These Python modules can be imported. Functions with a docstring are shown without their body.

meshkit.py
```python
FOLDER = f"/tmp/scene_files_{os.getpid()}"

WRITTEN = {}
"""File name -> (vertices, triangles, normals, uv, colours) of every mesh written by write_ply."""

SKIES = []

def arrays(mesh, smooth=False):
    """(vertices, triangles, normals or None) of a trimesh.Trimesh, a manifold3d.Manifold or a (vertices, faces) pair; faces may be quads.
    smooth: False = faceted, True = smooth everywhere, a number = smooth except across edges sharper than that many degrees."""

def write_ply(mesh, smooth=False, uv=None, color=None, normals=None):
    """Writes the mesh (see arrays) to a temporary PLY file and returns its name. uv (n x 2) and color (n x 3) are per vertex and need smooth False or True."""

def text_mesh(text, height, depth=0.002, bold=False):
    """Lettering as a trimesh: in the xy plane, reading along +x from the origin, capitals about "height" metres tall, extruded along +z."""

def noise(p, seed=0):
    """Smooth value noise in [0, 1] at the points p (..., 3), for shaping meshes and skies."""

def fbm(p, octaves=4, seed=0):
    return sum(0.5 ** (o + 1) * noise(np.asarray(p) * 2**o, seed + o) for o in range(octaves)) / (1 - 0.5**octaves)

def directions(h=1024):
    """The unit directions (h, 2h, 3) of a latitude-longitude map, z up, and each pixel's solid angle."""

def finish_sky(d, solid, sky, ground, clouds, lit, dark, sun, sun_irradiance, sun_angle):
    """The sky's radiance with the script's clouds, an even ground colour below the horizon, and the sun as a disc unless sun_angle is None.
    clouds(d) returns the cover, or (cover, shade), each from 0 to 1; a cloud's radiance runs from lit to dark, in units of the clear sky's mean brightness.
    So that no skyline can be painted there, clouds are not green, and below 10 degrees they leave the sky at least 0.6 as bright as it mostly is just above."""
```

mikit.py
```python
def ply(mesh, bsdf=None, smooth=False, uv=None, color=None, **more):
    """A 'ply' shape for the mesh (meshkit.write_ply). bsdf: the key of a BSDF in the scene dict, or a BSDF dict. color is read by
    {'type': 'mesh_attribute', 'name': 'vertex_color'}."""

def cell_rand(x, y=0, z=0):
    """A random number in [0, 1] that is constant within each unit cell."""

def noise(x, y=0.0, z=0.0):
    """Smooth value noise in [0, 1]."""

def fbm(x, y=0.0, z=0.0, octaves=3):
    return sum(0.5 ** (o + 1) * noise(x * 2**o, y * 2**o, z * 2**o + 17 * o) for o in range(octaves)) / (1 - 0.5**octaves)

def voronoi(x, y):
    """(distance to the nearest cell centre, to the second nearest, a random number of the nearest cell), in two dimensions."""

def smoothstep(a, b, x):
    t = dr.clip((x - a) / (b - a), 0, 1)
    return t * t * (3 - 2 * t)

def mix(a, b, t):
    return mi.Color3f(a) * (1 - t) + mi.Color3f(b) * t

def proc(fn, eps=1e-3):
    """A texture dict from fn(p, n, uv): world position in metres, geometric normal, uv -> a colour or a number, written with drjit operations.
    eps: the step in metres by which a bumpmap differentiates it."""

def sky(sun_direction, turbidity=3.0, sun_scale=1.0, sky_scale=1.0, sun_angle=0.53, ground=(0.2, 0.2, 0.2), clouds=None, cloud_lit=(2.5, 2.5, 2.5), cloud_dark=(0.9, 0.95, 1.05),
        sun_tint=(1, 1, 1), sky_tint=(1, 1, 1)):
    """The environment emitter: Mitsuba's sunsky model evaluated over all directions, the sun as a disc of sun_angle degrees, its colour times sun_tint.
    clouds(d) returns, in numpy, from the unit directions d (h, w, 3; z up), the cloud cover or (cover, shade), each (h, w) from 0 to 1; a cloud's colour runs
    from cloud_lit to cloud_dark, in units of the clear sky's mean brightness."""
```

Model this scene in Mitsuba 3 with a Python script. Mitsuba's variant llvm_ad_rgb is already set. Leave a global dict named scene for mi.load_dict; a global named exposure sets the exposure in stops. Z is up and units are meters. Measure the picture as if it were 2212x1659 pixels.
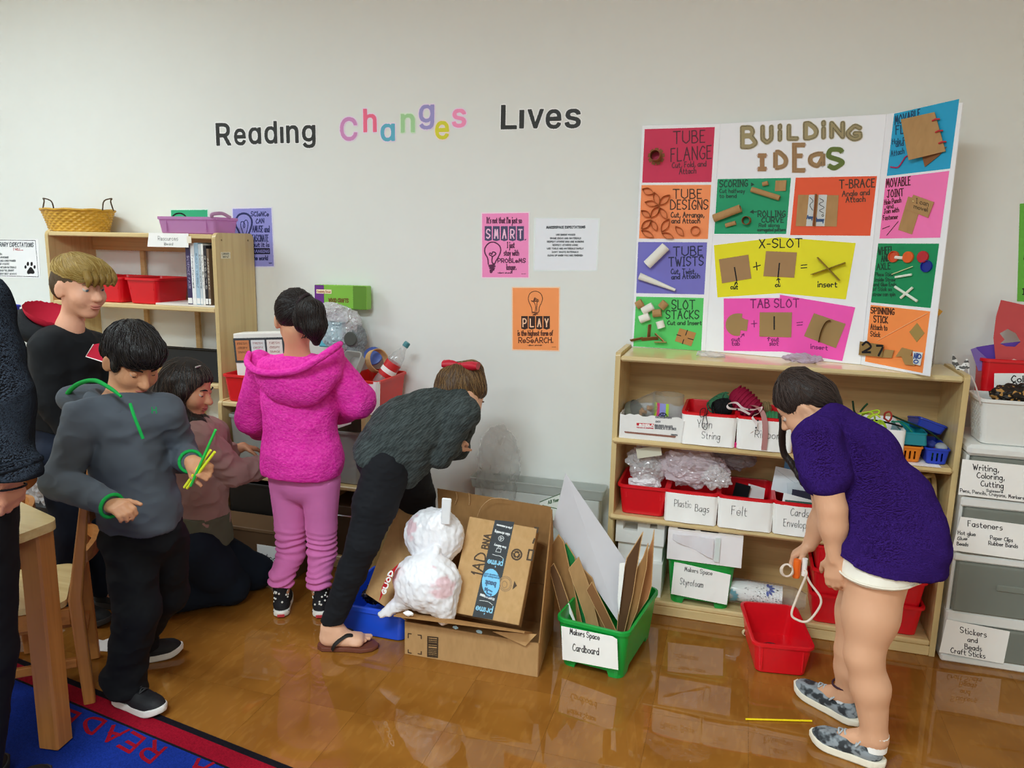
import math, random
import numpy as np, trimesh, manifold3d, mitsuba as mi, drjit as dr, mikit, meshkit
from shapely.geometry import Polygon, LineString, MultiLineString, box as sbox
from shapely import union_all, affinity
from mikit import proc, noise, fbm, mix, smoothstep

# ---------------------------------------------------------------- camera, lights, exposure
IW, IH, FOC = 2212, 1659, 1660.0
CAM = np.array([0.0, -3.339, 1.506])
YAW, PITCH, ROLL = np.radians([-16.511, 10.425, 1.189])
FWD = np.array([math.sin(YAW) * math.cos(PITCH), math.cos(YAW) * math.cos(PITCH), -math.sin(PITCH)])
_r = np.cross(FWD, [0, 0, 1]); _r /= np.linalg.norm(_r); _u = np.cross(_r, FWD)
RIGHT = math.cos(ROLL) * _r + math.sin(ROLL) * _u
UPV = -math.sin(ROLL) * _r + math.cos(ROLL) * _u
exposure = 1.6
T = mi.ScalarTransform4f
scene, labels = {}, {}
scene['camera'] = {'type': 'perspective', 'fov': math.degrees(2 * math.atan(IW / 2 / FOC)), 'fov_axis': 'x', 'near_clip': 0.05, 'far_clip': 50.0,
                   'to_world': T().look_at(origin=CAM.tolist(), target=(CAM + FWD).tolist(), up=UPV.tolist())}
COOL, WARM = (0.84, 1.0, 1.06), (0.92, 1.0, 0.98)
LAMPS = [(-3.6, -1.6, 6.0, COOL), (-0.9, -3.5, 16.0, COOL), (-1.2, -5.6, 11.0, COOL), (1.2, -4.4, 6.0, WARM), (-3.9, -5.8, 5.0, COOL)]      # ceiling troffers: x, y, radiance, tint
CEIL = 2.95

# ---------------------------------------------------------------- small helpers
A = np.array
def ray(px, py): return FWD + RIGHT * (px - IW / 2) / FOC - UPV * (py - IH / 2) / FOC
def at(px, py, Y):          # the point of the vertical plane y = Y seen at a pixel
    d = ray(px, py); return CAM + d * (Y - CAM[1]) / d[1]
def onfloor(px, py, Z=0.0):
    d = ray(px, py); return CAM + d * (Z - CAM[2]) / d[2]
_count = {}
def uniq(n):
    k = _count.get(n, 0); _count[n] = k + 1
    return n if k == 0 else f'{n}_{k:03d}'
def lin(c):
    if isinstance(c, str): c = [int(c[i:i + 2], 16) for i in (1, 3, 5)]
    c = A(c, float) / 255
    return np.where(c <= 0.04045, c / 12.92, ((c + 0.055) / 1.055) ** 2.4).tolist()
_mats = {}
def col(c, rough=0.55, spec=0.4, metal=0.0, coat=0.0, sheen=0.0):
    k = (str(c), rough, spec, metal, coat, sheen)
    if k not in _mats:
        n = f'paint_{len(_mats)}'; _mats[k] = n
        d = {'type': 'principled', 'base_color': {'type': 'rgb', 'value': lin(c)}, 'roughness': rough, 'specular': spec}
        if metal: d['metallic'] = metal
        if coat: d |= {'clearcoat': coat, 'clearcoat_gloss': 0.9}
        if sheen: d['sheen'] = sheen
        scene[n] = {'type': 'twosided', 'bsdf': d}
    return _mats[k]
def tex(name, fn, rough=0.55, spec=0.4, bump=None, bscale=0.001, eps=1e-3, sheen=0.0, coat=0.0):
    d = {'type': 'principled', 'base_color': proc(fn), 'roughness': rough, 'specular': spec}
    if sheen: d['sheen'] = sheen
    if coat: d |= {'clearcoat': coat, 'clearcoat_gloss': 0.9}
    if bump is not None: d = {'type': 'bumpmap', 'arbitrary': proc(bump, eps), 'scale': bscale, 'bsdf': d}
    scene[name] = {'type': 'twosided', 'bsdf': d}
    return name
def thing(name, label, cat, group=None):
    k = uniq(name); labels[k] = {'label': label, 'category': cat}
    if group: labels[k]['group'] = group
    return k
def add(parent, name, mesh, mat, smooth=30, label=None, kind=None, **kw):
    if isinstance(mesh, (list, tuple)) and not isinstance(mesh[0], np.ndarray): mesh = cat(mesh)
    k = uniq(parent + '__' + name if parent else name)
    scene[k] = mikit.ply(mesh, mat, smooth, **kw)
    if label or kind:
        labels[k] = {}
        if label: labels[k]['label'] = label
        if kind: labels[k]['kind'] = kind
    return k
def one(name, label, catg, mesh, mat, smooth=30, group=None, **kw):
    k = thing(name, label, catg, group)
    if isinstance(mesh, (list, tuple)) and not isinstance(mesh[0], np.ndarray): mesh = cat(mesh)
    scene[k] = mikit.ply(mesh, mat, smooth, **kw); return k
def struct(name, mesh, mat, smooth=False):
    k = uniq(name); scene[k] = mikit.ply(mesh, mat, smooth); labels[k] = {'kind': 'structure'}; return k
def TM(v, f): return trimesh.Trimesh(np.asarray(v, float), np.asarray(f, int), process=False)
def cat(ms): return trimesh.util.concatenate([TM(m.vertices, m.faces) for m in ms])
def rot(rx=0, ry=0, rz=0):
    a, b, c = np.radians([rx, ry, rz])
    X = A([[1, 0, 0], [0, math.cos(a), -math.sin(a)], [0, math.sin(a), math.cos(a)]])
    Y = A([[math.cos(b), 0, math.sin(b)], [0, 1, 0], [-math.sin(b), 0, math.cos(b)]])
    Z = A([[math.cos(c), -math.sin(c), 0], [math.sin(c), math.cos(c), 0], [0, 0, 1]])
    return Z @ Y @ X
def mv(m, loc=(0, 0, 0), r=None):
    v = m.vertices if r is None else m.vertices @ (rot(*r) if not isinstance(r, np.ndarray) else r).T
    return TM(v + A(loc), m.faces)
def hullm(pts):
    m = manifold3d.Manifold.hull_points(np.asarray(pts, float)).to_mesh()
    return TM(m.vert_properties[:, :3], m.tri_verts)
def box(x0, x1, y0, y1, z0, z1, b=0.0):
    if b <= 0: return hullm([(x, y, z) for x in (x0, x1) for y in (y0, y1) for z in (z0, z1)])
    b = min(b, 0.49 * min(x1 - x0, y1 - y0, z1 - z0))
    p = []
    for x, dx in ((x0, b), (x1, -b)):
        for y, dy in ((y0, b), (y1, -b)):
            for z, dz in ((z0, b), (z1, -b)):
                p += [(x, y + dy, z + dz), (x + dx, y, z + dz), (x + dx, y + dy, z)]
    return hullm(p)
def cbox(sx, sy, sz, b=0.0): return box(-sx / 2, sx / 2, -sy / 2, sy / 2, -sz / 2, sz / 2, b)
def loft(rings, cap0=True, cap1=True, closed=True):
    n = len(rings[0]); V = np.vstack(rings); F = []
    for i in range(len(rings) - 1):
        for j in range(n if closed else n - 1):
            a, b = i * n + j, i * n + (j + 1) % n
            F += [(a, b, b + n), (a, b + n, a + n)]
    for cap, i, s in ((cap0, 0, -1), (cap1, len(rings) - 1, 1)):
        if cap:
            V = np.vstack([V, rings[i].mean(0)]); c = len(V) - 1
            F += [((i * n + j), (i * n + (j + 1) % n), c)[::s] for j in range(n)]
    return TM(V, F)
def rrect(w, d, r, z=0.0, n=4, dx=0.0, dy=0.0):
    P = []
    for cx, cy, a0 in ((w / 2 - r, d / 2 - r, 0), (-w / 2 + r, d / 2 - r, 90), (-w / 2 + r, -d / 2 + r, 180), (w / 2 - r, -d / 2 + r, 270)):
        for k in range(n + 1):
            a = math.radians(a0 + 90 * k / n); P.append((cx + r * math.cos(a) + dx, cy + r * math.sin(a) + dy, z))
    return A(P)
def lathe(prof, n=24, close=False):
    a = np.arange(n) * 2 * np.pi / n
    return loft([np.stack([r * np.cos(a), r * np.sin(a), a * 0 + z], 1) for r, z in prof], close, close)
def spline(P, m=8):
    P = A(P, float)
    if len(P) < 3: return P
    Q = np.vstack([2 * P[0] - P[1], P, 2 * P[-1] - P[-2]]); out = []
    for i in range(1, len(Q) - 2):
        for t in np.arange(m) / m:
            out.append(0.5 * (2 * Q[i] + (Q[i + 1] - Q[i - 1]) * t + (2 * Q[i - 1] - 5 * Q[i] + 4 * Q[i + 1] - Q[i + 2]) * t * t + (3 * Q[i] - Q[i - 1] - 3 * Q[i + 1] + Q[i + 2]) * t ** 3))
    return np.vstack(out + [P[-1]])
def tube(P, r, n=8, m=0, cap=True, flat=1.0):
    P = spline(P, m) if m else A(P, float)
    r = np.broadcast_to(np.interp(np.linspace(0, 1, len(P)), np.linspace(0, 1, np.size(r)), np.ravel(r)), (len(P),))
    t = np.gradient(P, axis=0); t /= np.linalg.norm(t, axis=1, keepdims=True) + 1e-12
    u = np.cross(t[0], [0.13, 0.2, 0.97]); u /= np.linalg.norm(u)
    a = np.arange(n) * 2 * np.pi / n; rings = []
    for i in range(len(P)):
        u = u - t[i] * (u @ t[i]); u /= np.linalg.norm(u); w = np.cross(t[i], u)
        rings.append(P[i] + r[i] * (np.cos(a)[:, None] * u + flat * np.sin(a)[:, None] * w))
    return loft(rings, cap, cap)
def ext(poly, t):       # polygon(s) in xy extruded to thickness t along z
    return cat([trimesh.creation.extrude_polygon(g, t, engine='earcut') for g in getattr(poly, 'geoms', [poly]) if g.area > 1e-9])
def frame(o, ex, ey):
    ex = A(ex, float) / np.linalg.norm(ex); ey = A(ey, float); ey = ey - ex * (ey @ ex); ey /= np.linalg.norm(ey)
    return A(o, float), ex, ey, np.cross(ex, ey)
def infr(fr, m, dz=0.0):
    o, ex, ey, ez = fr; v = m.vertices
    return TM(o + v[:, :1] * ex + v[:, 1:2] * ey + (v[:, 2:3] + dz) * ez, m.faces)
def sub(fr, x, y, deg=0.0, dz=0.0):
    o, ex, ey, ez = fr; c, s = math.cos(math.radians(deg)), math.sin(math.radians(deg))
    return o + ex * x + ey * y + ez * dz, c * ex + s * ey, -s * ex + c * ey, ez
def crumple(m, amp, freq, seed=0, n=None, aniso=(1, 1, 1)):
    m = TM(m.vertices, m.faces); v = A(m.vertices); nn = A(m.vertex_normals) if n is None else A(n)
    d = meshkit.fbm(v * freq * A(aniso) + 11.3 * seed, 3, seed) - 0.5
    return TM(v + nn * (d * 2 * amp)[:, None], m.faces)
def fine(m, size):
    v, f = trimesh.remesh.subdivide_to_size(m.vertices, m.faces, size, max_iter=12)
    m = trimesh.Trimesh(v, f, process=True); return TM(m.vertices, m.faces)

# ---------------------------------------------------------------- stroke lettering (handwriting and print)
_G = dict(l.split(' ', 1) for l in '''A 03 3A 63|16 56
B 03 0A|~0A 3A 49 48 37 07|~07 37 55 54 33 03
C ~59 3A 18 06 14 33 54
D 03 0A|~0A 2A 58 66 54 23 03
E 4A 0A 03 43|07 37
F 4A 0A 03|07 37
G ~59 3A 18 06 14 33 54 56|56 36
H 03 0A|53 5A|07 57
I 13 1A|03 23|0A 2A
J ~3A 34 23 04|1A 5A
K 03 0A|5A 06 53
L 0A 03 43
M 03 1A 35 5A 63
N 03 0A 53 5A
O ~3A 18 06 14 33 54 66 58 3A
P 03 0A|~0A 3A 59 57 36 06
Q ~3A 18 06 14 33 54 66 58 3A|45 63
R 03 0A|~0A 3A 59 57 36 06|26 53
S ~59 4A 1A 08 17 46 55 44 23 04
T 0A 6A|33 3A
U ~0A 05 14 33 54 65 6A
V 0A 33 6A
W 0A 23 38 53 7A
X 03 5A|0A 53
Y 0A 36 6A|36 33
Z 0A 5A 03 53
a ~47 27 06 04 23 34 46|47 43
b 0A 03|~05 17 37 46 44 23 13 04
c ~46 27 06 04 23 44
d ~46 27 06 04 23 34 45|4A 43
e ~05 45 46 27 06 04 23 44
f ~3A 29 18 13|07 37
g ~46 27 06 04 23 45|~47 42 30 10 01
h 0A 03|~05 17 37 46 43
i 07 03|09 0A
j ~17 12 00|19 1A
k 0A 03|37 05 33
l 0A 03
m 07 03|~05 17 27 36 33|~35 47 57 66 63
n 07 03|~05 17 37 46 43
o ~27 06 04 23 44 46 27
p 07 00|~06 17 37 46 44 23 04
q ~46 27 06 04 23 45|47 40
r 07 03|~05 17 36
s ~37 17 06 15 35 34 23 03
t ~19 14 23 33|07 37
u ~07 04 13 34 46|47 43
v 07 23 47
w 07 13 36 53 67
x 03 47|07 43
y 07 23|47 10
z 07 37 03 43
0 ~2A 08 05 23 45 48 2A
1 08 1A 13
2 ~08 2A 48 46 03|03 43
3 ~09 2A 48 27|~27 45 33 04
4 33 3A 05 55
5 4A 0A 07|~07 37 45 33 04
6 ~3A 17 04 23 44 36 05
7 0A 4A 13
8 ~2A 08 27 45 23 05 27 48 2A
9 ~48 2A 07 26 48 44 23
. 03 04
, 14 02
- 06 36
_ 03 43
' 0A 08
! 0A 05|03 04
+ 06 46|24 28
= 05 45|07 47
( ~1B 08 05 12
) ~0B 18 15 02
& ~53 08 2A 48 05 23 56
% 03 5A|~19 08 1A|~54 43 55
: 04 05|07 08
/ 03 4A'''.split('\n'))
def strokes(text, slant=0.0, gap=2.2, jit=0.0, seed=1, narrow=1.0):
    """Polylines of a line of text, capitals 7 units tall on the baseline y = 0, and its width."""
    rng = random.Random(seed); x, out = 0.0, []
    for ch in text:
        if ch == ' ': x += 3.6 * narrow; continue
        w, dy = 0.0, rng.uniform(-jit, jit)
        for s in _G.get(ch, '03 0A 4A 43 03').split('|'):
            sm = s[0] == '~'
            P = A([(int(p[0], 16), int(p[1], 16) - 3) for p in s.lstrip('~').split()], float)
            w = max(w, P[:, 0].max())
            if sm: P = spline(P, 4)
            P[:, 0] = x + P[:, 0] * narrow + slant * P[:, 1]; P[:, 1] += dy
            out.append(P)
        x += w * narrow + gap
    return out, x - gap
def ribbon(P, w):
    P = A(P, float)[:, :2]
    keep = np.r_[True, np.linalg.norm(np.diff(P, axis=0), axis=1) > 1e-7]; P = P[keep]
    if len(P) < 2: return None
    d = np.diff(P, axis=0); d /= np.linalg.norm(d, axis=1, keepdims=True)
    t = np.vstack([d[:1], (d[1:] + d[:-1]), d[-1:]]); L = np.linalg.norm(t, axis=1, keepdims=True); t = np.where(L > 0.3, t / np.maximum(L, 0.3), np.vstack([d, d[-1:]]))
    P = P.copy(); P[0] -= t[0] * w * 0.4; P[-1] += t[-1] * w * 0.4
    n = np.stack([-t[:, 1], t[:, 0]], 1) * w / 2
    V = np.vstack([P + n, P - n]); k = len(P)
    F = [f for i in range(k - 1) for f in ((i, k + i, i + 1), (i + 1, k + i, k + i + 1))]
    return np.hstack([V, np.zeros((2 * k, 1))]), F
def lines_mesh(polys, w):
    V, F, n, parts = [], [], 0, []
    for P in polys:         # cut at sharp corners, so that every stroke keeps its width
        P = A(P, float)[:, :2]; d = np.diff(P, axis=0); L = np.linalg.norm(d, axis=1); P, d = P[np.r_[True, L > 1e-7]], d[L > 1e-7] / np.maximum(L[L > 1e-7], 1e-9)[:, None]
        cuts = [j + 1 for j in range(len(d) - 1) if d[j] @ d[j + 1] < 0.6]
        for a, b in zip([0] + cuts, cuts + [len(P) - 1]): parts.append(P[a:b + 1])
    for i, P in enumerate(parts):
        r = ribbon(P, w)
        if r is None: continue
        v = r[0].copy(); v[:, 2] += 0.00002 * (i % 5)
        V.append(v); F += [(a + n, b + n, c + n) for a, b, c in r[1]]; n += len(v)
    return TM(np.vstack(V), F)
def text2d(text, x, y, h, w=None, align='c', maxw=None, **kw):
    """Strokes of the text with capitals h tall, baseline y, scaled to a total width maxw if given."""
    S, W = strokes(text, **kw); s = h / 7.0; sx = s if maxw is None else maxw / max(W, 1)
    x0 = x - {'c': 0.5, 'l': 0.0, 'r': 1.0}[align] * W * sx
    return [np.stack([x0 + P[:, 0] * sx, y + P[:, 1] * s], 1) for P in S]
def write(parent, fr, items, w, mat, dz=0.0006, name='lettering', smooth=False):
    """items: lists of polylines in the frame's plane, drawn as ink lines w wide."""
    P = [p for it in items for p in it]
    return add(parent, name, infr(fr, lines_mesh(P, w), dz), mat, smooth)
def arc(cx, cy, rx, ry=None, a0=0, a1=360, n=24):
    ry = rx if ry is None else ry; a = np.radians(np.linspace(a0, a1, n + 1))
    return np.stack([cx + rx * np.cos(a), cy + ry * np.sin(a)], 1)
def sheet(fr, w, h, t=0.0008, x=0, y=0):       # a thin sheet, lower left corner at the frame's origin
    return infr(fr, box(x, x + w, y, y + h, 0, t))

# ---------------------------------------------------------------- soft shapes: distance fields and surface nets
class Field:
    def __init__(s, lo, hi, h):
        s.lo, s.h = A(lo, float), h; s.n = np.ceil((A(hi) - s.lo) / h).astype(int) + 1
        s.v = np.full(s.n, 1.0, np.float32); s.ax = [s.lo[i] + h * np.arange(s.n[i]) for i in range(3)]
    def _apply(s, fn, lo, hi, k, mode):
        m = 2.5 * s.h + k
        i0 = np.clip(np.floor((A(lo) - m - s.lo) / s.h).astype(int), 0, s.n); i1 = np.clip(np.ceil((A(hi) + m - s.lo) / s.h).astype(int) + 1, 0, s.n)
        if np.any(i1 <= i0): return s
        sl = tuple(slice(a, b) for a, b in zip(i0, i1))
        X = [s.ax[i][sl[i]].reshape([-1 if j == i else 1 for j in range(3)]) for i in range(3)]
        d = fn(*X).astype(np.float32); v = s.v[sl]
        if mode == 'add':
            if k > 0: hh = np.clip(0.5 + 0.5 * (v - d) / k, 0, 1); s.v[sl] = v + (d - v) * hh - k * hh * (1 - hh)
            else: s.v[sl] = np.minimum(v, d)
        else:
            d = -d
            if k > 0: hh = np.clip(0.5 - 0.5 * (v - d) / k, 0, 1); s.v[sl] = v + (d - v) * hh + k * hh * (1 - hh)
            else: s.v[sl] = np.maximum(v, d)
        return s
    def cone(s, a, b, ra, rb=None, k=0.015, mode='add', flat=None):
        rb = ra if rb is None else rb; a, b = A(a, float), A(b, float); ba = b - a; L = max(ba @ ba, 1e-9); R = max(ra, rb)
        def fn(x, y, z):
            px, py, pz = x - a[0], y - a[1], z - a[2]
            t = np.clip((px * ba[0] + py * ba[1] + pz * ba[2]) / L, 0, 1)
            qx, qy, qz = px - t * ba[0], py - t * ba[1], pz - t * ba[2]
            q = qx * qx + qy * qy + qz * qz
            if flat is not None:        # flat = (direction, factor): thinner along that direction
                e = qx * flat[0][0] + qy * flat[0][1] + qz * flat[0][2]; q = q + e * e * (1 / flat[1] ** 2 - 1)
            return np.sqrt(q) - (ra + t * (rb - ra))
        return s._apply(fn, np.minimum(a, b) - R, np.maximum(a, b) + R, k, mode)
    def chain(s, P, r, k=0.015, flat=None):
        for i in range(len(P) - 1): s.cone(P[i], P[i + 1], r[i], r[i + 1], k, flat=flat)
        return s
    def ball(s, c, r, R=None, k=0.015, mode='add'):
        c = A(c, float); r = A([r] * 3 if np.isscalar(r) else r, float); R = np.eye(3) if R is None else R; m = r.max()
        def fn(x, y, z):
            p = (x - c[0], y - c[1], z - c[2])
            q = [(p[0] * R[0, i] + p[1] * R[1, i] + p[2] * R[2, i]) for i in range(3)]
            k0 = np.sqrt(sum((q[i] / r[i]) ** 2 for i in range(3))); k1 = np.sqrt(sum((q[i] / r[i] ** 2) ** 2 for i in range(3)))
            return k0 * (k0 - 1) / np.maximum(k1, 1e-6)
        return s._apply(fn, c - m, c + m, k, mode)
    def cut(s, p, n, k=0.0):        # keep the side that n points away from
        n = A(n, float) / np.linalg.norm(n)
        d = ((s.ax[0] - p[0]) * n[0])[:, None, None] + ((s.ax[1] - p[1]) * n[1])[None, :, None] + ((s.ax[2] - p[2]) * n[2])[None, None, :]
        s.v = np.maximum(s.v, d.astype(np.float32)); return s
    def mesh(s, amp=0.0, freq=20.0, seed=0, aniso=(1, 1, 1), smooth=1):
        v = s.v; n = v.shape
        for ax in range(3):
            for e in (0, -1): w = np.moveaxis(v, ax, 0); w[e] = np.maximum(w[e], 0.4 * s.h)
        sg = v < 0
        c = np.zeros(tuple(k - 1 for k in n), np.int8)
        for a, b, d in np.ndindex(2, 2, 2): c += sg[a:n[0] - 1 + a, b:n[1] - 1 + b, d:n[2] - 1 + d]
        idx = np.argwhere((c > 0) & (c < 8)); num = np.full(c.shape, -1, np.int64); num[tuple(idx.T)] = np.arange(len(idx))
        acc, cnt = np.zeros((len(idx), 3)), np.zeros(len(idx))
        off = [A(o) for o in np.ndindex(2, 2, 2)]
        for o in off:
            for ax in range(3):
                if o[ax]: continue
                p = o.copy(); p[ax] = 1
                a, b = v[tuple((idx + o).T)], v[tuple((idx + p).T)]; on = (a < 0) != (b < 0)
                t = np.where(on, a / np.where(on, a - b, 1), 0)
                q = np.tile(o.astype(float), (len(idx), 1)); q[:, ax] += t
                acc += q * on[:, None]; cnt += on
        V = s.lo + s.h * (idx + acc / np.maximum(cnt, 1)[:, None]); F = []
        for ax in range(3):
            u, w = (ax + 1) % 3, (ax + 2) % 3
            a = sg[tuple(slice(0, n[i] - 1) if i == ax else slice(1, n[i] - 1) for i in range(3))]
            b = sg[tuple(slice(1, n[i]) if i == ax else slice(1, n[i] - 1) for i in range(3))]
            for flip, e in ((False, np.argwhere(a & ~b)), (True, np.argwhere(~a & b))):
                if not len(e): continue
                e = e.copy(); e[:, u] += 1; e[:, w] += 1
                def g(du, dw): q = e.copy(); q[:, u] -= du; q[:, w] -= dw; return num[tuple(q.T)]
                Q = np.stack([g(0, 0), g(1, 0), g(1, 1), g(0, 1)], 1)
                if flip: Q = Q[:, ::-1]
                F.append(Q)
        F = np.vstack(F); m = TM(V, np.vstack([F[:, [0, 1, 2]], F[:, [0, 2, 3]]]))
        if smooth: m = relax(m, smooth)
        if amp: m = crumple(m, amp, freq, seed, aniso=aniso)
        return m
def drape(m, amp, freq, seed=0, aniso=(1, 1, 1), w=None):        # creases of cloth: ridged noise along the normals
    v, n = A(m.vertices), A(m.vertex_normals); f = meshkit.fbm(v * freq * A(aniso) + 5.1 * seed, 2, seed); d = (1 - np.abs(f - 0.5) * 5.0).clip(-1, 1)
    d = d if w is None else d * w(v)
    return TM(v + n * (amp * d)[:, None], m.faces)
def strands(m, flow, n, L, r, seed=0, keep=None):        # hair lying along a surface: flow(points) gives the wanted direction
    from scipy.spatial import cKDTree
    rg = np.random.RandomState(seed); V, N = A(m.vertices), A(m.vertex_normals); T_ = cKDTree(V)
    P = V[rg.choice(len(V), n * 3 if keep is not None else n, replace=False)]
    if keep is not None: P = P[keep(P)][:n]
    n = len(P); st = L * rg.uniform(0.6, 1.2, n)[:, None] / 7; path, off = [], rg.uniform(0.0002, 0.0022, n)[:, None]; jit = rg.normal(0, 0.13, (n, 3))
    for k in range(8):
        _, i = T_.query(P); P = P - ((P - V[i]) * N[i]).sum(1, keepdims=True) * N[i]; path.append(P + N[i] * off * (0.4 + 0.6 * (k < 7)))
        d = flow(P); d = d / (np.linalg.norm(d, axis=1, keepdims=True) + 1e-9) + jit; d = d - (d * N[i]).sum(1, keepdims=True) * N[i]; P = P + d / (np.linalg.norm(d, axis=1, keepdims=True) + 1e-9) * st
    Q = np.stack(path, 1); t = np.gradient(Q, axis=1); t /= np.linalg.norm(t, axis=2, keepdims=True) + 1e-9; u = np.cross(t, [0.31, 0.2, 0.93]); u /= np.linalg.norm(u, axis=2, keepdims=True) + 1e-9; w = np.cross(t, u)
    rr = r * A([0.3, 0.8, 1, 1, 1, 0.9, 0.7, 0.15])[None, :, None]; ring = np.stack([Q + rr * (math.cos(a) * u + math.sin(a) * w) for a in (0, 2.094, 4.189)], 2)
    X = ring.reshape(-1, 3); b = (np.arange(n) * 24)[:, None, None] + (np.arange(7) * 3)[None, :, None]; j = np.arange(3)[None, None, :]; k = (j + 1) % 3
    F = np.stack([np.stack([b + j, b + k, b + 3 + k], -1), np.stack([b + j, b + 3 + k, b + 3 + j], -1)], 3).reshape(-1, 3)
    return TM(X, F)
def relax(m, it=1):
    v = A(m.vertices); e = m.edges_unique
    for _ in range(it):
        for w in (0.5, -0.52):
            s, c = np.zeros_like(v), np.zeros(len(v))
            np.add.at(s, e[:, 0], v[e[:, 1]]); np.add.at(s, e[:, 1], v[e[:, 0]]); np.add.at(c, e[:, 0], 1); np.add.at(c, e[:, 1], 1)
            v = v + w * (s / np.maximum(c, 1)[:, None] - v)
    return TM(v, m.faces)

# ================================================================ materials with grain
def wood(name, base, dark, axis=0, rough=0.35, coat=0.3, scale=1.0):
    b, d = mi.Color3f(*lin(base)), mi.Color3f(*lin(dark))
    def fn(p, n, uv):
        q = [p.x, p.y, p.z]; l = q[axis]; a, c = [q[i] for i in range(3) if i != axis]
        g = fbm(l * 2.0 * scale, a * 45 * scale + 3, c * 45 * scale, 3)
        h = fbm(l * 9 * scale, a * 160 * scale, c * 160 * scale, 2)
        return b + (d - b) * dr.clip(smoothstep(0.38, 0.72, g) * 0.7 + (h - 0.5) * 0.5, 0, 1)
    return tex(name, fn, rough, 0.45, coat=coat)
MAPLE = wood('maple_laminate', '#d3bb88', '#c4a974', 0)
MAPLEV = wood('maple_laminate_upright', '#cdb682', '#bfa571', 2)
MAPLEIN = wood('maple_back', '#c2a06c', '#b08d5a', 0, 0.5, 0.0)
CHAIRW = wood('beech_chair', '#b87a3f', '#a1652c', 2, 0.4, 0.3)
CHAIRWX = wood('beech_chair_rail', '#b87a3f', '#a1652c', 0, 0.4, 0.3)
TABLEW = wood('birch_table_top', '#d8c08a', '#c8ab72', 0, 0.35, 0.3)
def _kraft(c1, c2):
    a, b = mi.Color3f(*lin(c1)), mi.Color3f(*lin(c2))
    return lambda p, n, uv: a + (b - a) * dr.clip(0.2 + 0.8 * fbm(p.x * 90, p.y * 90, p.z * 24, 3), 0, 1)
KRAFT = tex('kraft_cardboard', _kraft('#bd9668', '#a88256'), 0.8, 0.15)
KRAFTD = tex('kraft_cardboard_inside', _kraft('#a37a4e', '#8f6840'), 0.85, 0.1)
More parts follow.
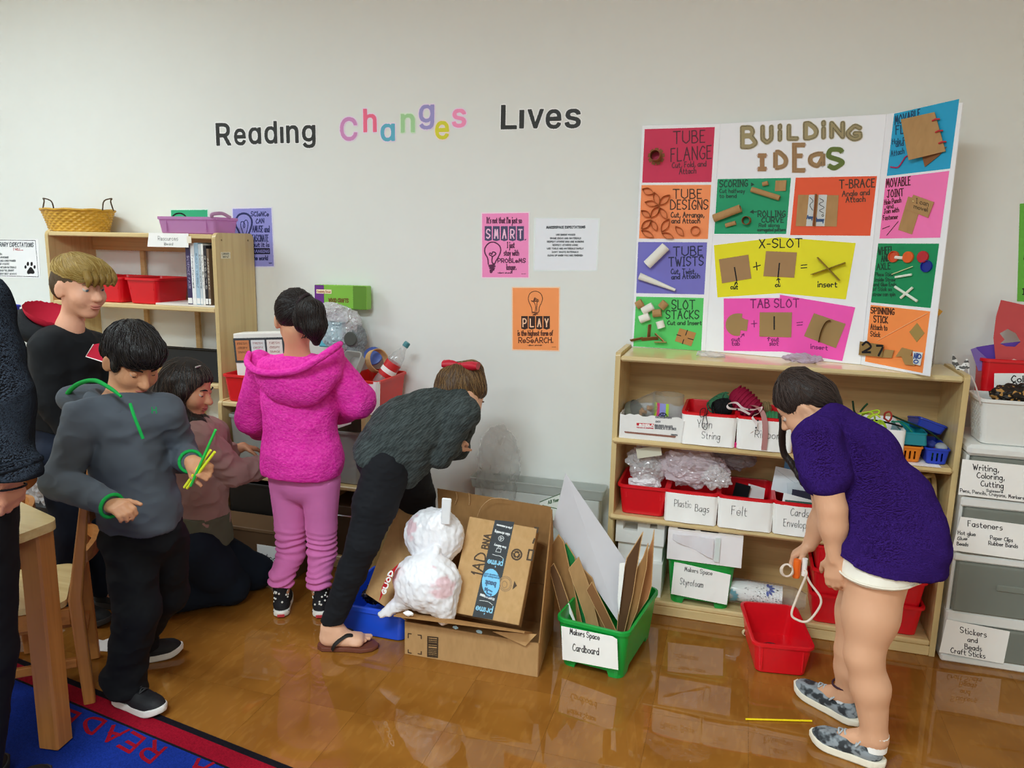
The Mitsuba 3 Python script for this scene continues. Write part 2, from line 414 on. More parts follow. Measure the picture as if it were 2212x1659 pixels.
KRAFTL = tex('kraft_cardboard_light', _kraft('#cda77a', '#b9925f'), 0.8, 0.15)
INK = col('#1c1a1c', 0.6, 0.2); PAPER = col('#f2f1ee', 0.6, 0.3); WHITEP = col('#efeff0', 0.45, 0.4)
RED = col('#d3121f', 0.3, 0.5); GREEN = col('#10963a', 0.32, 0.5); BLUE = col('#1f4fd0', 0.32, 0.5)
def clearp(name, c, w, ior=1.5, rough=0.08):
    scene[name] = {'type': 'blendbsdf', 'weight': w, 'a': {'type': 'thindielectric', 'int_ior': ior}, 'b': {'type': 'twosided', 'bsdf': {'type': 'principled', 'base_color': {'type': 'rgb', 'value': lin(c)}, 'roughness': rough, 'specular': 0.8}}}
    return name
clearp('clear_plastic', '#c9cbc6', 0.16); clearp('clear_film', '#dfe2e0', 0.22); clearp('clear_wrap', '#e4e6e8', 0.09, 1.4)
def trans(c, diff=1.0, rough=0.3):
    n = uniq('translucent')
    scene[n] = {'type': 'principledthin', 'base_color': {'type': 'rgb', 'value': lin(c)}, 'roughness': rough, 'diff_trans': diff, 'spec_trans': 0.25, 'eta': 1.3}
    return n

# ================================================================ the room
_w1, _w2 = mi.Color3f(*lin('#e4e6e2')), mi.Color3f(*lin('#dee0db'))
tex('wall_paint', lambda p, n, uv: _w1 + (_w2 - _w1) * fbm(p.x * 1.3, p.y * 1.3, p.z * 1.3, 2), 0.55, 0.3)
_f1, _f2, _f3 = (mi.Color3f(*lin(c)) for c in ('#946026', '#875520', '#9e6b2e'))
def _floor(p, n, uv):
    i, j = dr.floor((p.x + 0.19) / 0.3048), dr.floor((p.y + 0.1) / 0.3048)
    r = mikit.cell_rand(i, j, 3)
    m = fbm(p.x * 7 + r * 40, p.y * 7, 1.0, 3); s = fbm(p.x * 70 + r * 9, p.y * 20, 2.0, 2)
    return _f1 + (_f2 - _f1) * dr.clip(smoothstep(0.35, 0.7, m) + (r - 0.5) * 0.15, 0, 1) + (_f3 - _f1) * smoothstep(0.56, 0.75, s) * 0.6
scene['vinyl_tile'] = {'type': 'twosided', 'bsdf': {'type': 'bumpmap', 'arbitrary': proc(lambda p, n, uv: fbm(p.x * 3.1, p.y * 3.1, 0.0, 2), 4e-3), 'scale': 0.0022,
                       'bsdf': {'type': 'plastic', 'diffuse_reflectance': proc(_floor), 'int_ior': 1.5, 'nonlinear': False}}}
struct('wall_back', box(-5.4, 3.4, 0, 0.1, 0, CEIL), 'wall_paint')
struct('wall_left', box(-5.5, -5.4, -7.2, 0.1, 0, CEIL), 'wall_paint')
struct('wall_right', box(3.4, 3.5, -7.2, 0.1, 0, CEIL), 'wall_paint')
struct('wall_front', box(-5.4, 3.4, -7.3, -7.2, 0, CEIL), 'wall_paint')
struct('ceiling', box(-5.5, 3.5, -7.3, 0.1, CEIL, CEIL + 0.1), col('#e4e3da', 0.9, 0.1))
fl = struct('floor', box(-5.5, 3.5, -7.3, 0.1, -0.1, -0.0006), col('#4a2e16', 0.7, 0.2))
TS = 0.3048
for i in range(-17, 12):
    for j in range(-24, 1):
        x, y = i * TS - 0.19, j * TS - 0.1
        if x < -3.6 or x > 1.5 or y < -2.75: continue
        x1, y1 = min(x + TS, 3.4), min(y + TS, -0.001)
        add('floor', 'tile', box(x + 0.0003, x1 - 0.0003, y + 0.0003, y1 - 0.0003, -0.0005, 0.0), 'vinyl_tile', False)
add('floor', 'tile_field', cat([box(-5.4, -3.849, -7.2, -0.001, -0.0005, 0), box(1.64, 3.4, -7.2, -0.001, -0.0005, 0), box(-3.849, 1.64, -7.2, -2.845, -0.0005, 0)]), 'vinyl_tile', False)
struct('baseboard_back', box(-5.4, 3.4, -0.012, -0.0002, 0, 0.1, 0.003), col('#4b4238', 0.5))
# fluorescent troffers in the ceiling
for x, y, L, tint in LAMPS:
    t = thing('ceiling_light', f'white recessed fluorescent troffer in the ceiling, {"near the wall above the tall bookcase|in the middle of the front row|in the middle of the far row|at the right, before the storage shelf|in the left corner of the far row".split("|")[LAMPS.index((x, y, L, tint))]}', 'ceiling light', 'fluorescent troffers')
    add(t, 'frame', cat([box(x - 0.63, x + 0.63, y - s * 0.33 - 0.02, y - s * 0.33 + 0.02, CEIL - 0.015, CEIL - 0.0005) for s in (-1, 1)]
                        + [box(x - s * 0.63 - 0.02, x - s * 0.63 + 0.02, y - 0.31, y + 0.31, CEIL - 0.015, CEIL - 0.0005) for s in (-1, 1)]), WHITEP, False)
    k = add(t, 'diffuser', TM([(x - 0.6, y - 0.3, CEIL - 0.006), (x + 0.6, y - 0.3, CEIL - 0.006), (x + 0.6, y + 0.3, CEIL - 0.006), (x - 0.6, y + 0.3, CEIL - 0.006)],
                              [(0, 2, 1), (0, 3, 2)]), WHITEP, False)
    scene[k]['emitter'] = {'type': 'area', 'radiance': {'type': 'rgb', 'value': [L * c for c in tint]}}

# ================================================================ shelving
def side_panel(x0, x1, yf, yb, z0, z1, r=0.03, cut=0.0):
    """An upright panel with a rounded upper front and back corner."""
    P = [(yb, z0), (yf, z0)] + [(yf + r - r * math.cos(a), z1 - r + r * math.sin(a)) for a in np.linspace(0, math.pi / 2, 5)] \
        + [(yb - r + r * math.sin(a), z1 - r + r * math.cos(a)) for a in np.linspace(0, math.pi / 2, 5)]
    m = ext(Polygon(P), x1 - x0)
    return TM(A(m.vertices)[:, [2, 0, 1]] + A([x0, 0, 0]), m.faces)
# -- the tall open bookcase on the left
BX0, BX1, BF, BT = -3.321, -2.330, -0.304, 1.523
bc = thing('bookcase', 'tall pale maple bookcase against the wall, wicker basket on its top', 'bookcase')
add(bc, 'side_panel', side_panel(BX0, BX0 + 0.02, BF, -0.014, 0.001, BT), MAPLEV)
add(bc, 'side_panel', side_panel(BX1 - 0.02, BX1, BF, -0.014, 0.001, BT), MAPLEV)
add(bc, 'top', box(BX0 + 0.02, BX1 - 0.02, BF + 0.002, -0.014, BT - 0.03, BT - 0.008, 0.004), MAPLE)
for z in (1.177, 0.815, 0.45, 0.1): add(bc, 'shelf', box(BX0 + 0.02, BX1 - 0.02, BF - 0.002, -0.02, z - 0.022, z, 0.004), MAPLE)
add(bc, 'back_rail', box(BX0 + 0.02, BX1 - 0.02, -0.034, -0.016, 1.425, BT - 0.031, 0.002), MAPLEIN)
add(bc, 'back_rail', box(BX0 + 0.02, BX1 - 0.02, -0.034, -0.016, 0.02, 0.077, 0.002), MAPLEIN)
for x in (-2.99, -2.672): add(bc, 'back_strap', box(x - 0.013, x + 0.013, -0.0335, -0.0165, 0.08, 1.425, 0.002), MAPLEIN)
tag = add(bc, 'asset_sticker', box(BX1 + 0.0002, BX1 + 0.0008, -0.27, -0.20, 1.405, 1.435), col('#ddd6b8', 0.5), False, 'small pale sticker with two printed lines')
write(tag, frame((BX1 + 0.001, -0.235, 1.42), (0, 1, 0), (0, 0, 1)), [text2d('LIBRARY', 0, 0.003, 0.008), text2d('0017-07', 0, -0.011, 0.008)], 0.0012, INK)
for y in (-0.26, -0.06): add(bc, 'screw', mv(lathe([(0.0, 0.0005), (0.004, 0.0005), (0.004, -0.001)], 10), (BX1 + 0.0005, y, 1.49), (0, 90, 0)), col('#7d6a45', 0.4, metal=0.6))
# -- the low unit beside it
UX0, UX1, UF, UT = -2.328, -1.562, -0.345, 0.745
lu = thing('low_shelf_unit', 'low maple shelf unit right of the tall bookcase, crowded with craft supplies', 'shelf unit')
add(lu, 'side_panel', side_panel(UX0, UX0 + 0.02, UF, -0.014, 0.001, UT + 0.004, 0.02), MAPLEV)
add(lu, 'side_panel', side_panel(UX1 - 0.02, UX1, UF, -0.014, 0.001, UT + 0.004, 0.02), MAPLEV)
add(lu, 'top', box(UX0 + 0.02, UX1 - 0.02, UF + 0.003, -0.014, UT - 0.022, UT, 0.004), MAPLE)
for z in (0.401, 0.06): add(lu, 'shelf', box(UX0 + 0.02, UX1 - 0.02, UF - 0.002, -0.02, z - 0.02, z, 0.004), MAPLE)
add(lu, 'back_panel', box(UX0 + 0.02, UX1 - 0.02, -0.019, -0.0145, 0.04, UT - 0.023), MAPLEIN, False)
add(lu, 'kick_board', box(UX0 + 0.02, UX1 - 0.02, UF + 0.004, UF + 0.02, 0.001, 0.0395, 0.002), MAPLE)
# -- the big makerspace shelf on the right
SX0, SX1, SF, ST = -0.468, 0.789, -0.319, 1.073
ms = thing('storage_shelf', 'wide maple storage shelf with three tiers of red bins, display board standing on its top', 'shelf unit')
add(ms, 'side_panel', side_panel(SX0, SX0 + 0.02, SF, -0.014, 0.001, ST + 0.012, 0.016), MAPLEV)
add(ms, 'side_panel', side_panel(SX1 - 0.02, SX1, SF, -0.014, 0.001, ST + 0.006, 0.016), MAPLEV)
add(ms, 'top', box(SX0 + 0.02, SX1 - 0.02, SF - 0.004, -0.014, ST - 0.022, ST, 0.007), tex('maple_top_gloss', (lambda p, n, uv: mi.Color3f(*lin('#cdb988')) + fbm(p.x * 3, p.y * 60, 1.0, 2) * 0.02), 0.16, 0.5, coat=1.0))
for z in (0.739, 0.416): add(ms, 'shelf', box(SX0 + 0.003, SX1 - 0.019, SF - 0.016, -0.02, z - 0.023, z, 0.009), MAPLE)
add(ms, 'shelf', box(SX0 + 0.02, SX1 - 0.02, SF - 0.001, -0.02, 0.04, 0.062, 0.006), MAPLE)
add(ms, 'back_panel', box(SX0 + 0.02, SX1 - 0.02, -0.019, -0.0145, 0.04, ST - 0.023), MAPLEIN, False)
add(ms, 'kick_board', box(SX0 + 0.02, SX1 - 0.02, SF + 0.001, SF + 0.018, 0.001, 0.0395, 0.002), MAPLE)

# ================================================================ drawing on flat things, measured in crops of the photograph
def Z(x0, y0, s): return lambda x, y: (x0 + x / s, y0 + y / s)
def on(fr, px, py):         # coordinates in the frame's plane of the point seen at a pixel
    o, ex, ey, ez = fr; d = ray(px, py); q = CAM + d * (((o - CAM) @ ez) / (d @ ez)) - o
    return A([q @ ex, q @ ey])
def ons(fr, z, pts): return A([on(fr, *z(*p)) for p in pts])
class Ink:
    def __init__(s, fr, z, w=1.4, dz=0.0014): s.fr, s.z, s.w, s.P, s.dz = fr, z, w * 1.3, [], dz; s.q0 = None
    def l(s, pts, m=0):
        p = spline(pts, m) if m else A(pts, float); s.P.append(ons(s.fr, s.z, p)); return s
    def c(s, cx, cy, rx, ry=None, a0=0, a1=360, n=22): return s.l(arc(cx, cy, rx, ry, a0, a1, n))
    def t(s, txt, xa, xb, ya, h, yb=None, lean=0.0, **kw):      # baseline from (xa, ya) to (xb, yb), capitals h tall
        S, W = strokes(txt, **kw); yb = ya if yb is None else yb
        for P in S: s.l(np.stack([xa + (xb - xa) * P[:, 0] / W + lean * P[:, 1] * h / 7, ya + (yb - ya) * P[:, 0] / W - P[:, 1] * h / 7], 1))
        return s
    def done(s, parent, name='lettering', mat=None, smooth=False):
        a = s.P[0][0]; p = s.z(0, 0); q = s.z(1, 0); d = np.linalg.norm(A(q) - A(p))
        P3 = s.fr[0] + s.fr[1] * a[0] + s.fr[2] * a[1]; sc = ((P3 - CAM) @ FWD) / FOC
        return add(parent, name, infr(s.fr, lines_mesh(s.P, s.w * sc), s.dz), mat or INK, smooth)
def patch(parent, name, fr, z, pts, mat, t=0.0005, dz=0.0, label=None, smooth=False):
    return add(parent, name, infr(fr, ext(Polygon(ons(fr, z, pts)).buffer(0), t), dz), mat, smooth, label)
ID = lambda x, y: (x, y)
WALL = frame((0, -0.0006, 0), (1, 0, 0), (0, 0, 1))

# ---------------------------------------------------------------- cut-out letters on the wall
def glyph(ch, bold=True):
    m = meshkit.text_mesh(ch, 1.0, 0.01, bold); n = m.face_normals
    up = n[:, 2] > 0.9
    return union_all([Polygon(A(m.vertices)[f][:, :2]) for f in A(m.faces)[up]]).buffer(0.004).buffer(-0.004)
BLK = col('#22231f', 0.5)
for ch, x0, y0, x1, y1, c, word in [
        ('R', 465.6, 265.9, 499.8, 314.4, 0, 'Reading'), ('e', 505.1, 278.3, 532.1, 314.4, 0, 'Reading'), ('ɑ', 536.3, 275.8, 564.9, 311.5, 0, 'Reading'), ('d', 570.4, 262.1, 599.5, 310.9, 0, 'Reading'),
        ('ı', 604.8, 274.1, 613.2, 309.2, 0, 'Reading'), ('n', 617.9, 271.3, 645.6, 309.0, 0, 'Reading'), ('g', 652.1, 270.7, 682.5, 320.0, 0, 'Reading'),
        ('C', 734.3, 253.6, 772.3, 303.9, '#d08cc0', 'Changes'), ('h', 784.6, 235.2, 814.0, 285.3, '#ee6c8c', 'Changes'), ('ɑ', 822.0, 267.8, 853.3, 305.2, '#5fb0c8', 'Changes'), ('n', 865.8, 246.4, 896.4, 286.2, '#a4d29a', 'Changes'),
        ('g', 905.1, 226.9, 938.1, 279.8, '#9d95cc', 'Changes'), ('e', 940.1, 261.9, 970.2, 301.4, '#d6d335', 'Changes'), ('s', 976.3, 235.7, 1007.2, 275.5, '#f594bd', 'Changes'),
        ('L', 1082.6, 226.9, 1116.6, 279.0, 0, 'Lives'), ('ı', 1122.4, 237.6, 1131.8, 277.5, 0, 'Lives'), ('v', 1140.3, 236.3, 1173.6, 277.1, 0, 'Lives'), ('e', 1179.4, 236.7, 1212.3, 278.5, 0, 'Lives'), ('s', 1220.6, 235.7, 1254.1, 276.9, 0, 'Lives')]:
    g = glyph(ch); a, b, c2, d = g.bounds
    (u0, v1), (u1, v0) = on(WALL, x0, y0), on(WALL, x1, y1)
    g = affinity.affine_transform(g, [(u1 - u0) / (c2 - a), 0, 0, (v1 - v0) / (d - b), u0 - a * (u1 - u0) / (c2 - a), v0 - b * (v1 - v0) / (d - b)])
    nm = {'ɑ': 'a', 'ı': 'i'}.get(ch, ch)
    cn = {0: 'black', '#d08cc0': 'orchid pink', '#ee6c8c': 'coral pink', '#5fb0c8': 'turquoise', '#a4d29a': 'pale green', '#9d95cc': 'lavender', '#d6d335': 'yellow', '#f594bd': 'light pink'}[c]
    t = thing('wall_letter', f'{cn} cut-out paper letter {nm} of the word {word} on the wall', 'letter', 'cut-out letters on the wall')
    add(t, 'paper_border', infr(WALL, ext(g.buffer(0.0042), 0.0006)), col('#f4f4f4' if c == 0 else {'#d6d335': '#f5dfd0', '#a4d29a': '#d8ecd2'}.get(c, '#ecd9ee'), 0.5), False)
    add(t, 'letter_face', infr(WALL, ext(g.simplify(0.0004), 0.0006), 0.0007), BLK if c == 0 else col(c, 0.6), False)

# ---------------------------------------------------------------- posters on the wall
def poster(name, label, z, q, mat, border=None, thick=0.0006, catg='poster'):
    t = thing(name, label, catg)
    if border:
        P = Polygon(ons(WALL, z, q)); add(t, 'white_margin', infr(WALL, ext(P.buffer(0.005, join_style=2), thick)), border, False)
    add(t, 'sheet', infr(WALL, ext(Polygon(ons(WALL, z, q)), thick), 0.0003 if border else 0), mat, False)
    return t
def pennants(t, z, xs, y0, y1, word, mat, ink, w=2.2):
    k = 0
    for (a, b), ch in zip(xs, word):
        p = patch(t, 'pennant', WALL, z, [(a, y0), (b, y0), (b, y1 - 12), ((a + b) / 2, y1), (a, y1 - 12)], mat, 0.0002, 0.001)
        m = 0.26 * (b - a); Ink(WALL, z, w, 0.0015).t(ch, a + m, b - m, y1 - 32, (y1 - y0) * 0.58).done(p, 'letter', ink)
z = Z(1030, 450, 5.186)
t = poster('poster', 'pink poster about staying with problems longer, with a black light bulb', z, [(60, 60), (580, 52), (578, 775), (62, 772)], col('#f78fc6', 0.5), col('#f7dcea', 0.5))
pi = col('#5a1d45', 0.6)
Ink(WALL, z, 1.5, 0.0012).t("It's not that I'm just so", 112, 502, 165, 62).t('I just', 342, 422, 442, 62).t('stay with', 306, 470, 528, 60).t('PROBLeMS', 236, 545, 608, 44).t('longer.', 336, 440, 688, 62).t(',', 540, 548, 352, 24).done(t, 'lettering', pi); Ink(WALL, z, 0.6, 0.0012).t('-albert einstein', 232, 398, 730, 16).t('_', 500, 548, 734, 4).done(t, 'small_print', pi)
pennants(t, z, [(90 + 90 * i, 168 + 90 * i) for i in range(5)], 200, 368, 'SMART', col('#4d4468', 0.6), col('#f6c3df', 0.6))
Ink(WALL, z, 2.0, 0.0012).l([(130, 625), (122, 560), (92, 500), (95, 440), (140, 388), (200, 382), (255, 420), (268, 480), (240, 550), (215, 590), (205, 615), (180, 618), (170, 590), (172, 540), (142, 520), (150, 500), (170, 515), (178, 490), (205, 495), (212, 515), (172, 545)], 5)\
    .l([(135, 640), (200, 632), (140, 655), (205, 650), (145, 672), (200, 672), (150, 692), (192, 690), (152, 706), (160, 722), (172, 708), (150, 700)], 4).done(t, 'bulb_drawing', pi)
t = poster('poster', 'orange poster with a light bulb and the word PLAY on four dark pennants', z, [(403, 893), (920, 893), (915, 1590), (405, 1578)], col('#f99a5a', 0.5), col('#f6cfae', 0.5))
oi = col('#5b2a12', 0.6)
Ink(WALL, z, 1.5, 0.0012).t('is the highest form of', 462, 850, 1425, 56).t('ReSeARCH.', 470, 850, 1506, 58).done(t, 'lettering', oi); Ink(WALL, z, 0.6, 0.0012).t('-albert einstein', 570, 730, 1540, 14).t('_', 838, 884, 1552, 3).done(t, 'small_print', oi)
pennants(t, z, [(499 + 82.5 * i, 571 + 82.5 * i) for i in range(4)], 1208, 1358, 'PLAY', col('#3a2018', 0.6), col('#f6c6a2', 0.6))
Ink(WALL, z, 1.1, 0.0012).l([(620, 1165), (612, 1110), (582, 1040), (578, 1000), (600, 950), (655, 928), (710, 950), (735, 1000), (728, 1050), (700, 1110), (690, 1165), (620, 1160)], 5).l([(655, 1155), (660, 1100), (640, 1050), (612, 1035), (632, 1045), (645, 1010), (655, 1005), (640, 1040), (665, 1040), (668, 1010), (650, 1035), (690, 1045), (680, 1020), (672, 1100), (672, 1155)], 4)\
    .l([(622, 1172), (686, 1168), (640, 1186), (684, 1184), (628, 1194), (660, 1198)], 4).done(t, 'bulb_drawing', oi)
t = poster('notice', 'white laminated makerspace expectations notice beside the pink poster', z, [(660, 112), (1362, 128), (1336, 692), (645, 690)], col('#e9ecf3', 0.4), None, catg='notice')
add(t, 'laminate', infr(WALL, ext(Polygon(ons(WALL, z, [(640, 105), (1380, 112), (1350, 704), (632, 705)])).difference(Polygon(ons(WALL, z, [(661, 113), (1361, 129), (1335, 691), (646, 689)]))), 0.0004)), col('#dde5e4', 0.12, 0.8, coat=1.0), False)
ni = col('#3c4148', 0.6)
Ink(WALL, z, 1.15, 0.0008).t('MAKERSPACE EXPECTATIONS', 782, 1214, 226, 24, 222).done(t, 'heading', ni)
k = Ink(WALL, z, 0.8, 0.0008)
for s, a, b, y in (('USE INSIDE VOICES', 888, 1100, 304), ('SHARE IDEAS AND MATERIALS', 822, 1166, 344), ('RESPECT OTHERS WHO ARE WORKING', 788, 1198, 382), ("RESPECT OTHER'S WORK", 850, 1132, 420),
                   ('USE TOOLS AND MATERIALS SAFELY', 788, 1196, 459), ("DON'T WASTE MATERIALS", 844, 1136, 498), ('CLEAN UP WHEN YOU ARE FINISHED', 794, 1186, 536)): k.t(s, a, b, y, 16)
k.done(t, 'lettering', ni)
z = Z(480, 430, 9.757)
t = poster('poster', 'lavender science poster partly behind the tall bookcase', z, [(225, 210), (1035, 190), (1090, 1415), (262, 1428)], col('#8f8fd2', 0.5), col('#dcd9ee', 0.5))
si = col('#232a5c', 0.6)
Ink(WALL, z, 1.4, 0.0012).t('SCIeNCe', 612, 978, 360, 92).t('CAN', 715, 880, 515, 92, 500).t('AMUSE and', 640, 995, 696, 130).t('FASCINATE', 640, 970, 892, 135).t('but it is', 645, 990, 1005, 85).t('the world', 640, 960, 1285, 90).t('_', 990, 1045, 1350, 4).done(t, 'lettering', si)
b = patch(t, 'word_bar', WALL, z, [(560, 1035), (1005, 1035), (1010, 1160), (560, 1165)], col('#141636', 0.6), 0.0002, 0.001)
Ink(WALL, z, 1.1, 0.0016).t('CHANGING', 600, 990, 1130, 60).done(b, 'letter', col('#7f7dc0', 0.6))
Ink(WALL, z, 3.2, 0.0012).l([(420, 830), (340, 660), (292, 560), (290, 460), (340, 350), (440, 305), (550, 330), (620, 430), (625, 540), (590, 660), (520, 830)], 6).done(t, 'bulb_drawing', si)
Ink(WALL, z, 1.4, 0.0012).l([(455, 760), (420, 650), (392, 560), (400, 490), (440, 475), (475, 520), (478, 590), (455, 600), (452, 540), (470, 470), (515, 445), (545, 500), (540, 600), (500, 760)], 5).done(t, 'heart_drawing', si)
z = Z(0, 400, 3.95)
t = poster('notice', 'white library expectations notice with a black paw print, at the left edge of the wall', z, [(-70, 462), (330, 462), (343, 793), (-70, 783)], col('#f0f0f2', 0.45), None, catg='notice')
Ink(WALL, z, 0.9, 0.0008).l([(-60, 468), (302, 472), (330, 782), (-60, 772)]).done(t, 'frame_line', ni)
Ink(WALL, z, 1.3, 0.0008).t('LIBRARY EXPECTATIONS', -42, 286, 522, 34, 527).done(t, 'heading', ni)
Ink(WALL, z, 0.9, 0.0008).t('I WILL.....', 116, 196, 556, 17).done(t, 'subheading', col('#a04040', 0.6))
k = Ink(WALL, z, 0.8, 0.0008)
for s, a, b, y in (('BE KIND.', -55, 20, 594), ('TAKE CARE OF MY BOOKS', -55, 74, 623), ('ALWAYS USE A SHELF MARKER', -55, 134, 652), ('WHISPER VOICES', -55, 78, 679), ('ALWAYS RETURN MATERIALS', -55, 138, 708), ('NEVER RUN IN THE LIBRARY', -55, 118, 735), ('DO MY VERY BEST ALWAYS', -55, 142, 763)): k.t(s, a, b, y, 13)
k.done(t, 'lettering', ni)
for pts in ([(232, 752), (232, 735), (252, 705), (262, 698), (274, 705), (294, 735), (296, 750), (284, 758), (263, 754), (244, 760)], arc(239, 672, 10, 18, n=12), arc(271, 672, 10, 18, n=12), arc(219, 698, 9, 15, n=12), arc(296, 698, 9, 15, n=12)):
    patch(t, 'paw_print', WALL, z, pts, INK, 0.0002, 0.0007)
t = poster('poster', 'green poster mostly hidden behind the lavender plastic bin', z, [(1460, 213), (1770, 211), (1776, 420), (1466, 424)], col('#2fa878', 0.5), col('#d8eee4', 0.5))
Ink(WALL, z, 2.4, 0.0012).c(1530, 290, 62, 50).done(t, 'circle_drawing', INK)
t = poster('poster', 'bright green poster cut off by the right edge of the photo', ID, [(2203, 440), (2300, 436), (2292, 655), (2197, 651)], col('#63b23a', 0.5))
Ink(WALL, ID, 1.6, 0.0012).t('IDEA', 2209, 2270, 636, 12).t('MAKE', 2212, 2280, 560, 20).done(t, 'lettering', INK)

# ---------------------------------------------------------------- the display board of building ideas
BZ, BTOP = ST + 0.0008, 1.99
FLf = frame((-0.446, -0.03, BZ), (1, 0, 0), (0, 0, 1))
FCf = frame((-0.135, -0.03, BZ), (0.585, -0.14, 0), (0, 0, 1))
FRf = frame((0.45, -0.17, BZ), (0.197, -0.199, 0), (0, 0, 1))
bd = thing('display_board', 'white tri-fold board titled BUILDING IDEAS standing on the storage shelf', 'display board')
WB = col('#eeeff4', 0.5)
for fr, w in ((FLf, 0.311), (FCf, math.hypot(0.585, 0.14)), (FRf, 0.281)):
    add(bd, 'panel', infr(fr, box(0.0, w, 0, BTOP - BZ, -0.005, 0, 0.001)), WB, False)
zA, zB, zC, zD = Z(1360, 190, 5.026), Z(1720, 190, 5.026), Z(1360, 500, 5.184), Z(1720, 500, 5.184)
def card(fr, z, q, c):
    k = patch(bd, 'idea_card', fr, z, q, col(c, 0.6), 0.0006, 0.0002); return k
def loc(fr, z, x, y, h=0.0): a = on(fr, *z(x, y)); return fr[0] + fr[1] * a[0] + fr[2] * a[1] + fr[3] * h
CARD = [KRAFT, col('#8a5c3c', 0.8, 0.2), col('#e8e6de', 0.7, 0.2)]
def ring2(r, L, t=0.0016, n=20): return lathe([(r, 0), (r, L), (r - t, L), (r - t, 0), (r, 0)], n)
def lay(fr, z, m, x, y, h=0.0, deg=0.0, tilt=(0, 0, 0)):      # put a mesh (z up = out of the board) on the board
    a = on(fr, *z(x, y)); return infr(sub(fr, a[0], a[1], deg), mv(m, (0, 0, h), tilt))
SM = 0.00032       # metres per crop pixel on the board
# tube flange
fr, z = FLf, zA
k = card(fr, z, [(165, 448), (925, 425), (888, 1022), (137, 1028)], '#cc2a52')
mar = col('#4c1020', 0.6)
Ink(fr, z, 1.7).t('TUBE', 475, 815, 605, 130, 590).t('FLANGE', 450, 885, 800, 140, 765).done(k, 'heading', mar)
Ink(fr, z, 1.2).t('Cut, Fold, and', 462, 830, 868, 58, 850).t('Attach', 540, 720, 935, 58, 925).done(k, 'lettering', mar)
fl_ = [ring2(0.021, 0.055)]
for i in range(9):
    a = i * 40; fl_.append(mv(box(-0.008, 0.008, 0.018, 0.034, 0.0, 0.0015), (0, 0, 0.0006), (0, 0, a)))
add(k, 'flanged_tube', lay(fr, z, cat(fl_), 290, 745), CARD[1], 40)
# tube designs
k = card(fr, z, [(130, 1055), (885, 1052), (850, 1640), (103, 1635)], '#f7935a')
ob = col('#45200c', 0.6)
Ink(fr, z, 1.7).t('TUBE', 472, 780, 1200, 98).t('DESIGNS', 445, 850, 1318, 100).done(k, 'heading', ob)
Ink(fr, z, 1.4).t('Cut, Arrange,', 450, 808, 1405, 56).t('and Attach', 458, 762, 1468, 52).done(k, 'lettering', ob)
def almond(L, w, d=0.018, t=0.0012):
    s = np.linspace(0, 1, 9); up = np.stack([L * s, w / 2 * np.sin(np.pi * s)], 1); P = Polygon(np.vstack([up, up[::-1][1:-1] * [1, -1]]))
    return ext(P.buffer(t / 2).difference(P.buffer(-t / 2)), d)
for x, y, L, w, deg in ((320, 1270, 155, 62, 113), (325, 1270, 160, 70, 45), (310, 1268, 155, 60, 170), (325, 1285, 160, 66, 235), (330, 1300, 155, 60, 305), (235, 1430, 150, 66, 225), (240, 1435, 140, 56, 300), (130, 1330, 130, 60, -35),
                        (140, 1100, 140, 70, -20), (345, 1560, 170, 72, 60), (130, 1545, 165, 60, -28), (350, 1575, 150, 60, -22), (500, 1500, 145, 62, -48)):
    add(k, 'tube_petal', lay(fr, z, almond(L * SM * 1.12, w * SM * 1.2), x, y, 0.0008, deg), col('#b0683a', 0.8, 0.2), 40)
add(k, 'tube_ring', lay(fr, z, ring2(0.019, 0.018), 715, 1550, 0.0008), col('#b0683a', 0.8, 0.2), 40)
# tube twists
z = zC
k = card(fr, z, [(97, 118), (868, 122), (835, 705), (75, 690)], '#7470c4')
nv = col('#171b45', 0.6)
Ink(fr, z, 1.8).t('TUBE', 490, 815, 275, 100, 265).t('TWISTS', 440, 825, 390, 98, 380).done(k, 'heading', nv)
Ink(fr, z, 1.4).t('Cut, Twist,', 465, 740, 475, 56).t('and Attach', 472, 785, 535, 50, 522).done(k, 'lettering', nv)
def scroll(L, r0, r1, turns=1.3, t=0.0012):      # a sheet rolled into a loose spiral cone
    a = np.linspace(0, turns * 2 * np.pi, 26); g = np.linspace(1, 0.7, 26)
    ro, q = [], []
    for s in (0, 1): ro.append(np.stack([r * g * np.cos(a) for r in [r0 + (r1 - r0) * s]] + [r * g * np.sin(a) for r in [r0 + (r1 - r0) * s]] + [a * 0 + L * s], 1))
    V = np.vstack(ro); n = 26; F = [f for i in range(n - 1) for f in ((i, i + 1, n + i), (i + 1, n + i + 1, n + i))]
    return TM(V, F)
def along(fr, z, m, x0, y0, x1, y1, h):          # a z-long mesh laid along the board from one crop point to another
    p, q = loc(fr, z, x0, y0, h), loc(fr, z, x1, y1, h); d = (q - p) / np.linalg.norm(q - p); u = fr[3]; w = np.cross(u, d)
    return TM(p + A(m.vertices) @ np.stack([w, u, d]), m.faces), np.linalg.norm(q - p)
for (x0, y0, x1, y1, r0, r1) in ((205, 375, 415, 170, 0.021, 0.021), (115, 500, 515, 655, 0.016, 0.006)):
    L = along(fr, z, TM([[0, 0, 0]], [[0, 0, 0]]), x0, y0, x1, y1, 0)[1]
    add(k, 'twisted_tube', along(fr, z, scroll(L, r0, r1, 1.25), x0, y0, x1, y1, max(r0, r1) + 0.002)[0], CARD[2], 60)
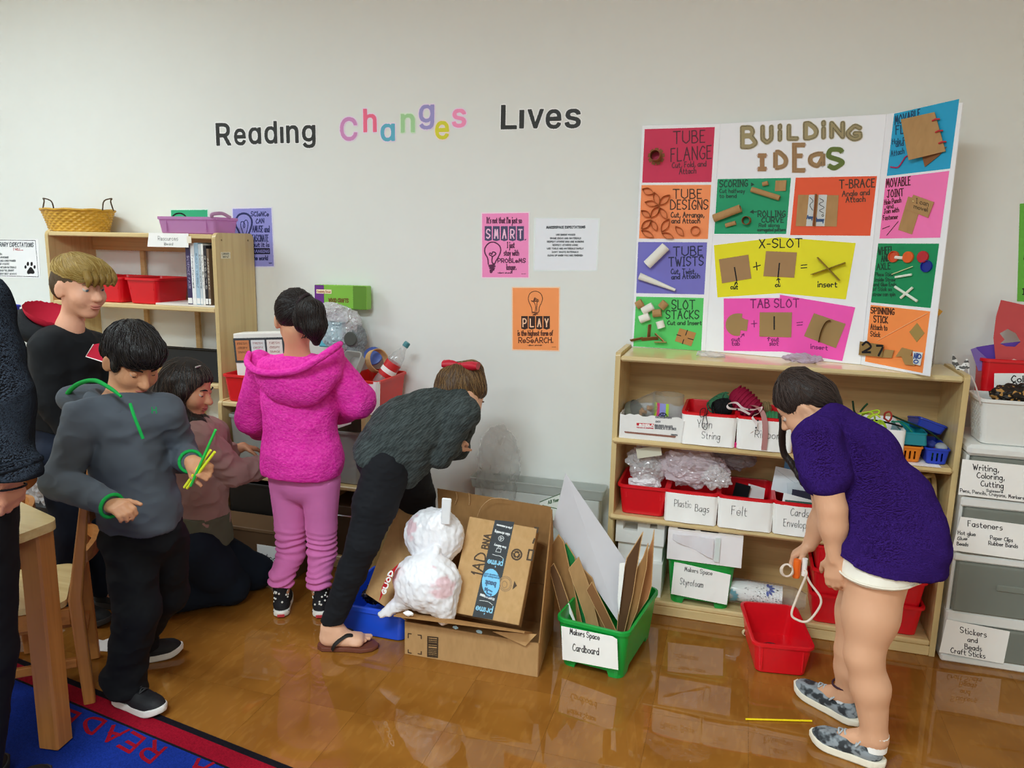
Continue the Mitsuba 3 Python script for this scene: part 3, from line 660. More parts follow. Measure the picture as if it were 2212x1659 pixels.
# slot stacks
k = card(fr, z, [(75, 730), (830, 745), (800, 1335), (42, 1285)], '#55c865')
gr = col('#0f3f1c', 0.6)
Ink(fr, z, 1.7).t('SLOT', 475, 730, 870, 100).t('STACKS', 410, 775, 978, 92).done(k, 'heading', gr)
Ink(fr, z, 1.3).t('Cut and Insert', 425, 805, 1045, 44).done(k, 'lettering', gr)
for x0, y0, x1, y1, c in ((85, 830, 150, 790, 0), (150, 890, 265, 830, 2), (355, 850, 410, 790, 0), (265, 915, 360, 905, 0), (120, 985, 225, 945, 2), (340, 1000, 362, 1075, 2)):
    L = along(fr, z, TM([[0, 0, 0]], [[0, 0, 0]]), x0, y0, x1, y1, 0)[1]
    add(k, 'slotted_tube', along(fr, z, ring2(0.0165, L), x0, y0, x1, y1, 0.019)[0], [KRAFT, None, CARD[2]][c], 40)
for x, y, deg, w, tl in ((90, 1215, 15, 0.055, 70), (235, 1110, 88, 0.055, 75), (330, 1190, -40, 0.05, 72), (230, 1215, 8, 0.07, 60), (350, 1240, 3, 0.05, 80)):
    add(k, 'slotted_square', lay(fr, z, box(-w / 2, w / 2, 0, 0.03, -0.0015, 0.0015), x, y, 0.004, deg, (tl, 0, 0)), CARD[1] if deg > 5 else KRAFT, False)
sq = patch(k, 'slotted_square', fr, z, [(560, 1083), (745, 1135), (690, 1285), (508, 1225)], col('#b5824f', 0.8, 0.2), 0.003, 0.0008)
Ink(fr, z, 1.3, 0.0042).l([(648, 1105), (628, 1160)]).l([(530, 1155), (575, 1168)]).l([(655, 1195), (712, 1212)]).l([(607, 1210), (592, 1255)]).done(sq, 'cut_line', INK)
# title letters cut from cardboard
fr = FCf
for ch, x0, y0, x1, y1, c, zz in (('B', 1225, 430, 1362, 640, 0, zA), ('U', 1445, 425, 1540, 590, 0, zA), ('i', 1632, 412, 1634, 560, 0, zA), ('L', 1730, 415, 1815, 550, 0, zA), ('D', 100, 385, 220, 545, 0, zB), ('i', 290, 375, 305, 535, 0, zB), ('N', 385, 385, 505, 530, 0, zB), ('G', 560, 415, 690, 555, 0, zB),
                                  ('I', 1395, 735, 1485, 880, '#b06a4c', zA), ('D', 1585, 695, 1700, 865, '#6a4a38', zA), ('E', 1790, 620, 1905, 895, '#8a5a3c', zA), ('a', 160, 715, 290, 845, '#3a2a28', zB), ('S', 350, 665, 500, 870, '#5f7a3c', zB)):
    S, W = strokes(ch); hh = 10 if ch == 'i' else 7
    hmax = max(P[:, 1].max() for P in S); 
    L2 = [ons(fr, zz, np.stack([x0 + (x1 - x0) * P[:, 0] / max(W, 0.01) if W > 0.1 else np.full(len(P), (x0 + x1) / 2), y1 - (y1 - y0) * P[:, 1] / hmax], 1)) for P in S]
    body = MultiLineString([LineString(p) for p in L2 if len(p) > 1])
    g = body.buffer(0.0085, cap_style=2, join_style=2) if c else body.buffer(0.009)
    kk = add(bd, 'title_letter', infr(fr, ext(g.simplify(0.0006), 0.003), 0.0006), {0: col('#a39672', 0.8, 0.2), '#5f7a3c': col('#68763e', 0.8, 0.2)}.get(c, col('#a2835f', 0.8, 0.2)), False)
    edge = body.buffer(0.0052 if c == 0 else 0.004); rings = [A(r.coords) for gg in getattr(edge, 'geoms', [edge]) for r in [gg.exterior]]
    add(kk, 'marker_outline', infr(fr, lines_mesh(rings, 0.0014 if c == 0 else 0.0011), 0.0038), INK if c == 0 else col(c, 0.6), False)
# scoring / rolling curve
z = zA
k = card(fr, z, [(957, 990), (1752, 977), (1700, 1585), (920, 1583)], '#149766')
dg = col('#0b3a26', 0.6)
Ink(fr, z, 1.6).t('SCORING', 980, 1280, 1078, 72, 1068).done(k, 'heading', dg); Ink(fr, z, 1.6).t('ROLLING', 1395, 1690, 1398, 64).t('CURVE', 1435, 1670, 1460, 52).l([(1380, 1345), (1315, 1345)]).done(k, 'heading', dg)
Ink(fr, z, 1.1).t('Cut halfway', 978, 1250, 1138, 42).t('to bend', 980, 1160, 1192, 40).done(k, 'lettering', dg); Ink(fr, z, 1.1).t('Roll along', 1405, 1625, 1508, 36).t('corrugated pattern', 1390, 1692, 1555, 32).done(k, 'lettering', dg)
for p in ([(1320, 1025), (1358, 1052), (1318, 1068)], [(1345, 1320), (1305, 1348), (1350, 1368)]): patch(k, 'arrow', fr, z, p, dg, 0.0003, 0.0007)
for x0, y0, x1, y1, r, tr in ((1330, 1105, 1635, 1200, 0.011, 0.7), (930, 1420, 1220, 1310, 0.017, 0.6), (1450, 1050, 1510, 1035, 0.009, 0.6), (1050, 1495, 1160, 1465, 0.009, 0.5)):
    L = along(fr, z, TM([[0, 0, 0]], [[0, 0, 0]]), x0, y0, x1, y1, 0)[1]
    add(k, 'rolled_card', along(fr, z, scroll(L, r, r, 1.1), x0, y0, x1, y1, r + 0.002)[0], KRAFT, 60)
add(k, 'scored_square', lay(fr, z, cat([box(-0.022, 0, -0.02, 0.02, 0, 0.002), mv(box(0, 0.022, -0.02, 0.02, 0, 0.002), (0, 0, 0), (0, -20, 0))]), 1645, 1062, 0.001), KRAFT, False)
add(k, 'curled_ring', lay(fr, z, ring2(0.0165, 0.028), 1278, 1440, 0.001), CARD[1], 40)
# T-brace
k = patch(bd, 'idea_card', fr, ID, [(1719, 384), (1894.5, 380.4), (1879.8, 509.3), (1707, 507.7)], col('#e4542a', 0.6), 0.0006, 0.0002)
z = zB
Ink(fr, z, 1.7).t('T-BRACE', 470, 850, 1090, 88, 1075).done(k, 'heading', ob)
Ink(fr, z, 1.3).t('Angle and', 500, 795, 1178, 58, 1160).t('Attach', 540, 748, 1242, 58, 1232).done(k, 'lettering', ob)
b1 = patch(k, 'card_square', fr, z, [(22, 1160), (462, 1165), (440, 1505), (-5, 1500)], KRAFT, 0.002, 0.0008)
for q in ([(140, 1160), (205, 1160), (185, 1500), (108, 1500)], [(245, 1160), (337, 1160), (308, 1502), (215, 1500)]):
    s = patch(b1, 'printed_strip', fr, z, q, col('#cfd3d2', 0.6), 0.001, 0.003)
Ink(fr, z, 1.6, 0.0045).t('Amy', 118, 180, 1420, 36).t('bunny', 222, 300, 1450, 40).done(k, 'strip_print', col('#33507e', 0.6))
Ink(fr, z, 0.8, 0.0045).c(290, 1385, 10).c(270, 1440, 9).l([(255, 1200), (300, 1230), (250, 1260), (305, 1300), (255, 1330), (300, 1360)], 4).l([(150, 1190), (185, 1230), (150, 1270), (180, 1330)], 4).done(k, 'strip_print', INK)
a0, a1 = loc(fr, z, 222, 1155, 0.003), loc(fr, z, 195, 1500, 0.003); n3 = fr[3] * 0.03; tk = fr[1] * 0.0015
add(k, 'brace_fin', hullm([a0 - tk, a0 + tk, a1 - tk, a1 + tk, a0 - tk + n3, a0 + tk + n3, a1 - tk + n3, a1 + tk + n3]), CARD[1], False)
# X-slot (two yellow sheets) and tab slot (two pink sheets)
Y1, K1 = '#e6de12', '#f052b4'
k = card(fr, zC, [(945, 155), (1700, 62), (1690, 690), (985, 738)], Y1)
c2D = lambda x, y: (zD(x, y)[0] * 5.184 - 1360 * 5.184, zD(x, y)[1] * 5.184 - 500 * 5.184)
k2 = patch(bd, 'idea_card', fr, zC, [(1688, 66), c2D(665, 130), c2D(555, 760), (1690, 692)], col(Y1, 0.6), 0.0006, 0.0009)
Ink(fr, zC, 1.6, 0.0018).t('X-SLOT', 1455, 1930, 185, 95, 175).done(k, 'heading', INK)
Ink(fr, zC, 1.4, 0.0014).t('cut', 1135, 1210, 645, 50).t('cut', 1635, 1720, 622, 50, 612).l([(1175, 605), (1198, 565), (1180, 580)]).l([(1198, 565), (1208, 590)]).l([(1675, 575), (1665, 525), (1650, 545)]).l([(1665, 525), (1685, 540)]).l([(1388, 400), (1465, 378)]).l([(1420, 345), (1428, 432)]).done(k, 'lettering', INK)
Ink(fr, zD, 1.4, 0.0018).t('insert', 245, 455, 622, 60).l([(55, 380), (120, 372)]).l([(55, 410), (118, 404)]).done(k2, 'lettering', INK)
for q, cl in (([(1003, 312), (1330, 260), (1365, 525), (1038, 580)], [(1178, 405), (1202, 550)]), ([(1530, 220), (1875, 235), (1845, 518), (1500, 500)], [(1680, 358), (1665, 508)])):
    s = patch(k, 'card_square', fr, zC, q, col('#a5825c', 0.8, 0.2), 0.002, 0.0016)
    Ink(fr, zC, 2.0, 0.0042).l(cl).done(s, 'cut_line', INK)
for p, q in (((245, 290), (490, 545)), ((178, 480), (552, 348))):
    a0, a1 = loc(fr, zD, *p, 0.0015), loc(fr, zD, *q, 0.0015); n3 = fr[3] * 0.03; tk = np.cross(a1 - a0, fr[3]); tk = tk / np.linalg.norm(tk) * 0.0013
    add(k2, 'crossed_card', hullm([a + s * tk + e for a in (a0, a1) for s in (-1, 1) for e in (0 * n3, n3)]), col('#8a7430', 0.8, 0.2), False)
k = card(fr, zC, [(1055, 750), (1700, 745), (1700, 1345), (1055, 1335)], K1)
k2 = patch(bd, 'idea_card', fr, zC, [(1683, 708), c2D(660, 850), c2D(515, 1450), (1690, 1340)], col(K1, 0.6), 0.0006, 0.0009)
dm = col('#7a1560', 0.6)
Ink(fr, zC, 1.8, 0.0018).t('TAB SLOT', 1355, 1895, 855, 92, 848).done(k, 'heading', dm)
Ink(fr, zC, 1.3, 0.0014).t('cut', 1145, 1235, 1228, 44).t('tab', 1148, 1230, 1275, 44).l([(1245, 1185), (1280, 1145), (1255, 1155)]).l([(1280, 1145), (1282, 1170)]).l([(1365, 1035), (1425, 1028)]).l([(1393, 1000), (1397, 1070)]).done(k, 'lettering', dm)
Ink(fr, zC, 1.3, 0.0018).t('cut', 1590, 1670, 1228, 44).t('slot', 1570, 1665, 1275, 44).l([(1555, 1225), (1558, 1188), (1545, 1200)]).l([(1558, 1188), (1575, 1198)]).l([(1875, 1022), (1938, 1015)]).l([(1875, 1050), (1935, 1045)]).done(k2, 'lettering', dm)
Ink(fr, zD, 1.3, 0.0018).t('insert', 165, 350, 1310, 48, 1328).done(k2, 'lettering', dm)
TAN = col('#a08257', 0.8, 0.2)
patch(k, 'tabbed_disc', fr, zC, [(1265, 920), (1258, 965), (1300, 985), (1330, 990), (1315, 1115), (1245, 1105), (1235, 1170)] + [tuple(p) for p in arc(1205, 1043, 128, 126, 75, 275, 14)], TAN, 0.002, 0.0008)
s = patch(k, 'card_square', fr, zC, [(1460, 905), (1820, 905), (1812, 1185), (1455, 1175)], TAN, 0.002, 0.0018)
Ink(fr, zC, 2.0, 0.0045).l([(1622, 955), (1622, 1095)]).done(s, 'cut_line', INK)
s = patch(k2, 'card_square', fr, zD, [(200, 915), (555, 1035), (445, 1305), (88, 1170)], TAN, 0.002, 0.0018)
P = [loc(fr, zD, *p, 0.004) for p in spline([(255, 1238), (282, 1120), (330, 1020), (370, 990), (385, 1000)], 4)]; n3 = fr[3] * 0.02
add(s, 'inserted_tab', TM(np.vstack([P, A(P) + n3, A(P) + fr[1] * 0.002, A(P) + n3 + fr[1] * 0.002]), [f for i in range(len(P) - 1) for b in (0, 2 * len(P)) for f in ((b + i, b + i + 1, b + len(P) + i), (b + i + 1, b + len(P) + i + 1, b + len(P) + i))]), col('#6e5330', 0.8, 0.2), False)
# right flap
fr, z = FRf, zB
k = card(fr, z, [(1065, 280), (1770, 120), (1670, 875), (985, 955)], '#22a0cc')
nb = col('#123a5c', 0.6)
Ink(fr, z, 1.7).t('MOVABLE', 1075, 1345, 400, 92, 322).t('FLAP', 1085, 1300, 505, 92, 475).done(k, 'heading', nb)
Ink(fr, z, 1.2).t('Hole Punch', 1045, 1300, 612, 55, 575).t('and', 1085, 1165, 640, 48, 625).t('Attach', 1030, 1172, 745, 62, 712).done(k, 'lettering', nb)
f1 = add(k, 'back_flap', hullm([loc(fr, z, *p, h) for p in ((1370, 720), (1640, 640), (1560, 735), (1405, 858)) for h in (0.003, 0.005)]), CARD[1], False)
f2 = add(k, 'front_flap', hullm([loc(fr, z, *p, h + e) for p, h in (((1180, 348), 0.02), ((1520, 265), 0.008), ((1640, 690), 0.008), ((1285, 790), 0.03)) for e in (0, 0.003)]), KRAFT, False)
for x, y in ((1560, 345), (1595, 470), (1630, 590)): add(f2, 'red_fastener', tube([loc(fr, z, x - 50, y + 15, 0.016), loc(fr, z, x - 10, y, 0.02), loc(fr, z, x + 12, y - 5, 0.008)], 0.0028, 6), col('#c83038', 0.5), 40)
add(k, 'red_cord', tube([loc(fr, z, x, y, 0.004) for x, y in ((1030, 858), (1110, 862), (1160, 800), (1200, 745), (1265, 735))], 0.0025, 6, 5), col('#b03060', 0.6), 40)
k = card(fr, z, [(975, 985), (1662, 900), (1562, 1625), (905, 1635)], '#f778b8')
Ink(fr, z, 1.6).t('MOVABLE', 980, 1240, 1080, 90, 1052).t('JOINT', 990, 1165, 1190, 78, 1170).done(k, 'heading', mar)
Ink(fr, z, 1.2).t('Hole Punch', 960, 1140, 1268, 52, 1240).t('and', 985, 1055, 1305, 42).t('Join with', 955, 1115, 1365, 48, 1345).t('Fastener', 945, 1105, 1435, 50, 1420).l([(940, 1530), (1015, 1500)]).l([(985, 1600), (1110, 1450)]).done(k, 'lettering', mar)
patch(k, 'long_arm', fr, z, [(1220, 1180), (1335, 1210), (1330, 1370), (1260, 1590), (1112, 1540)], KRAFT, 0.002, 0.001)
s = patch(k, 'short_arm', fr, z, [(1280, 1160), (1505, 1240), (1440, 1410), (1215, 1320)], KRAFT, 0.002, 0.0035)
Ink(fr, z, 1.2, 0.006).t('I can', 1315, 1445, 1250, 52, 1285).t('move!', 1290, 1435, 1305, 45, 1345).done(s, 'lettering', col('#5a4426', 0.6))
add(s, 'brass_fastener', mv(trimesh.creation.icosphere(1, 0.0035), loc(fr, z, 1280, 1232, 0.006)), col('#e8d8a0', 0.3, metal=0.8), True)
z = zD
k = card(fr, z, [(920, 135), (1600, 137), (1505, 857), (838, 793)], '#0c8a55')
Ink(fr, z, 1.5).t('WHEEL', 920, 1085, 262, 82, 250).t('AND', 955, 1045, 340, 66, 328).t('AXLE', 905, 1055, 432, 70, 420).done(k, 'heading', dg)
Ink(fr, z, 1.0).t('Place Stick', 890, 1085, 500, 40).t('Inside Straw', 880, 1110, 558, 40).t('and Glue Ends', 868, 1120, 612, 40).t('of Stick so', 862, 1070, 665, 40).t('straw can spin', 858, 1110, 722, 40).done(k, 'lettering', dg)
def cap(r, h=0.009, inner=False): return lathe([(0.0005, h), (r * 0.92, h), (r, h - 0.0015), (r, 0)], 20, True) if not inner else lathe([(r, 0), (r, h), (r - 0.002, h), (r - 0.002, 0.002), (0.0005, 0.002)], 20)
for x, y, c, inn in ((1102, 282, '#d2522c', True), (1262, 288, '#dc5c20', False), (1427, 285, '#b3202c', False), (1468, 390, '#16288c', True)):
    add(k, 'bottle_cap', lay(fr, z, cap(0.0205, inner=inn), x, y, 0.001), col(c, 0.4), 40)
for x0, y0, x1, y1, r, c in ((1125, 290, 1210, 298, 0.006, '#e6e4da'), (1085, 480, 1320, 392, 0.0018, '#cfd3a0'), (1125, 512, 1305, 482, 0.0045, '#dfeadb'), (1120, 618, 1370, 780, 0.005, '#dbe6da'), (1185, 745, 1318, 628, 0.0048, '#e6e6d8')):
    add(k, 'axle_stick', tube([loc(fr, z, x0, y0, 0.008), loc(fr, z, x1, y1, 0.008)], r, 8), col(c, 0.5), 40)
k = card(fr, z, [(835, 822), (1500, 895), (1415, 1585), (772, 1455)], '#f8914c')
Ink(fr, z, 1.7).t('SPINNING', 840, 1098, 915, 66, 932).t('STICK', 872, 1025, 1015, 72, 1028).done(k, 'heading', ob)
Ink(fr, z, 1.3).t('Attach to', 835, 1020, 1098, 62, 1108).t('Stick', 835, 940, 1172, 54, 1182).done(k, 'lettering', ob)
add(k, 'wooden_stick', tube([loc(fr, z, 915, 1222, 0.003), loc(fr, z, 1475, 915, 0.003)], 0.0017, 6), col('#eeb27c', 0.6), 40)
patch(k, 'card_diamond', fr, z, [(1358, 1025), (1440, 1140), (1355, 1238), (1272, 1125)], col('#a58a50', 0.8, 0.2), 0.002, 0.001)
s = add(k, 'card_scrap', hullm([loc(fr, z, *p, h) for p in ((742, 1230), (1005, 1270), (990, 1405), (728, 1380)) for h in (0.012, 0.015)]), col('#8f7448', 0.8, 0.2), False)
Ink(fr, z, 3.4, 0.0165).t('2', 775, 860, 1350, 115).t('-', 935, 995, 1290, 30).l([(1000, 1300), (955, 1385)]).done(s, 'marker_print', INK)
for p in (((1010, 1320), (1110, 1330), (1085, 1415), (960, 1410)), ((1200, 1300), (1320, 1330), (1295, 1400), (1130, 1400)), ((1195, 1400), (1350, 1390), (1345, 1500), (1235, 1490))):
    add(k, 'card_scrap', hullm([loc(fr, z, *q, h) for q in p for h in (0.006, 0.009)]), col('#a88654', 0.8, 0.2), False)
s = add(k, 'printed_scrap', hullm([loc(fr, z, *q, h) for q in ((1330, 1340), (1440, 1355), (1410, 1500), (1335, 1480)) for h in (0.01, 0.013)]), col('#d4dada', 0.6), False)
Ink(fr, z, 1.6, 0.0145).t('AR', 1345, 1395, 1420, 55).c(1405, 1395, 20, 24).c(1370, 1455, 24, 18).done(s, 'blue_print', col('#2c4488', 0.6))

# ================================================================ bins, sheets and bags
def bin_mesh(w, d, h, r=0.022, taper=0.012, t=0.003, rim=0.009, lip=0.012):
    a = lambda x, z, rr: rrect(w - 2 * x, d - 2 * x, max(rr, 0.004), z)
    return loft([a(taper + 0.006, 0, r), a(taper, 0.004, r), a(0.0, h - lip, r), a(-rim, h - lip + 0.001, r + rim), a(-rim, h - 0.002, r + rim), a(-rim + 0.002, h, r + rim), a(t - 0.001, h, r), a(t, h - 0.003, r), a(taper + t, t, r)])
def gsheet(fn, nu=10, nv=8):
    P = A([[fn(u, v) for v in np.linspace(0, 1, nv)] for u in np.linspace(0, 1, nu)], float).reshape(-1, 3)
    return TM(P, [f for i in range(nu - 1) for j in range(nv - 1) for k in [i * nv + j] for f in ((k, k + nv, k + 1), (k + 1, k + nv, k + nv + 1))])
def blob(c, r, amp=0.02, freq=18, seed=0, sub_=4, ridge=True, R=None):
    m = trimesh.creation.icosphere(sub_, 1.0); n = A(m.vertices); v = n * A(r)
    f = meshkit.fbm(v * freq * (2.6 if ridge else 1) + 7.7 * seed, 3, seed); g = meshkit.fbm(v * freq * 0.8 + 3.3 * seed, 2, seed + 9); d = np.abs(f - 0.5) * 2.8 - 0.3 + (g - 0.5) * 2.4 if ridge else (f - 0.5) * 2
    v = v + n * (d * amp)[:, None]
    return TM((v if R is None else v @ R.T) + A(c), m.faces)
def place(m, x, y, z, rz=0.0): return mv(m, (x, y, z), (0, 0, rz))
def paper_label(parent, w, d_front, top, h, texts, x, y, z, rz=0.0, bulge=0.006, seed=0, wrap=0.02, flare=0.01, iw=0.0016, lname='paper_label'):
    """A paper hung over a bin's front, wrapped back at both ends; texts: (string, xa, xb, baseline, cap height) in metres from its middle and bottom."""
    rng = random.Random(seed); ph = rng.uniform(0, 6)
    R = rot(0, 0, rz)
    def fn(u, v):       # u across, v up, both in metres
        s = abs(u) - w / 2; xx, yy = u, d_front - 0.0035 - bulge * (1 - (2 * u / w) ** 2 if s < 0 else 0) * 0.6
        yy -= 0.0018 * (math.sin(u * 60 + ph) * math.sin(v * 40 + ph)) + flare * max(0, 1 - v / h) ** 2
        if s > 0: xx = math.copysign(w / 2 + 0.35 * s, u); yy += s * 0.93
        return R @ A([xx * (1 + 0.03 * v / h), yy, top - h + v]) + A([x, y, z])
    k = add(parent, lname, gsheet(lambda a, b: fn((a - 0.5) * (w + 2 * wrap), b * h), 25, 12), PAPER, True)
    if texts:
        P = []
        for (s, xa, xb, yb, ch) in texts:
            S, W = strokes(s)
            for p in S: P.append(np.stack([xa + (xb - xa) * p[:, 0] / max(W, 0.1), yb + p[:, 1] * ch / 7], 1))
        m = lines_mesh(P, iw); V = A([fn(a, b) for a, b, _ in m.vertices]) + (R @ A([0, -0.0012, 0]))
        add(k, 'handwriting', TM(V, m.faces), INK, False)
    return k
def red_bin(label, x, yf, z, w=0.196, d=0.268, h=0.128, mat=None, group=None, rz=0.0, name='plastic_bin', catg='bin', **kw):
    t = thing(name, label, catg, group)
    add(t, 'tub', place(bin_mesh(w, d, h, **kw), x, yf + d / 2, z, rz), mat or RED, 40)
    return t
def ribs(t, x, yf, z, w, h, mat):
    for s in (-1, 1): add(t, 'rib', box(x + s * w * 0.36 - 0.004, x + s * w * 0.36 + 0.004, yf + 0.002, yf + 0.009, z + h * 0.55, z + h - 0.012, 0.002), mat, 30)
FILM = clearp('bag_film', '#e6e4e6', 0.42, 1.5, 0.12); FILMP = clearp('bag_film_pink', '#e6d6de', 0.5, 1.5, 0.12); FROST = trans('#d9dcd8', 1.0, 0.4)

# ================================================================ on and in the tall bookcase
def basket():
    t = thing('wicker_basket', 'golden wicker basket with two wire handles on top of the tall bookcase', 'basket')
    cx, cy, z0, h, n, rows = -3.245, -0.165, BT - 0.0075, 0.106, 26, 9
    th = np.linspace(0, 2 * np.pi, n * 6 + 1)[:-1]; zz = np.linspace(0, 1, rows * 5 + 1)
    def rad(v): return 0.152 + 0.036 * v ** 1.3
    rings = []
    for inner in (0, 1):
        for v in (zz if not inner else zz[::-5]):
            row = np.floor(v * rows - 1e-6); w_ = 0.0035 * np.sin(th * n / 1.0 + np.pi * row) * abs(math.sin(v * rows * np.pi)) ** 0.5 + 0.0022 * abs(math.sin(v * rows * np.pi)) ** 0.5
            r = rad(v) + (w_ if not inner else -0.006 + 0 * th)
            rings.append(np.stack([cx + r * np.cos(th), cy + r * 0.74 * np.sin(th), np.full_like(th, z0 + v * h)], 1))
    g1, g2 = mi.Color3f(*lin('#d3a33a')), mi.Color3f(*lin('#9c6f1e'))
    M = tex('wicker', lambda p, n_, uv: g2 + (g1 - g2) * dr.clip(0.25 + 0.9 * fbm(p.x * 60, p.y * 60, p.z * 60, 2), 0, 1), 0.45, 0.4)
    add(t, 'woven_side', loft(rings, True, True), M, 50)
    rm = np.stack([cx + (rad(1) + 0.001) * np.cos(th[::4]), cy + (rad(1) + 0.001) * 0.74 * np.sin(th[::4]), z0 + h + 0.002 * np.sin(th[::4] * 9)], 1)
    add(t, 'rim', tube(np.vstack([rm, rm[:1]]), 0.006, 6), M, 60)
    for s in (-1, 1):
        P = [(cx + s * (0.188 if a != 0 else 0.215) + s * 0.0, cy + a * 0.035, z0 + h + (0.0 if abs(a) == 1 else 0.045 if abs(a) == 0.6 else 0.058)) for a in (-1, -0.6, 0, 0.6, 1)]
        add(t, 'wire_handle', tube(P, 0.0032, 6, 5), col('#4a3a2a', 0.4, metal=0.5), 60)
basket()
t = thing('plastic_bin', 'translucent lavender plastic bin with a clip on top of the tall bookcase', 'bin')
LAV = trans('#e2b2dd', 1.0, 0.25)
add(t, 'tub', place(bin_mesh(0.315, 0.17, 0.078, 0.012, 0.008, 0.003, 0.006, 0.014), -2.5, -0.2, BT - 0.0075), LAV, 40)
for s in (-1, 1): add(t, 'corner_rib', box(-2.5 + s * 0.11 - 0.003, -2.5 + s * 0.11 + 0.003, -0.288, -0.283, BT + 0.002, BT + 0.055, 0.001), LAV)
add(t, 'clip', tube([(-2.352, -0.29, BT + 0.07), (-2.345, -0.297, BT + 0.082), (-2.335, -0.24, BT + 0.088), (-2.33, -0.19, BT + 0.072)], 0.008, 8, 4), trans('#d8b4d2', 0.9, 0.3), 60)
t = thing('shelf_label', 'white Resources (Books) card taped to the top edge of the tall bookcase', 'label')
lf = frame((-2.706, BF - 0.0035, 1.452), (1, 0, 0.012), (0, 0, 1))
add(t, 'card', infr(lf, ext(Polygon([(0, 0), (0.232, -0.002), (0.236, 0.062), (0.014, 0.064)]), 0.0006)), PAPER, False)
write(t, lf, [text2d('Resources', 0.12, 0.029, 0.02, maxw=0.11), text2d('(Books)', 0.122, 0.008, 0.011, maxw=0.05)], 0.0015, INK, 0.001)
add(t, 'tape', infr(lf, box(0.226, 0.25, 0.018, 0.05, 0.0007, 0.0011)), col('#e6dcc8', 0.15, 0.7, coat=1.0), False)
for i, (x, rz, lab) in enumerate(((-2.775, 0, 'red plastic bin next to the books in the tall bookcase, its long side showing'), (-2.985, 0, 'middle red plastic bin in the tall bookcase, right behind the blond boy'), (-3.194, 0, 'leftmost red plastic bin in the tall bookcase, behind the blond boy'))):
    t = red_bin(lab, x, -0.29, 1.1775, 0.185, 0.236, 0.125, group='red bins in the tall bookcase', rz=rz)
    ribs(t, x, -0.29, 1.1775, 0.185, 0.125, RED)
t = one('magazine', 'flat white magazine lying under the upright books in the tall bookcase', 'magazine', box(-2.70, -2.352, -0.285, -0.08, 1.1775, 1.187, 0.001), col('#d9d3cc', 0.5))
xb = -2.515
for i, (w, h, c, tx, tc, lab) in enumerate((
        (0.026, 0.275, '#3a2f55', 'SCIENCE FAIR', '#cfc6e0', 'dark purple book with a white foot label, leftmost on the upper shelf'),
        (0.022, 0.285, '#e8e9ea', 'Transformed', '#30343c', 'white book titled Transformed, second from the left'),
        (0.021, 0.288, '#a7c3d6', 'BUILD IT YOURSELF', '#38506a', 'light blue book, third from the left'),
        (0.015, 0.282, '#c3ccd0', 'EXPERIMENTS', '#4a5560', 'thin pale grey book right of the light blue book'),
        (0.012, 0.283, '#eceae4', 'INVENT', '#55504a', 'thinnest cream book on the upper shelf'),
        (0.016, 0.276, '#26242a', 'ROBOTS', '#c9c4bc', 'black book, second from the bookcase side'),
        (0.014, 0.262, '#6f5a48', 'PAPER CRAFT', '#e2d8c6', 'brown book, nearest to the right side of the bookcase'))):
    t = thing('book', lab, 'book', 'upright books in the tall bookcase')
    m = [box(xb, xb + 0.002, -0.28, -0.1, 1.1875, 1.1875 + h), box(xb + w - 0.0022, xb + w - 0.0002, -0.28, -0.1, 1.1875, 1.1875 + h), box(xb, xb + w - 0.0002, -0.282, -0.279, 1.1875, 1.1875 + h, 0.001)]
    add(t, 'cover', m, col(c, 0.4), False)
    add(t, 'pages', box(xb + 0.0021, xb + w - 0.0024, -0.278, -0.103, 1.190, 1.1875 + h - 0.004), PAPER, False)
    bf = frame((xb + w / 2 - 0.0001, -0.2822, 1.1875), (0, 0, -1), (1, 0, 0))
    write(t, bf, [text2d(tx, -h * 0.55, -w * 0.2, w * 0.42, maxw=h * 0.55)], 0.0013, col(tc, 0.6), 0.0004)
    add(t, 'foot_label', box(xb + 0.0012, xb + w - 0.0014, -0.2828, -0.2821, 1.192, 1.218), PAPER, False)
    xb += w + 0.0006
t = thing('carton', 'brown cardboard carton at the back of the middle shelf of the tall bookcase', 'box')
add(t, 'body', box(-2.80, -2.53, -0.2, -0.06, 0.8155, 0.915, 0.001), KRAFT, False); add(t, 'flap', mv(cbox(0.268, 0.09, 0.002), (-2.665, -0.14, 0.925), (14, 0, 0)), KRAFT, False)
t = thing('monitor', 'black flat tray with raised rim leaning in the tall bookcase beside its right side', 'tray')
add(t, 'panel', mv(box(-0.17, 0.17, -0.008, 0.008, 0.0, 0.15, 0.004), (-2.53, -0.27, 0.818), (-8, 0, 0)), col('#141416', 0.35), 30); add(t, 'rim', mv(box(-0.172, 0.172, -0.02, 0.012, 0.148, 0.158, 0.003), (-2.53, -0.27, 0.818), (-8, 0, 0)), col('#0c0c0e', 0.25), 30)
one('wooden_board', 'thin pale wooden board lying on the shelf under the black tray', 'board', box(-2.66, -2.36, -0.29, -0.1, 0.451, 0.466, 0.002), MAPLE, False)

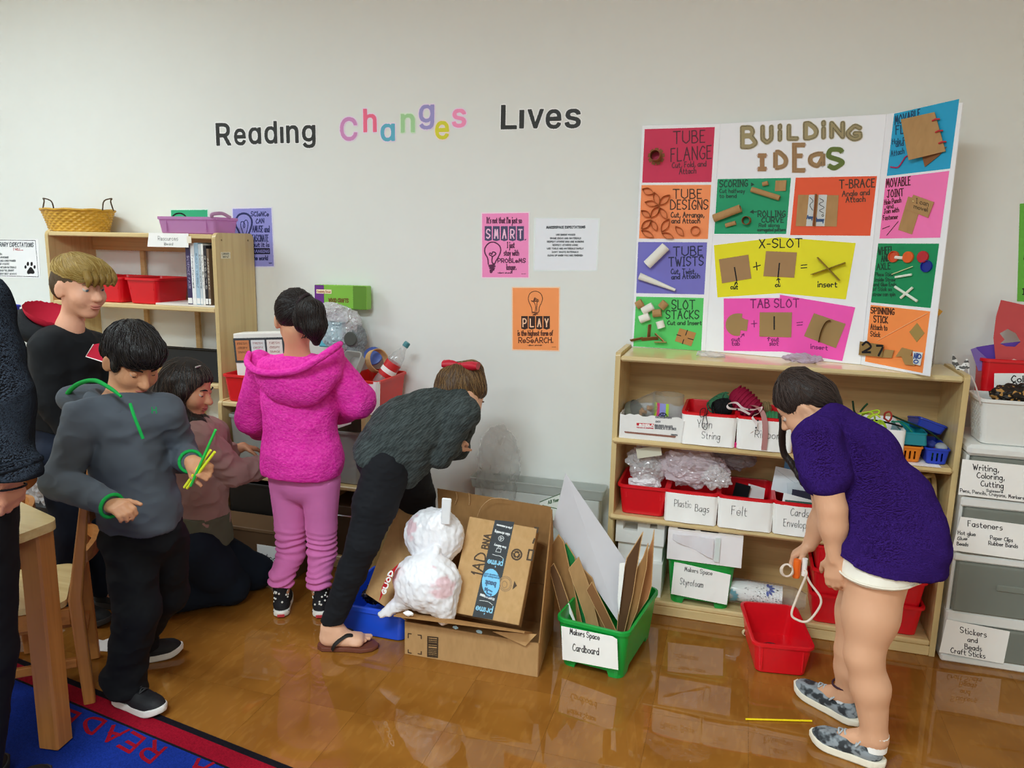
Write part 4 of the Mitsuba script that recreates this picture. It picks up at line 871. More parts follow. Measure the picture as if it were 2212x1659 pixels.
# ================================================================ on and in the low unit
t = red_bin('red plastic bin on the low unit beside the tall bookcase, mostly behind the pink jacket', -2.13, -0.335, UT + 0.0005, 0.34, 0.2, 0.13)
t = thing('carton', 'white food carton with photo panels in a red bin left of the pink jacket', 'box')
add(t, 'body', mv(cbox(0.27, 0.085, 0.31, 0.003), (-2.13, -0.235, UT + 0.17), (0, -4, 3)), col('#e7e4de', 0.45), 30)
cf = frame((-2.13, -0.2795, UT + 0.168), (rot(0, -4, 3) @ A([1, 0, 0])), rot(0, -4, 3) @ A([0, 0, 1]))
add(t, 'dark_band', infr(cf, box(-0.132, 0.132, 0.02, 0.135, 0, 0.0006), 0.0005), col('#3a3d42', 0.5), False)
for x0, x1, c in ((-0.122, -0.05, '#c27a4e'), (-0.04, 0.032, '#d7d9da'), (0.042, 0.122, '#e4dcd6')):
    p = add(t, 'photo_panel', infr(cf, box(x0, x1, 0.03, 0.125, 0, 0.0006), 0.0013), col(c, 0.5), False)
    Ink(cf, lambda x, y: None, 1).P  # noqa
    write(p, cf, [text2d(s, (x0 + x1) / 2, 0.105 - 0.02 * i, 0.009, maxw=0.05) for i, s in enumerate(('FRESH', 'CRISPY', 'SNACK'))], 0.0014, col('#8c2f22' if c != '#c27a4e' else '#4a2412', 0.6), 0.0024)
t = red_bin('red plastic bin full of craft packets on the low unit, behind the girl in pink', -1.83, -0.31, UT + 0.0005, 0.2, 0.27, 0.13)
t = thing('craft_packet', 'green and purple WOOD CRAFTS packet on top of the craft pile against the wall', 'packet')
gf = frame((-1.962, -0.075, 1.178), (1, -0.02, 0.012), (0, 0.03, 1))
add(t, 'box', infr(gf, box(0, 0.278, 0, 0.112, -0.05, 0, 0.004)), col('#7fb844', 0.35), 30)
add(t, 'purple_end', infr(gf, box(0.002, 0.052, 0.002, 0.11, 0, 0.0006), 0.0003), col('#6a2f84', 0.4), False)
add(t, 'dark_end', infr(gf, box(0.208, 0.276, 0.002, 0.11, 0, 0.0006), 0.0003), col('#5d8a2e', 0.4), False)
bn = add(t, 'name_banner', infr(gf, box(0.012, 0.094, 0.07, 0.09, 0, 0.0006), 0.0012), col('#e9d9b8', 0.5), False)
write(bn, gf, [text2d('Creativity Street', 0.053, 0.075, 0.01, maxw=0.072)], 0.0016, col('#a0522c', 0.6), 0.0022)
write(t, gf, [text2d('WOOD CRAFTS', 0.13, 0.032, 0.017, maxw=0.105)], 0.0038, col('#6b4a1c', 0.6), 0.0012)
t = thing('craft_packet', 'clear packet of turquoise sponge under the green packet, behind the dark ponytail', 'packet')
add(t, 'sponge', fine(box(-1.915, -1.79, -0.13, -0.085, 1.0, 1.125, 0.006), 0.03), col('#5fb6c6', 0.8), 30)
add(t, 'header_card', box(-1.90, -1.755, -0.135, -0.131, 1.128, 1.175), col('#c9d2d6', 0.4), False)
add(t, 'film', blob((-1.82, -0.11, 1.10), (0.115, 0.05, 0.115), 0.014, 22, 3), FILM, 15)
t = thing('craft_packet', 'grey netting packet hanging right of the turquoise sponge', 'packet'); add(t, 'film', blob((-1.735, -0.1, 1.03), (0.05, 0.045, 0.1), 0.014, 24, 5), trans('#b9bfc2', 0.9, 0.3), 15)
add(t, 'dark_insert', mv(lathe([(0.0005, 0.004), (0.03, 0.004), (0.034, 0.0), (0.03, -0.004), (0.0005, -0.004)], 16), (-1.735, -0.148, 1.05), (90, 0, 0)), col('#4b4f4a', 0.5), 40)
t = one('craft_packet', 'dark purple box below the turquoise sponge', 'packet', box(-1.78, -1.722, -0.16, -0.11, 0.885, 0.985, 0.003), col('#37255e', 0.45))
t = thing('craft_packet', 'crumpled clear packet lying right under the WOOD CRAFTS lettering', 'packet'); add(t, 'film', blob((-1.86, -0.14, 1.185), (0.09, 0.03, 0.03), 0.012, 30, 8), FILM, 15)
RX0 = -1.6
t = red_bin('red Recycled and Found bin on the right end of the low unit, under the bottle', RX0, -0.335, UT + 0.0005, 0.19, 0.3, 0.15, col('#d2291f', 0.35))
paper_label(t, 0.185, -0.152, 0.15, 0.148, (('Recycled', -0.085, 0.075, 0.088, 0.026), ('and Found', -0.085, 0.08, 0.03, 0.026)), RX0, -0.185, UT, seed=2, flare=0.006, iw=0.003)
t = thing('plastic_bottle', 'clear plastic bottle with a red label and blue cap leaning in the Recycled bin', 'bottle')
Rb = rot(0, 32, 0) @ rot(-12, 0, 0); bc_ = A([-1.575, -0.19, UT + 0.1])
bt = lathe([(0.001, 0), (0.03, 0.0), (0.036, 0.012), (0.036, 0.05), (0.033, 0.07), (0.036, 0.09), (0.036, 0.14), (0.03, 0.17), (0.016, 0.2), (0.0125, 0.21), (0.0125, 0.225)], 20, True)
add(t, 'shell', mv(bt, bc_, Rb), 'clear_film', 40)
add(t, 'wrapper', mv(lathe([(0.0366, 0.058), (0.0372, 0.062), (0.0372, 0.13), (0.0366, 0.134)], 24), bc_, Rb), col('#c42a2c', 0.4), 40)
add(t, 'white_band', mv(lathe([(0.0375, 0.078), (0.0377, 0.082), (0.0377, 0.096), (0.0375, 0.1)], 24), bc_, Rb), col('#ece6e2', 0.5), 40)
add(t, 'cap', mv(lathe([(0.0005, 0.245), (0.013, 0.245), (0.0145, 0.24), (0.0145, 0.222)], 16), bc_, Rb), col('#3f7d84', 0.4), 40)
t = thing('cardboard_ring', 'wide tan cardboard ring standing between the tub and the bottle in the Recycled bin', 'ring')
add(t, 'hoop', mv(lathe([(0.055, 0), (0.055, 0.035), (0.051, 0.035), (0.051, 0), (0.055, 0)], 28), (-1.615, -0.14, UT + 0.205), (72, 10, 62)), KRAFTL, 40)
t = thing('plastic_tub', 'empty clear square tub tilted on the Recycled bin', 'tub'); add(t, 'tub', mv(bin_mesh(0.1, 0.1, 0.05, 0.016, 0.006, 0.002, 0.004, 0.006), (-1.675, -0.21, UT + 0.19), (58, 0, -14)), FROST, 40)
t = thing('plastic_tub', 'clear tub with a pale blue paper label lying at the front of the Recycled bin', 'tub'); add(t, 'tub', mv(lathe([(0.0005, 0), (0.04, 0), (0.045, 0.1), (0.047, 0.1), (0.047, 0.106), (0.0005, 0.106)], 20), (-1.645, -0.285, UT + 0.14), (0, -82, 20)), FROST, 40)
s = add(t, 'paper_label', mv(box(-0.03, 0.03, -0.0005, 0.0005, -0.02, 0.02), (-1.69, -0.334, UT + 0.152), (-14, 0, 4)), col('#bcd3e0', 0.5), False)
sf = frame((-1.69, -0.3352, UT + 0.152), rot(-14, 0, 4) @ A([1, 0, 0]), rot(-14, 0, 4) @ A([0, 0, 1])); write(s, sf, [text2d('2% MILK', 0, 0.004, 0.009, maxw=0.045), text2d('32 FL OZ', 0, -0.012, 0.006, maxw=0.04)], 0.0011, INK, 0.001)
t = thing('container_lid', 'crumpled blue container lid behind the square tub in the Recycled bin', 'lid'); add(t, 'disc', mv(lathe([(0.0005, 0.003), (0.04, 0.003), (0.045, 0.0), (0.045, -0.008), (0.042, -0.008), (0.042, 0), (0.0005, 0)], 20), (-1.645, -0.1, UT + 0.225), (60, 20, 0)), col('#4a5fa8', 0.35), 40)
one('paper_sheet', 'loose white paper corner hanging over the edge of the low unit below the pink sleeve', 'paper', gsheet(lambda u, v: (-1.70 + 0.075 * u, -0.352 - 0.004 * v, UT + 0.0 - 0.075 * v + 0.03 * u * v), 6, 6), PAPER, True)
t = thing('plastic_bin', 'clear plastic bin of wooden craft sticks on the upper tier of the low unit', 'bin')
add(t, 'tub', place(bin_mesh(0.29, 0.26, 0.28, 0.02, 0.012, 0.003, 0.008, 0.014), -2.145, -0.19, 0.4015), FROST, 40); add(t, 'latch', box(-2.16, -2.13, -0.334, -0.328, 0.60, 0.64, 0.002), col('#e2e4e2', 0.3), 30)
rng = random.Random(5)
for i in range(34):
    a = rng.uniform(-25, 25); one('craft_stick', 'wooden craft stick piled in the clear bin of the low unit', 'craft stick', mv(box(-0.09, 0.09, -0.008, 0.008, -0.001, 0.001, 0.0004), (-2.145 + rng.uniform(-0.02, 0.02), -0.19 + rng.uniform(-0.08, 0.08), 0.409 + 0.0032 * i), (0, 0, a)), col(('#d9a860', '#c8934c', '#dfb473')[i % 3], 0.6), False, 'craft sticks in the clear bin')
t = thing('plastic_bin', 'clear bin holding glass jars at the right end of the low unit', 'bin')
add(t, 'tub', place(bin_mesh(0.19, 0.26, 0.25, 0.02, 0.01, 0.003, 0.008, 0.012), -1.70, -0.19, 0.4015), FROST, 40)
for i, (x, y, z, r) in enumerate(((-1.735, -0.24, 0.408, 0.038), (-1.655, -0.25, 0.408, 0.036), (-1.70, -0.15, 0.408, 0.04))):
    t = thing('glass_jar', 'small glass jar inside the clear bin of the low unit', 'jar', 'glass jars in the clear bin'); add(t, 'glass', place(lathe([(0.0005, 0), (r, 0), (r, 0.075), (r * 0.8, 0.09)], 18), x, y, z), col('#9aa39a', 0.12, 0.8), 40); add(t, 'lid', place(lathe([(r * 0.82, 0.09), (r * 0.82, 0.102), (0.0005, 0.102)], 18), x, y, z), col('#b9b7a8', 0.3, metal=0.6), 40)
t = thing('plastic_bin', 'black open tray bin at the left of the lower tier of the low unit', 'bin'); add(t, 'tub', place(bin_mesh(0.29, 0.28, 0.30, 0.015, 0.006, 0.003, 0.006), -2.155, -0.2, 0.0605), col('#1d1a18', 0.45), 40)
t = thing('drawer_box', 'brown storage box with a white label on the floor before the low unit', 'box')
add(t, 'body', fine(box(-2.37, -1.83, -0.52, -0.36, 0.001, 0.2, 0.004), 0.1), col('#5a4028', 0.7), 30); add(t, 'top_edge', box(-2.374, -1.826, -0.524, -0.356, 0.2005, 0.218, 0.003), col('#6d5238', 0.6), 30)
lf = frame((-2.02, -0.521, 0.02), (1, 0, 0), (0, 0, 1)); s = add(t, 'paper_label', infr(lf, box(0, 0.15, 0, 0.125, 0, 0.0008)), PAPER, False); write(s, lf, [text2d('Wood', 0.075, 0.055, 0.028, maxw=0.1)], 0.003, INK, 0.0014)
t = thing('drawer_box', 'dark brown drawer box at the right of the lower tier of the low unit', 'box'); add(t, 'body', box(-1.78, -1.585, -0.33, -0.06, 0.0605, 0.3, 0.004), col('#46331f', 0.6), 30); add(t, 'handle', tube([(-1.73, -0.332, 0.26), (-1.725, -0.345, 0.26), (-1.64, -0.345, 0.26), (-1.635, -0.332, 0.26)], 0.005, 6, 3), col('#b9bcc0', 0.25, metal=1.0), 40)

# ================================================================ on the makerspace shelf
Z1, Z2, Z3 = 0.7395, 0.4165, 0.0625
# top of the shelf: scraps, tub of coloured pieces
t = thing('plastic_wrap', 'small curled piece of clear wrapping on the shelf top below the green card', 'wrapper'); add(t, 'film', blob((-0.105, -0.2, ST + 0.0105), (0.055, 0.022, 0.012), 0.006, 40, 4, 3), FILM, 15); add(t, 'fold', tube([(-0.16, -0.2, ST + 0.004), (-0.15, -0.19, ST + 0.02), (-0.1, -0.215, ST + 0.004), (-0.05, -0.2, ST + 0.004)], 0.0028, 6, 4), col('#b9b6b2', 0.25, 0.7), 40)
t = one('paper_wad', 'crumpled lavender paper on the shelf top below the pink TAB SLOT card', 'paper', blob((0.235, -0.205, ST + 0.0165), (0.075, 0.025, 0.018), 0.009, 45, 9, 3), col('#b3a0b4', 0.6), 12)
t = thing('plastic_jar', 'clear jar of red, yellow and grey craft pieces behind the right flap of the board', 'jar')
JX, JY = 0.66, -0.13
add(t, 'shell', place(lathe([(0.0005, 0), (0.042, 0), (0.048, 0.01), (0.048, 0.2), (0.045, 0.2), (0.045, 0.006)], 22), JX, JY, ST + 0.0005), 'clear_plastic', 40)
rng = random.Random(11)
for i in range(16):
    c = ('#b3262e', '#c8343a', '#8f8f92', '#d98a28', '#d8cc3a', '#6a7a86')[i % 6]; zz = 0.02 + 0.0105 * i; a = rng.uniform(0, 6.3)
    one('foam_piece', f'{("dark red", "red", "grey", "orange", "yellow", "slate blue")[i % 6]} foam piece in the clear jar behind the display board', 'craft piece', mv(box(-0.02, 0.02, -0.004, 0.004, -0.009, 0.009, 0.001), (JX + 0.02 * math.cos(a), JY + 0.02 * math.sin(a), ST + zz), (rng.uniform(-30, 30), rng.uniform(-30, 30), rng.uniform(0, 180))), col(c, 0.5), 30, 'craft pieces in the jar')
one('craft_scrap', 'orange and yellow strip sticking out of the jar behind the display board', 'craft piece', mv(box(-0.011, 0.011, -0.0015, 0.0015, -0.06, 0.06, 0.0005), (0.672, -0.15, ST + 0.17), (0, 32, 0)), col('#dba030', 0.5), False)
# first tier
t = thing('cardboard_tray', 'torn white open carton of craft jars at the left end of the upper tier', 'box')
x0, x1, yf, yb = -0.437, -0.19, -0.315, -0.06
WC = col('#e3e2e0', 0.6); wav = [0.0, 0.004, -0.002, 0.003, -0.004, -0.008, -0.002, -0.006, -0.001]
def torn(xa, xb, ya, yb_, h, seed):       # a wall panel with a torn upper edge
    r = random.Random(seed); n = 14; L = math.hypot(xb - xa, yb_ - ya); top = [(L * i / n, h + r.uniform(-0.006, 0.004)) for i in range(n, -1, -1)]
    return infr(frame((xa, ya, Z1), (xb - xa, yb_ - ya, 0), (0, 0, 1)), ext(Polygon([(0, 0), (L, 0)] + top), 0.003))
add(t, 'front', torn(x0, x1, yf, yf, 0.1, 1), WC, False); add(t, 'back', torn(x0, x1, yb, yb, 0.1, 2), WC, False)
add(t, 'side', torn(x0, x0, yb, yf, 0.1, 3), WC, False); add(t, 'side', torn(x1 + 0.003, x1 + 0.003, yf, yb, 0.1, 4), WC, False); add(t, 'base', box(x0, x1, yf, yb, Z1, Z1 + 0.003), WC, False)
add(t, 'end_flap', mv(box(-0.012, 0.03, -0.0015, 0.0015, 0, 0.088), (x1 + 0.004, yf - 0.006, Z1 + 0.002), (0, 6, 50)), WC, False)
tf = frame((0, yf - 0.0035, 0), (1, 0, 0), (0, 0, 1)); zT = Z(1340, 800, 5.821)
s = patch(t, 'red_strip', tf, zT, [(205, 660), (420, 672), (420, 708), (205, 692)], col('#b8242c', 0.5), 0.0004, 0.0004); Ink(tf, zT, 1.4, 0.0014).t('SCHOLA', 240, 415, 695, 22, 700).done(s, 'lettering', PAPER)
Ink(tf, zT, 0.9, 0.0006).t('0439084189', 445, 640, 598, 22, 608).t('001', 445, 500, 655, 20).t('BRUISED BOOKS', 435, 655, 705, 24, 722).t('GRADE K-2 25 BKS', 435, 700, 735, 24, 750).t('03072', 640, 715, 815, 14, 822).done(t, 'printed_text', col('#55565c', 0.6))
Ink(tf, zT, 0.7, 0.0006).t("TEACH & INSPIRE", 205, 415, 722, 10, 735).done(t, 'red_text', col('#b8505a', 0.6))
patch(t, 'torn_edge', tf, zT, [(50, 765), (700, 825), (690, 848), (60, 785)], col('#8a5f52', 0.8, 0.2), 0.0008, 0.0004)
t = thing('plastic_jar', 'clear jar of tan pieces lying in the torn white carton', 'jar'); jm = (-0.345, -0.19, Z1 + 0.105)
add(t, 'shell', mv(lathe([(0.0005, -0.07), (0.05, -0.07), (0.052, 0.06), (0.048, 0.07)], 20), jm, (0, 62, -20)), 'clear_plastic', 40); add(t, 'lid', mv(lathe([(0.054, 0.05), (0.054, 0.078), (0.0005, 0.078)], 20), jm, (0, -118, -20)), col('#77786c', 0.4), 40)
for i in range(9):
    rg = random.Random(i + 50); one('craft_piece', 'small tan wooden piece inside the lying clear jar', 'craft piece', mv(box(-0.013, 0.013, -0.007, 0.007, -0.006, 0.006, 0.003), (jm[0] + rg.uniform(-0.03, 0.04), jm[1] + rg.uniform(-0.02, 0.02), jm[2] + rg.uniform(-0.025, 0.015)), (rg.uniform(0, 90), rg.uniform(0, 90), rg.uniform(0, 90))), col('#c7925e', 0.6), 30, 'tan pieces in the lying jar')
t = thing('plastic_jar', 'upright clear jar with a striped colour label in the torn white carton', 'jar'); jx, jy = -0.262, -0.2
add(t, 'shell', place(lathe([(0.0005, 0), (0.062, 0), (0.064, 0.008), (0.064, 0.165), (0.058, 0.168)], 26), jx, jy, Z1 + 0.0035), 'clear_plastic', 40)
def strip(r, a0, a1, z0, z1): a = np.radians(np.linspace(a0, a1, 6)); return TM(np.vstack([np.stack([jx + r * np.cos(a), jy + r * np.sin(a), a * 0 + z], 1) for z in (z0, z1)]), [f for i in range(5) for f in ((i, i + 1, 6 + i), (i + 1, 7 + i, 6 + i))])
for a0, a1, c in ((218, 228, '#8fb93a'), (228, 233, '#c9c23a'), (233, 245, '#d0457c'), (245, 268, '#8f8fd0'), (268, 278, '#a5cf3a')): add(t, 'label_stripe', strip(0.0648, a0, a1, Z1 + 0.06, Z1 + 0.142), col(c, 0.5), True)
lf2 = frame((jx - 0.012, jy - 0.0655, Z1 + 0.088), (1, -0.0, 0), (0, 0, 1)); add(t, 'wheel_print', infr(lf2, lines_mesh([arc(0, 0, 0.017), arc(0, 0, 0.006)] + [[(0.006 * math.cos(a), 0.006 * math.sin(a)), (0.017 * math.cos(a), 0.017 * math.sin(a))] for a in np.arange(8) * math.pi / 4], 0.003), 0.002), col('#1c1c3c', 0.5), False)
t = red_bin('red bin labelled Yarn String on the upper tier of the storage shelf', -0.092, -0.312, Z1); paper_label(t, 0.19, -0.152, 0.118, 0.116, (('Yarn', -0.042, 0.012, 0.07, 0.03), ('String', -0.022, 0.045, 0.028, 0.026)), -0.092, -0.165, Z1, seed=4)
t = red_bin('red bin labelled Ribbon on the upper tier, pink ribbon hanging over its front', 0.118, -0.312, Z1); paper_label(t, 0.19, -0.152, 0.118, 0.116, (('Ribbon', -0.035, 0.055, 0.05, 0.028),), 0.118, -0.165, Z1, seed=5)
t = red_bin('red bin behind the head of the girl in purple on the upper tier', 0.325, -0.312, Z1)
def skein(c, a, b, r, n, seed, mat, name, label, catg='yarn', wob=0.3):
    t = thing(name, label, catg); d = A(b, float) - A(a, float); L = np.linalg.norm(d); d /= L; u = np.cross(d, [0, 0.3, 1]); u /= np.linalg.norm(u); w = np.cross(d, u); rg = random.Random(seed)
    core = []
    for i in range(9): s = i / 8; core.append(A(a) + d * L * s + 0 * u)
    add(t, 'core', tube(core, [r * 0.55, r * 0.9, r * 0.97, r * 0.97, r * 0.97, r * 0.97, r * 0.97, r * 0.88, r * 0.5], 16), mat, 60)
    P = []
    for i in range(n * 10):
        s = i / (n * 10); th = s * n * 2 * np.pi; prof = r * (0.6 + 0.45 * math.sin(math.pi * min(1, max(0, s))) ** 0.35)
        P.append(A(a) + d * L * (s + 0.03 * math.sin(th * 0.5 + seed)) + prof * (math.cos(th) * u + math.sin(th) * w) + d * wob * r * math.cos(th))
    add(t, 'strand', tube(P, 0.0036, 5), mat, 60); return t
MAR = col('#8e1437', 0.8, 0.2); BLKY = col('#17181a', 0.85, 0.2); GRY = col('#3f7352', 0.85, 0.2)
skein(0, (-0.005, -0.17, Z1 + 0.19), (0.085, -0.24, Z1 + 0.125), 0.046, 16, 2, MAR, 'yarn_skein', 'maroon yarn skein standing out of the Ribbon bin')
skein(0, (-0.075, -0.21, Z1 + 0.125), (-0.02, -0.2, Z1 + 0.14), 0.034, 9, 3, BLKY, 'yarn_ball', 'black yarn ball in the Yarn String bin')
skein(0, (-0.095, -0.16, Z1 + 0.12), (-0.03, -0.13, Z1 + 0.165), 0.026, 9, 4, GRY, 'yarn_ball', 'green and white yarn ball behind the black yarn')
t = one('yarn_strand', 'thin black string looping down over the Yarn String label', 'string', tube([at(*p, Y) for *p, Y in ((1565, 850, -0.25), (1550, 880, -0.27), (1530, 882, -0.322), (1527, 895, -0.334), (1513, 900, -0.336), (1514, 885, -0.33), (1524, 884, -0.33), (1518, 910, -0.338), (1517, 922, -0.339), (1524, 928, -0.339), (1529, 918, -0.338), (1525, 900, -0.336), (1527, 888, -0.332))], 0.0013, 5, 5), BLKY, 60)
def flat_ribbon(P, w, side, n=6):
    P = spline(A(P), n); s = A(side, float); s /= np.linalg.norm(s); V = np.vstack([P - s * w / 2, P + s * w / 2]); k = len(P)
    return TM(V, [f for i in range(k - 1) for f in ((i, i + 1, k + i), (i + 1, k + i + 1, k + i))])
t = thing('ribbon', 'dusty pink ribbon hanging straight down over the Ribbon label', 'ribbon'); add(t, 'strip', flat_ribbon([at(*p, Y) for *p, Y in ((1625, 875, -0.27), (1640, 882, -0.325), (1650, 900, -0.338), (1653, 935, -0.345), (1650, 972, -0.344))], 0.02, (1, 0, 0.05)), col('#b07a78', 0.5), True)
t = thing('ribbon', 'white ribbon with dark dots tied in a loop on the Ribbon bin', 'ribbon'); RP = [at(*p, Y) for *p, Y in ((1620, 895, -0.335), (1600, 885, -0.335), (1575, 882, -0.33), (1572, 873, -0.325), (1590, 870, -0.33), (1605, 882, -0.338), (1628, 885, -0.34), (1645, 880, -0.335), (1640, 892, -0.342), (1625, 900, -0.345), (1634, 915, -0.347), (1630, 930, -0.346), (1622, 935, -0.345))]
add(t, 'strip', flat_ribbon(RP, 0.013, (0.35, -0.5, 0.6)), col('#e9dede', 0.5), True)
for px, py in ((1592, 884.5), (1632, 893), (1637, 908), (1633, 924), (1618, 884)): add(t, 'dot', mv(lathe([(0.0005, 0.0005), (0.0035, 0.0005), (0.0035, 0)], 8), at(px, py, -0.352), (90, 0, 0)), INK, False)
skein(0, (0.12, -0.2, Z1 + 0.10), (0.17, -0.22, Z1 + 0.105), 0.03, 8, 8, col('#3f8a58', 0.8), 'yarn_ball', 'green tinsel bundle at the right side of the Ribbon bin'); skein(0, (0.09, -0.1, Z1 + 0.115), (0.14, -0.12, Z1 + 0.13), 0.026, 7, 9, col('#8f7a52', 0.8), 'yarn_ball', 'tan twine ball at the back of the Ribbon bin')
one('felt_scrap', 'magenta felt scrap lying between the Yarn and Ribbon bins', 'felt', box(0.008, 0.02, -0.315, -0.2, Z1, Z1 + 0.02, 0.003), col('#c8246e', 0.8), 30)
t = thing('plastic_bin', 'white tub labelled Pipe Cleaners right of the girl in purple', 'bin'); add(t, 'tub', place(bin_mesh(0.2, 0.25, 0.12, 0.02, 0.01, 0.003, 0.006), 0.502, -0.185, Z1), WHITEP, 40)
paper_label(t, 0.19, -0.132, 0.12, 0.118, (('Pipe', -0.05, 0.0, 0.075, 0.026), ('Cleaners', -0.07, 0.09, 0.03, 0.026)), 0.502, -0.185, Z1, seed=6)
for i, (P, c, lab) in enumerate((
        ([(1850, 905), (1870, 893), (1895, 886), (1898, 893), (1875, 900), (1885, 910), (1905, 912)], '#a8c432', 'lime pipe cleaner looping furthest up in the white tub'), ([(1848, 896), (1880, 890), (1890, 905), (1880, 920), (1905, 915), (1915, 925)], '#b5d23c', 'lime pipe cleaner hanging over the white tub at its right'),
        ([(1860, 915), (1885, 920), (1900, 908), (1912, 918), (1910, 930)], '#9cc02e', 'lime pipe cleaner curled at the front of the white tub'), ([(1852, 900), (1868, 908), (1890, 896), (1902, 902)], '#c0d648', 'yellow green pipe cleaner lying across the white tub'),
        ([(1858, 890), (1866, 880), (1874, 872)], '#25452c', 'dark green pipe cleaner poking straight up from the white tub'), ([(1842, 866), (1846, 890), (1860, 900)], '#20301f', 'black pipe cleaner standing up left in the white tub'),
        ([(1910, 905), (1912, 893), (1922, 890), (1926, 900), (1920, 910), (1912, 905)], '#a03a30', 'red pipe cleaner curled into a ring'), ([(1925, 897), (1960, 912), (2000, 928), (2030, 950)], '#1f3526', 'long dark green pipe cleaner stretching from the tub to the blue basket'),
        ([(1860, 908), (1890, 908), (1925, 915), (1950, 922)], '#151a16', 'black pipe cleaner lying over the rim of the white tub'), ([(1925, 911), (1945, 912), (1960, 922), (1975, 940)], '#2f8a6a', 'teal pipe cleaner draped between the tub and the teal lid'))):
    one('pipe_cleaner', lab, 'pipe cleaner', tube([at(px, py, -0.25 - 0.012 * (i % 4) - 0.006 * j) for j, (px, py) in enumerate(P)], 0.0034, 6, 5), col(c, 0.9, 0.1), 60, 'pipe cleaners in the white tub')
def slot_basket(label, x0, x1, yf, yb, z, h, mat, nslot):
    t = thing('plastic_basket', label, 'basket'); tp = 0.006
    m = manifold3d.Manifold(manifold3d.Mesh(A(bin_mesh(x1 - x0, yb - yf, h, 0.01, tp, 0.0025, 0.004, 0.008).vertices, np.float32), A(bin_mesh(x1 - x0, yb - yf, h, 0.01, tp, 0.0025, 0.004, 0.008).faces, np.uint32)))
    for i in range(nslot):
        xs = (x1 - x0) * ((i + 1) / (nslot + 1) - 0.5) * 0.8; m = m - manifold3d.Manifold.cube([0.006, 0.03, h * 0.5], True).translate([xs, -(yb - yf) / 2, h * 0.46])
    q = m.to_mesh(); add(t, 'tub', place(TM(q.vert_properties[:, :3], q.tri_verts), (x0 + x1) / 2, (yf + yb) / 2, z), mat, 30); return t
slot_basket('small orange slotted basket with a teal lid on it, on the upper tier', 0.59, 0.669, -0.30, -0.12, Z1, 0.062, col('#d97a1e', 0.4), 3)
t = thing('plastic_lid_box', 'teal plastic box lying on the orange basket', 'box'); add(t, 'tub', place(bin_mesh(0.085, 0.2, 0.05, 0.012, -0.004, 0.003, 0.003, 0.008), 0.638, -0.19, Z1 + 0.0625), col('#12808c', 0.3), 40)
slot_basket('blue plastic basket at the right end of the upper tier', 0.681, 0.758, -0.30, -0.1, Z1, 0.062, col('#233fb4', 0.35), 3)
for i, (x, y, c) in enumerate(((0.715, -0.25, '#3d7a58'), (0.74, -0.22, '#7c2f4c'), (0.72, -0.18, '#4050b0'), (0.735, -0.27, '#9aa0a8'))): one('craft_piece', f'{("green", "maroon", "blue", "grey")[i]} craft piece in the blue basket', 'craft piece', blob((x, y, Z1 + 0.0255 + 0.012 * i), (0.022, 0.025, 0.014), 0.004, 40, i, 2), col(c, 0.6), 30)
t = thing('plastic_basket', 'second blue basket tilted on the one at the right end of the upper tier', 'basket'); add(t, 'tub', mv(bin_mesh(0.1, 0.16, 0.04, 0.012, 0.006, 0.0025, 0.004, 0.008), (0.70, -0.13, Z1 + 0.088), (-12, 18, 0)), col('#2138a0', 0.35), 40)
one('paper_sheet', 'white paper sheet under the orange basket', 'paper', box(0.6, 0.73, -0.334, -0.1, Z1 - 0.0003, Z1 - 0.00005), PAPER, False)
# second tier
t = red_bin('plain red bin without a label at the left end of the middle tier', -0.332, -0.313, Z2); ribs(t, -0.332, -0.313, Z2, 0.19, 0.128, RED)
t = thing('plastic_bag', 'clear plastic bag standing in the plain red bin of the middle tier', 'bag'); add(t, 'film', blob((-0.335, -0.19, Z2 + 0.19), (0.08, 0.085, 0.088), 0.02, 16, 21), FILM, 12)
add(t, 'header_tag', mv(box(-0.05, 0.05, -0.0008, 0.0008, -0.02, 0.02), (-0.32, -0.285, Z2 + 0.265), (-10, -14, 0)), col('#c6c2ae', 0.5), False)
one('paper_wad', 'crumpled white paper in the plain red bin', 'paper', blob((-0.335, -0.235, Z2 + 0.12), (0.07, 0.04, 0.035), 0.012, 26, 22, 3), col('#e9e6ea', 0.6), 12)
t = red_bin('red bin labelled Plastic Bags on the middle tier', -0.14, -0.314, Z2); paper_label(t, 0.19, -0.152, 0.118, 0.1165, (('Plastic', -0.062, 0.002, 0.062, 0.028), ('Bags', 0.018, 0.07, 0.052, 0.028)), -0.14, -0.167, Z2, seed=7)
t = thing('plastic_bag', 'large heap of crumpled translucent bags bulging out of the Plastic Bags bin', 'bag'); add(t, 'film', blob((-0.14, -0.2, Z2 + 0.195), (0.14, 0.1, 0.078), 0.026, 13, 23), FILMP, 12)
add(t, 'white_bag', blob((-0.055, -0.29, Z2 + 0.19), (0.055, 0.035, 0.045), 0.016, 22, 24), FILM, 12)
one('plastic_bag', 'grey clear bag lying flat behind the heap of crumpled bags', 'bag', blob((0.0, -0.12, Z2 + 0.225), (0.1, 0.07, 0.045), 0.018, 16, 25), trans('#b7adb2', 0.8, 0.15), 12)
t = red_bin('red bin labelled Felt on the middle tier', 0.069, -0.316, Z2); paper_label(t, 0.19, -0.152, 0.118, 0.1165, (('Felt', -0.05, 0.006, 0.055, 0.036),), 0.069, -0.169, Z2, seed=8)
one('felt_sheet', 'white felt sheet leaning in the Felt bin', 'felt', mv(cbox(0.07, 0.003, 0.13), (0.105, -0.2, Z2 + 0.08), (-35, 14, 12)), col('#dcdad8', 0.9, 0.1), False); one('felt_sheet', 'black felt sheet leaning in the Felt bin', 'felt', mv(cbox(0.06, 0.003, 0.13), (0.045, -0.22, Z2 + 0.085), (-25, 8, -6)), col('#141416', 0.9, 0.1), False)
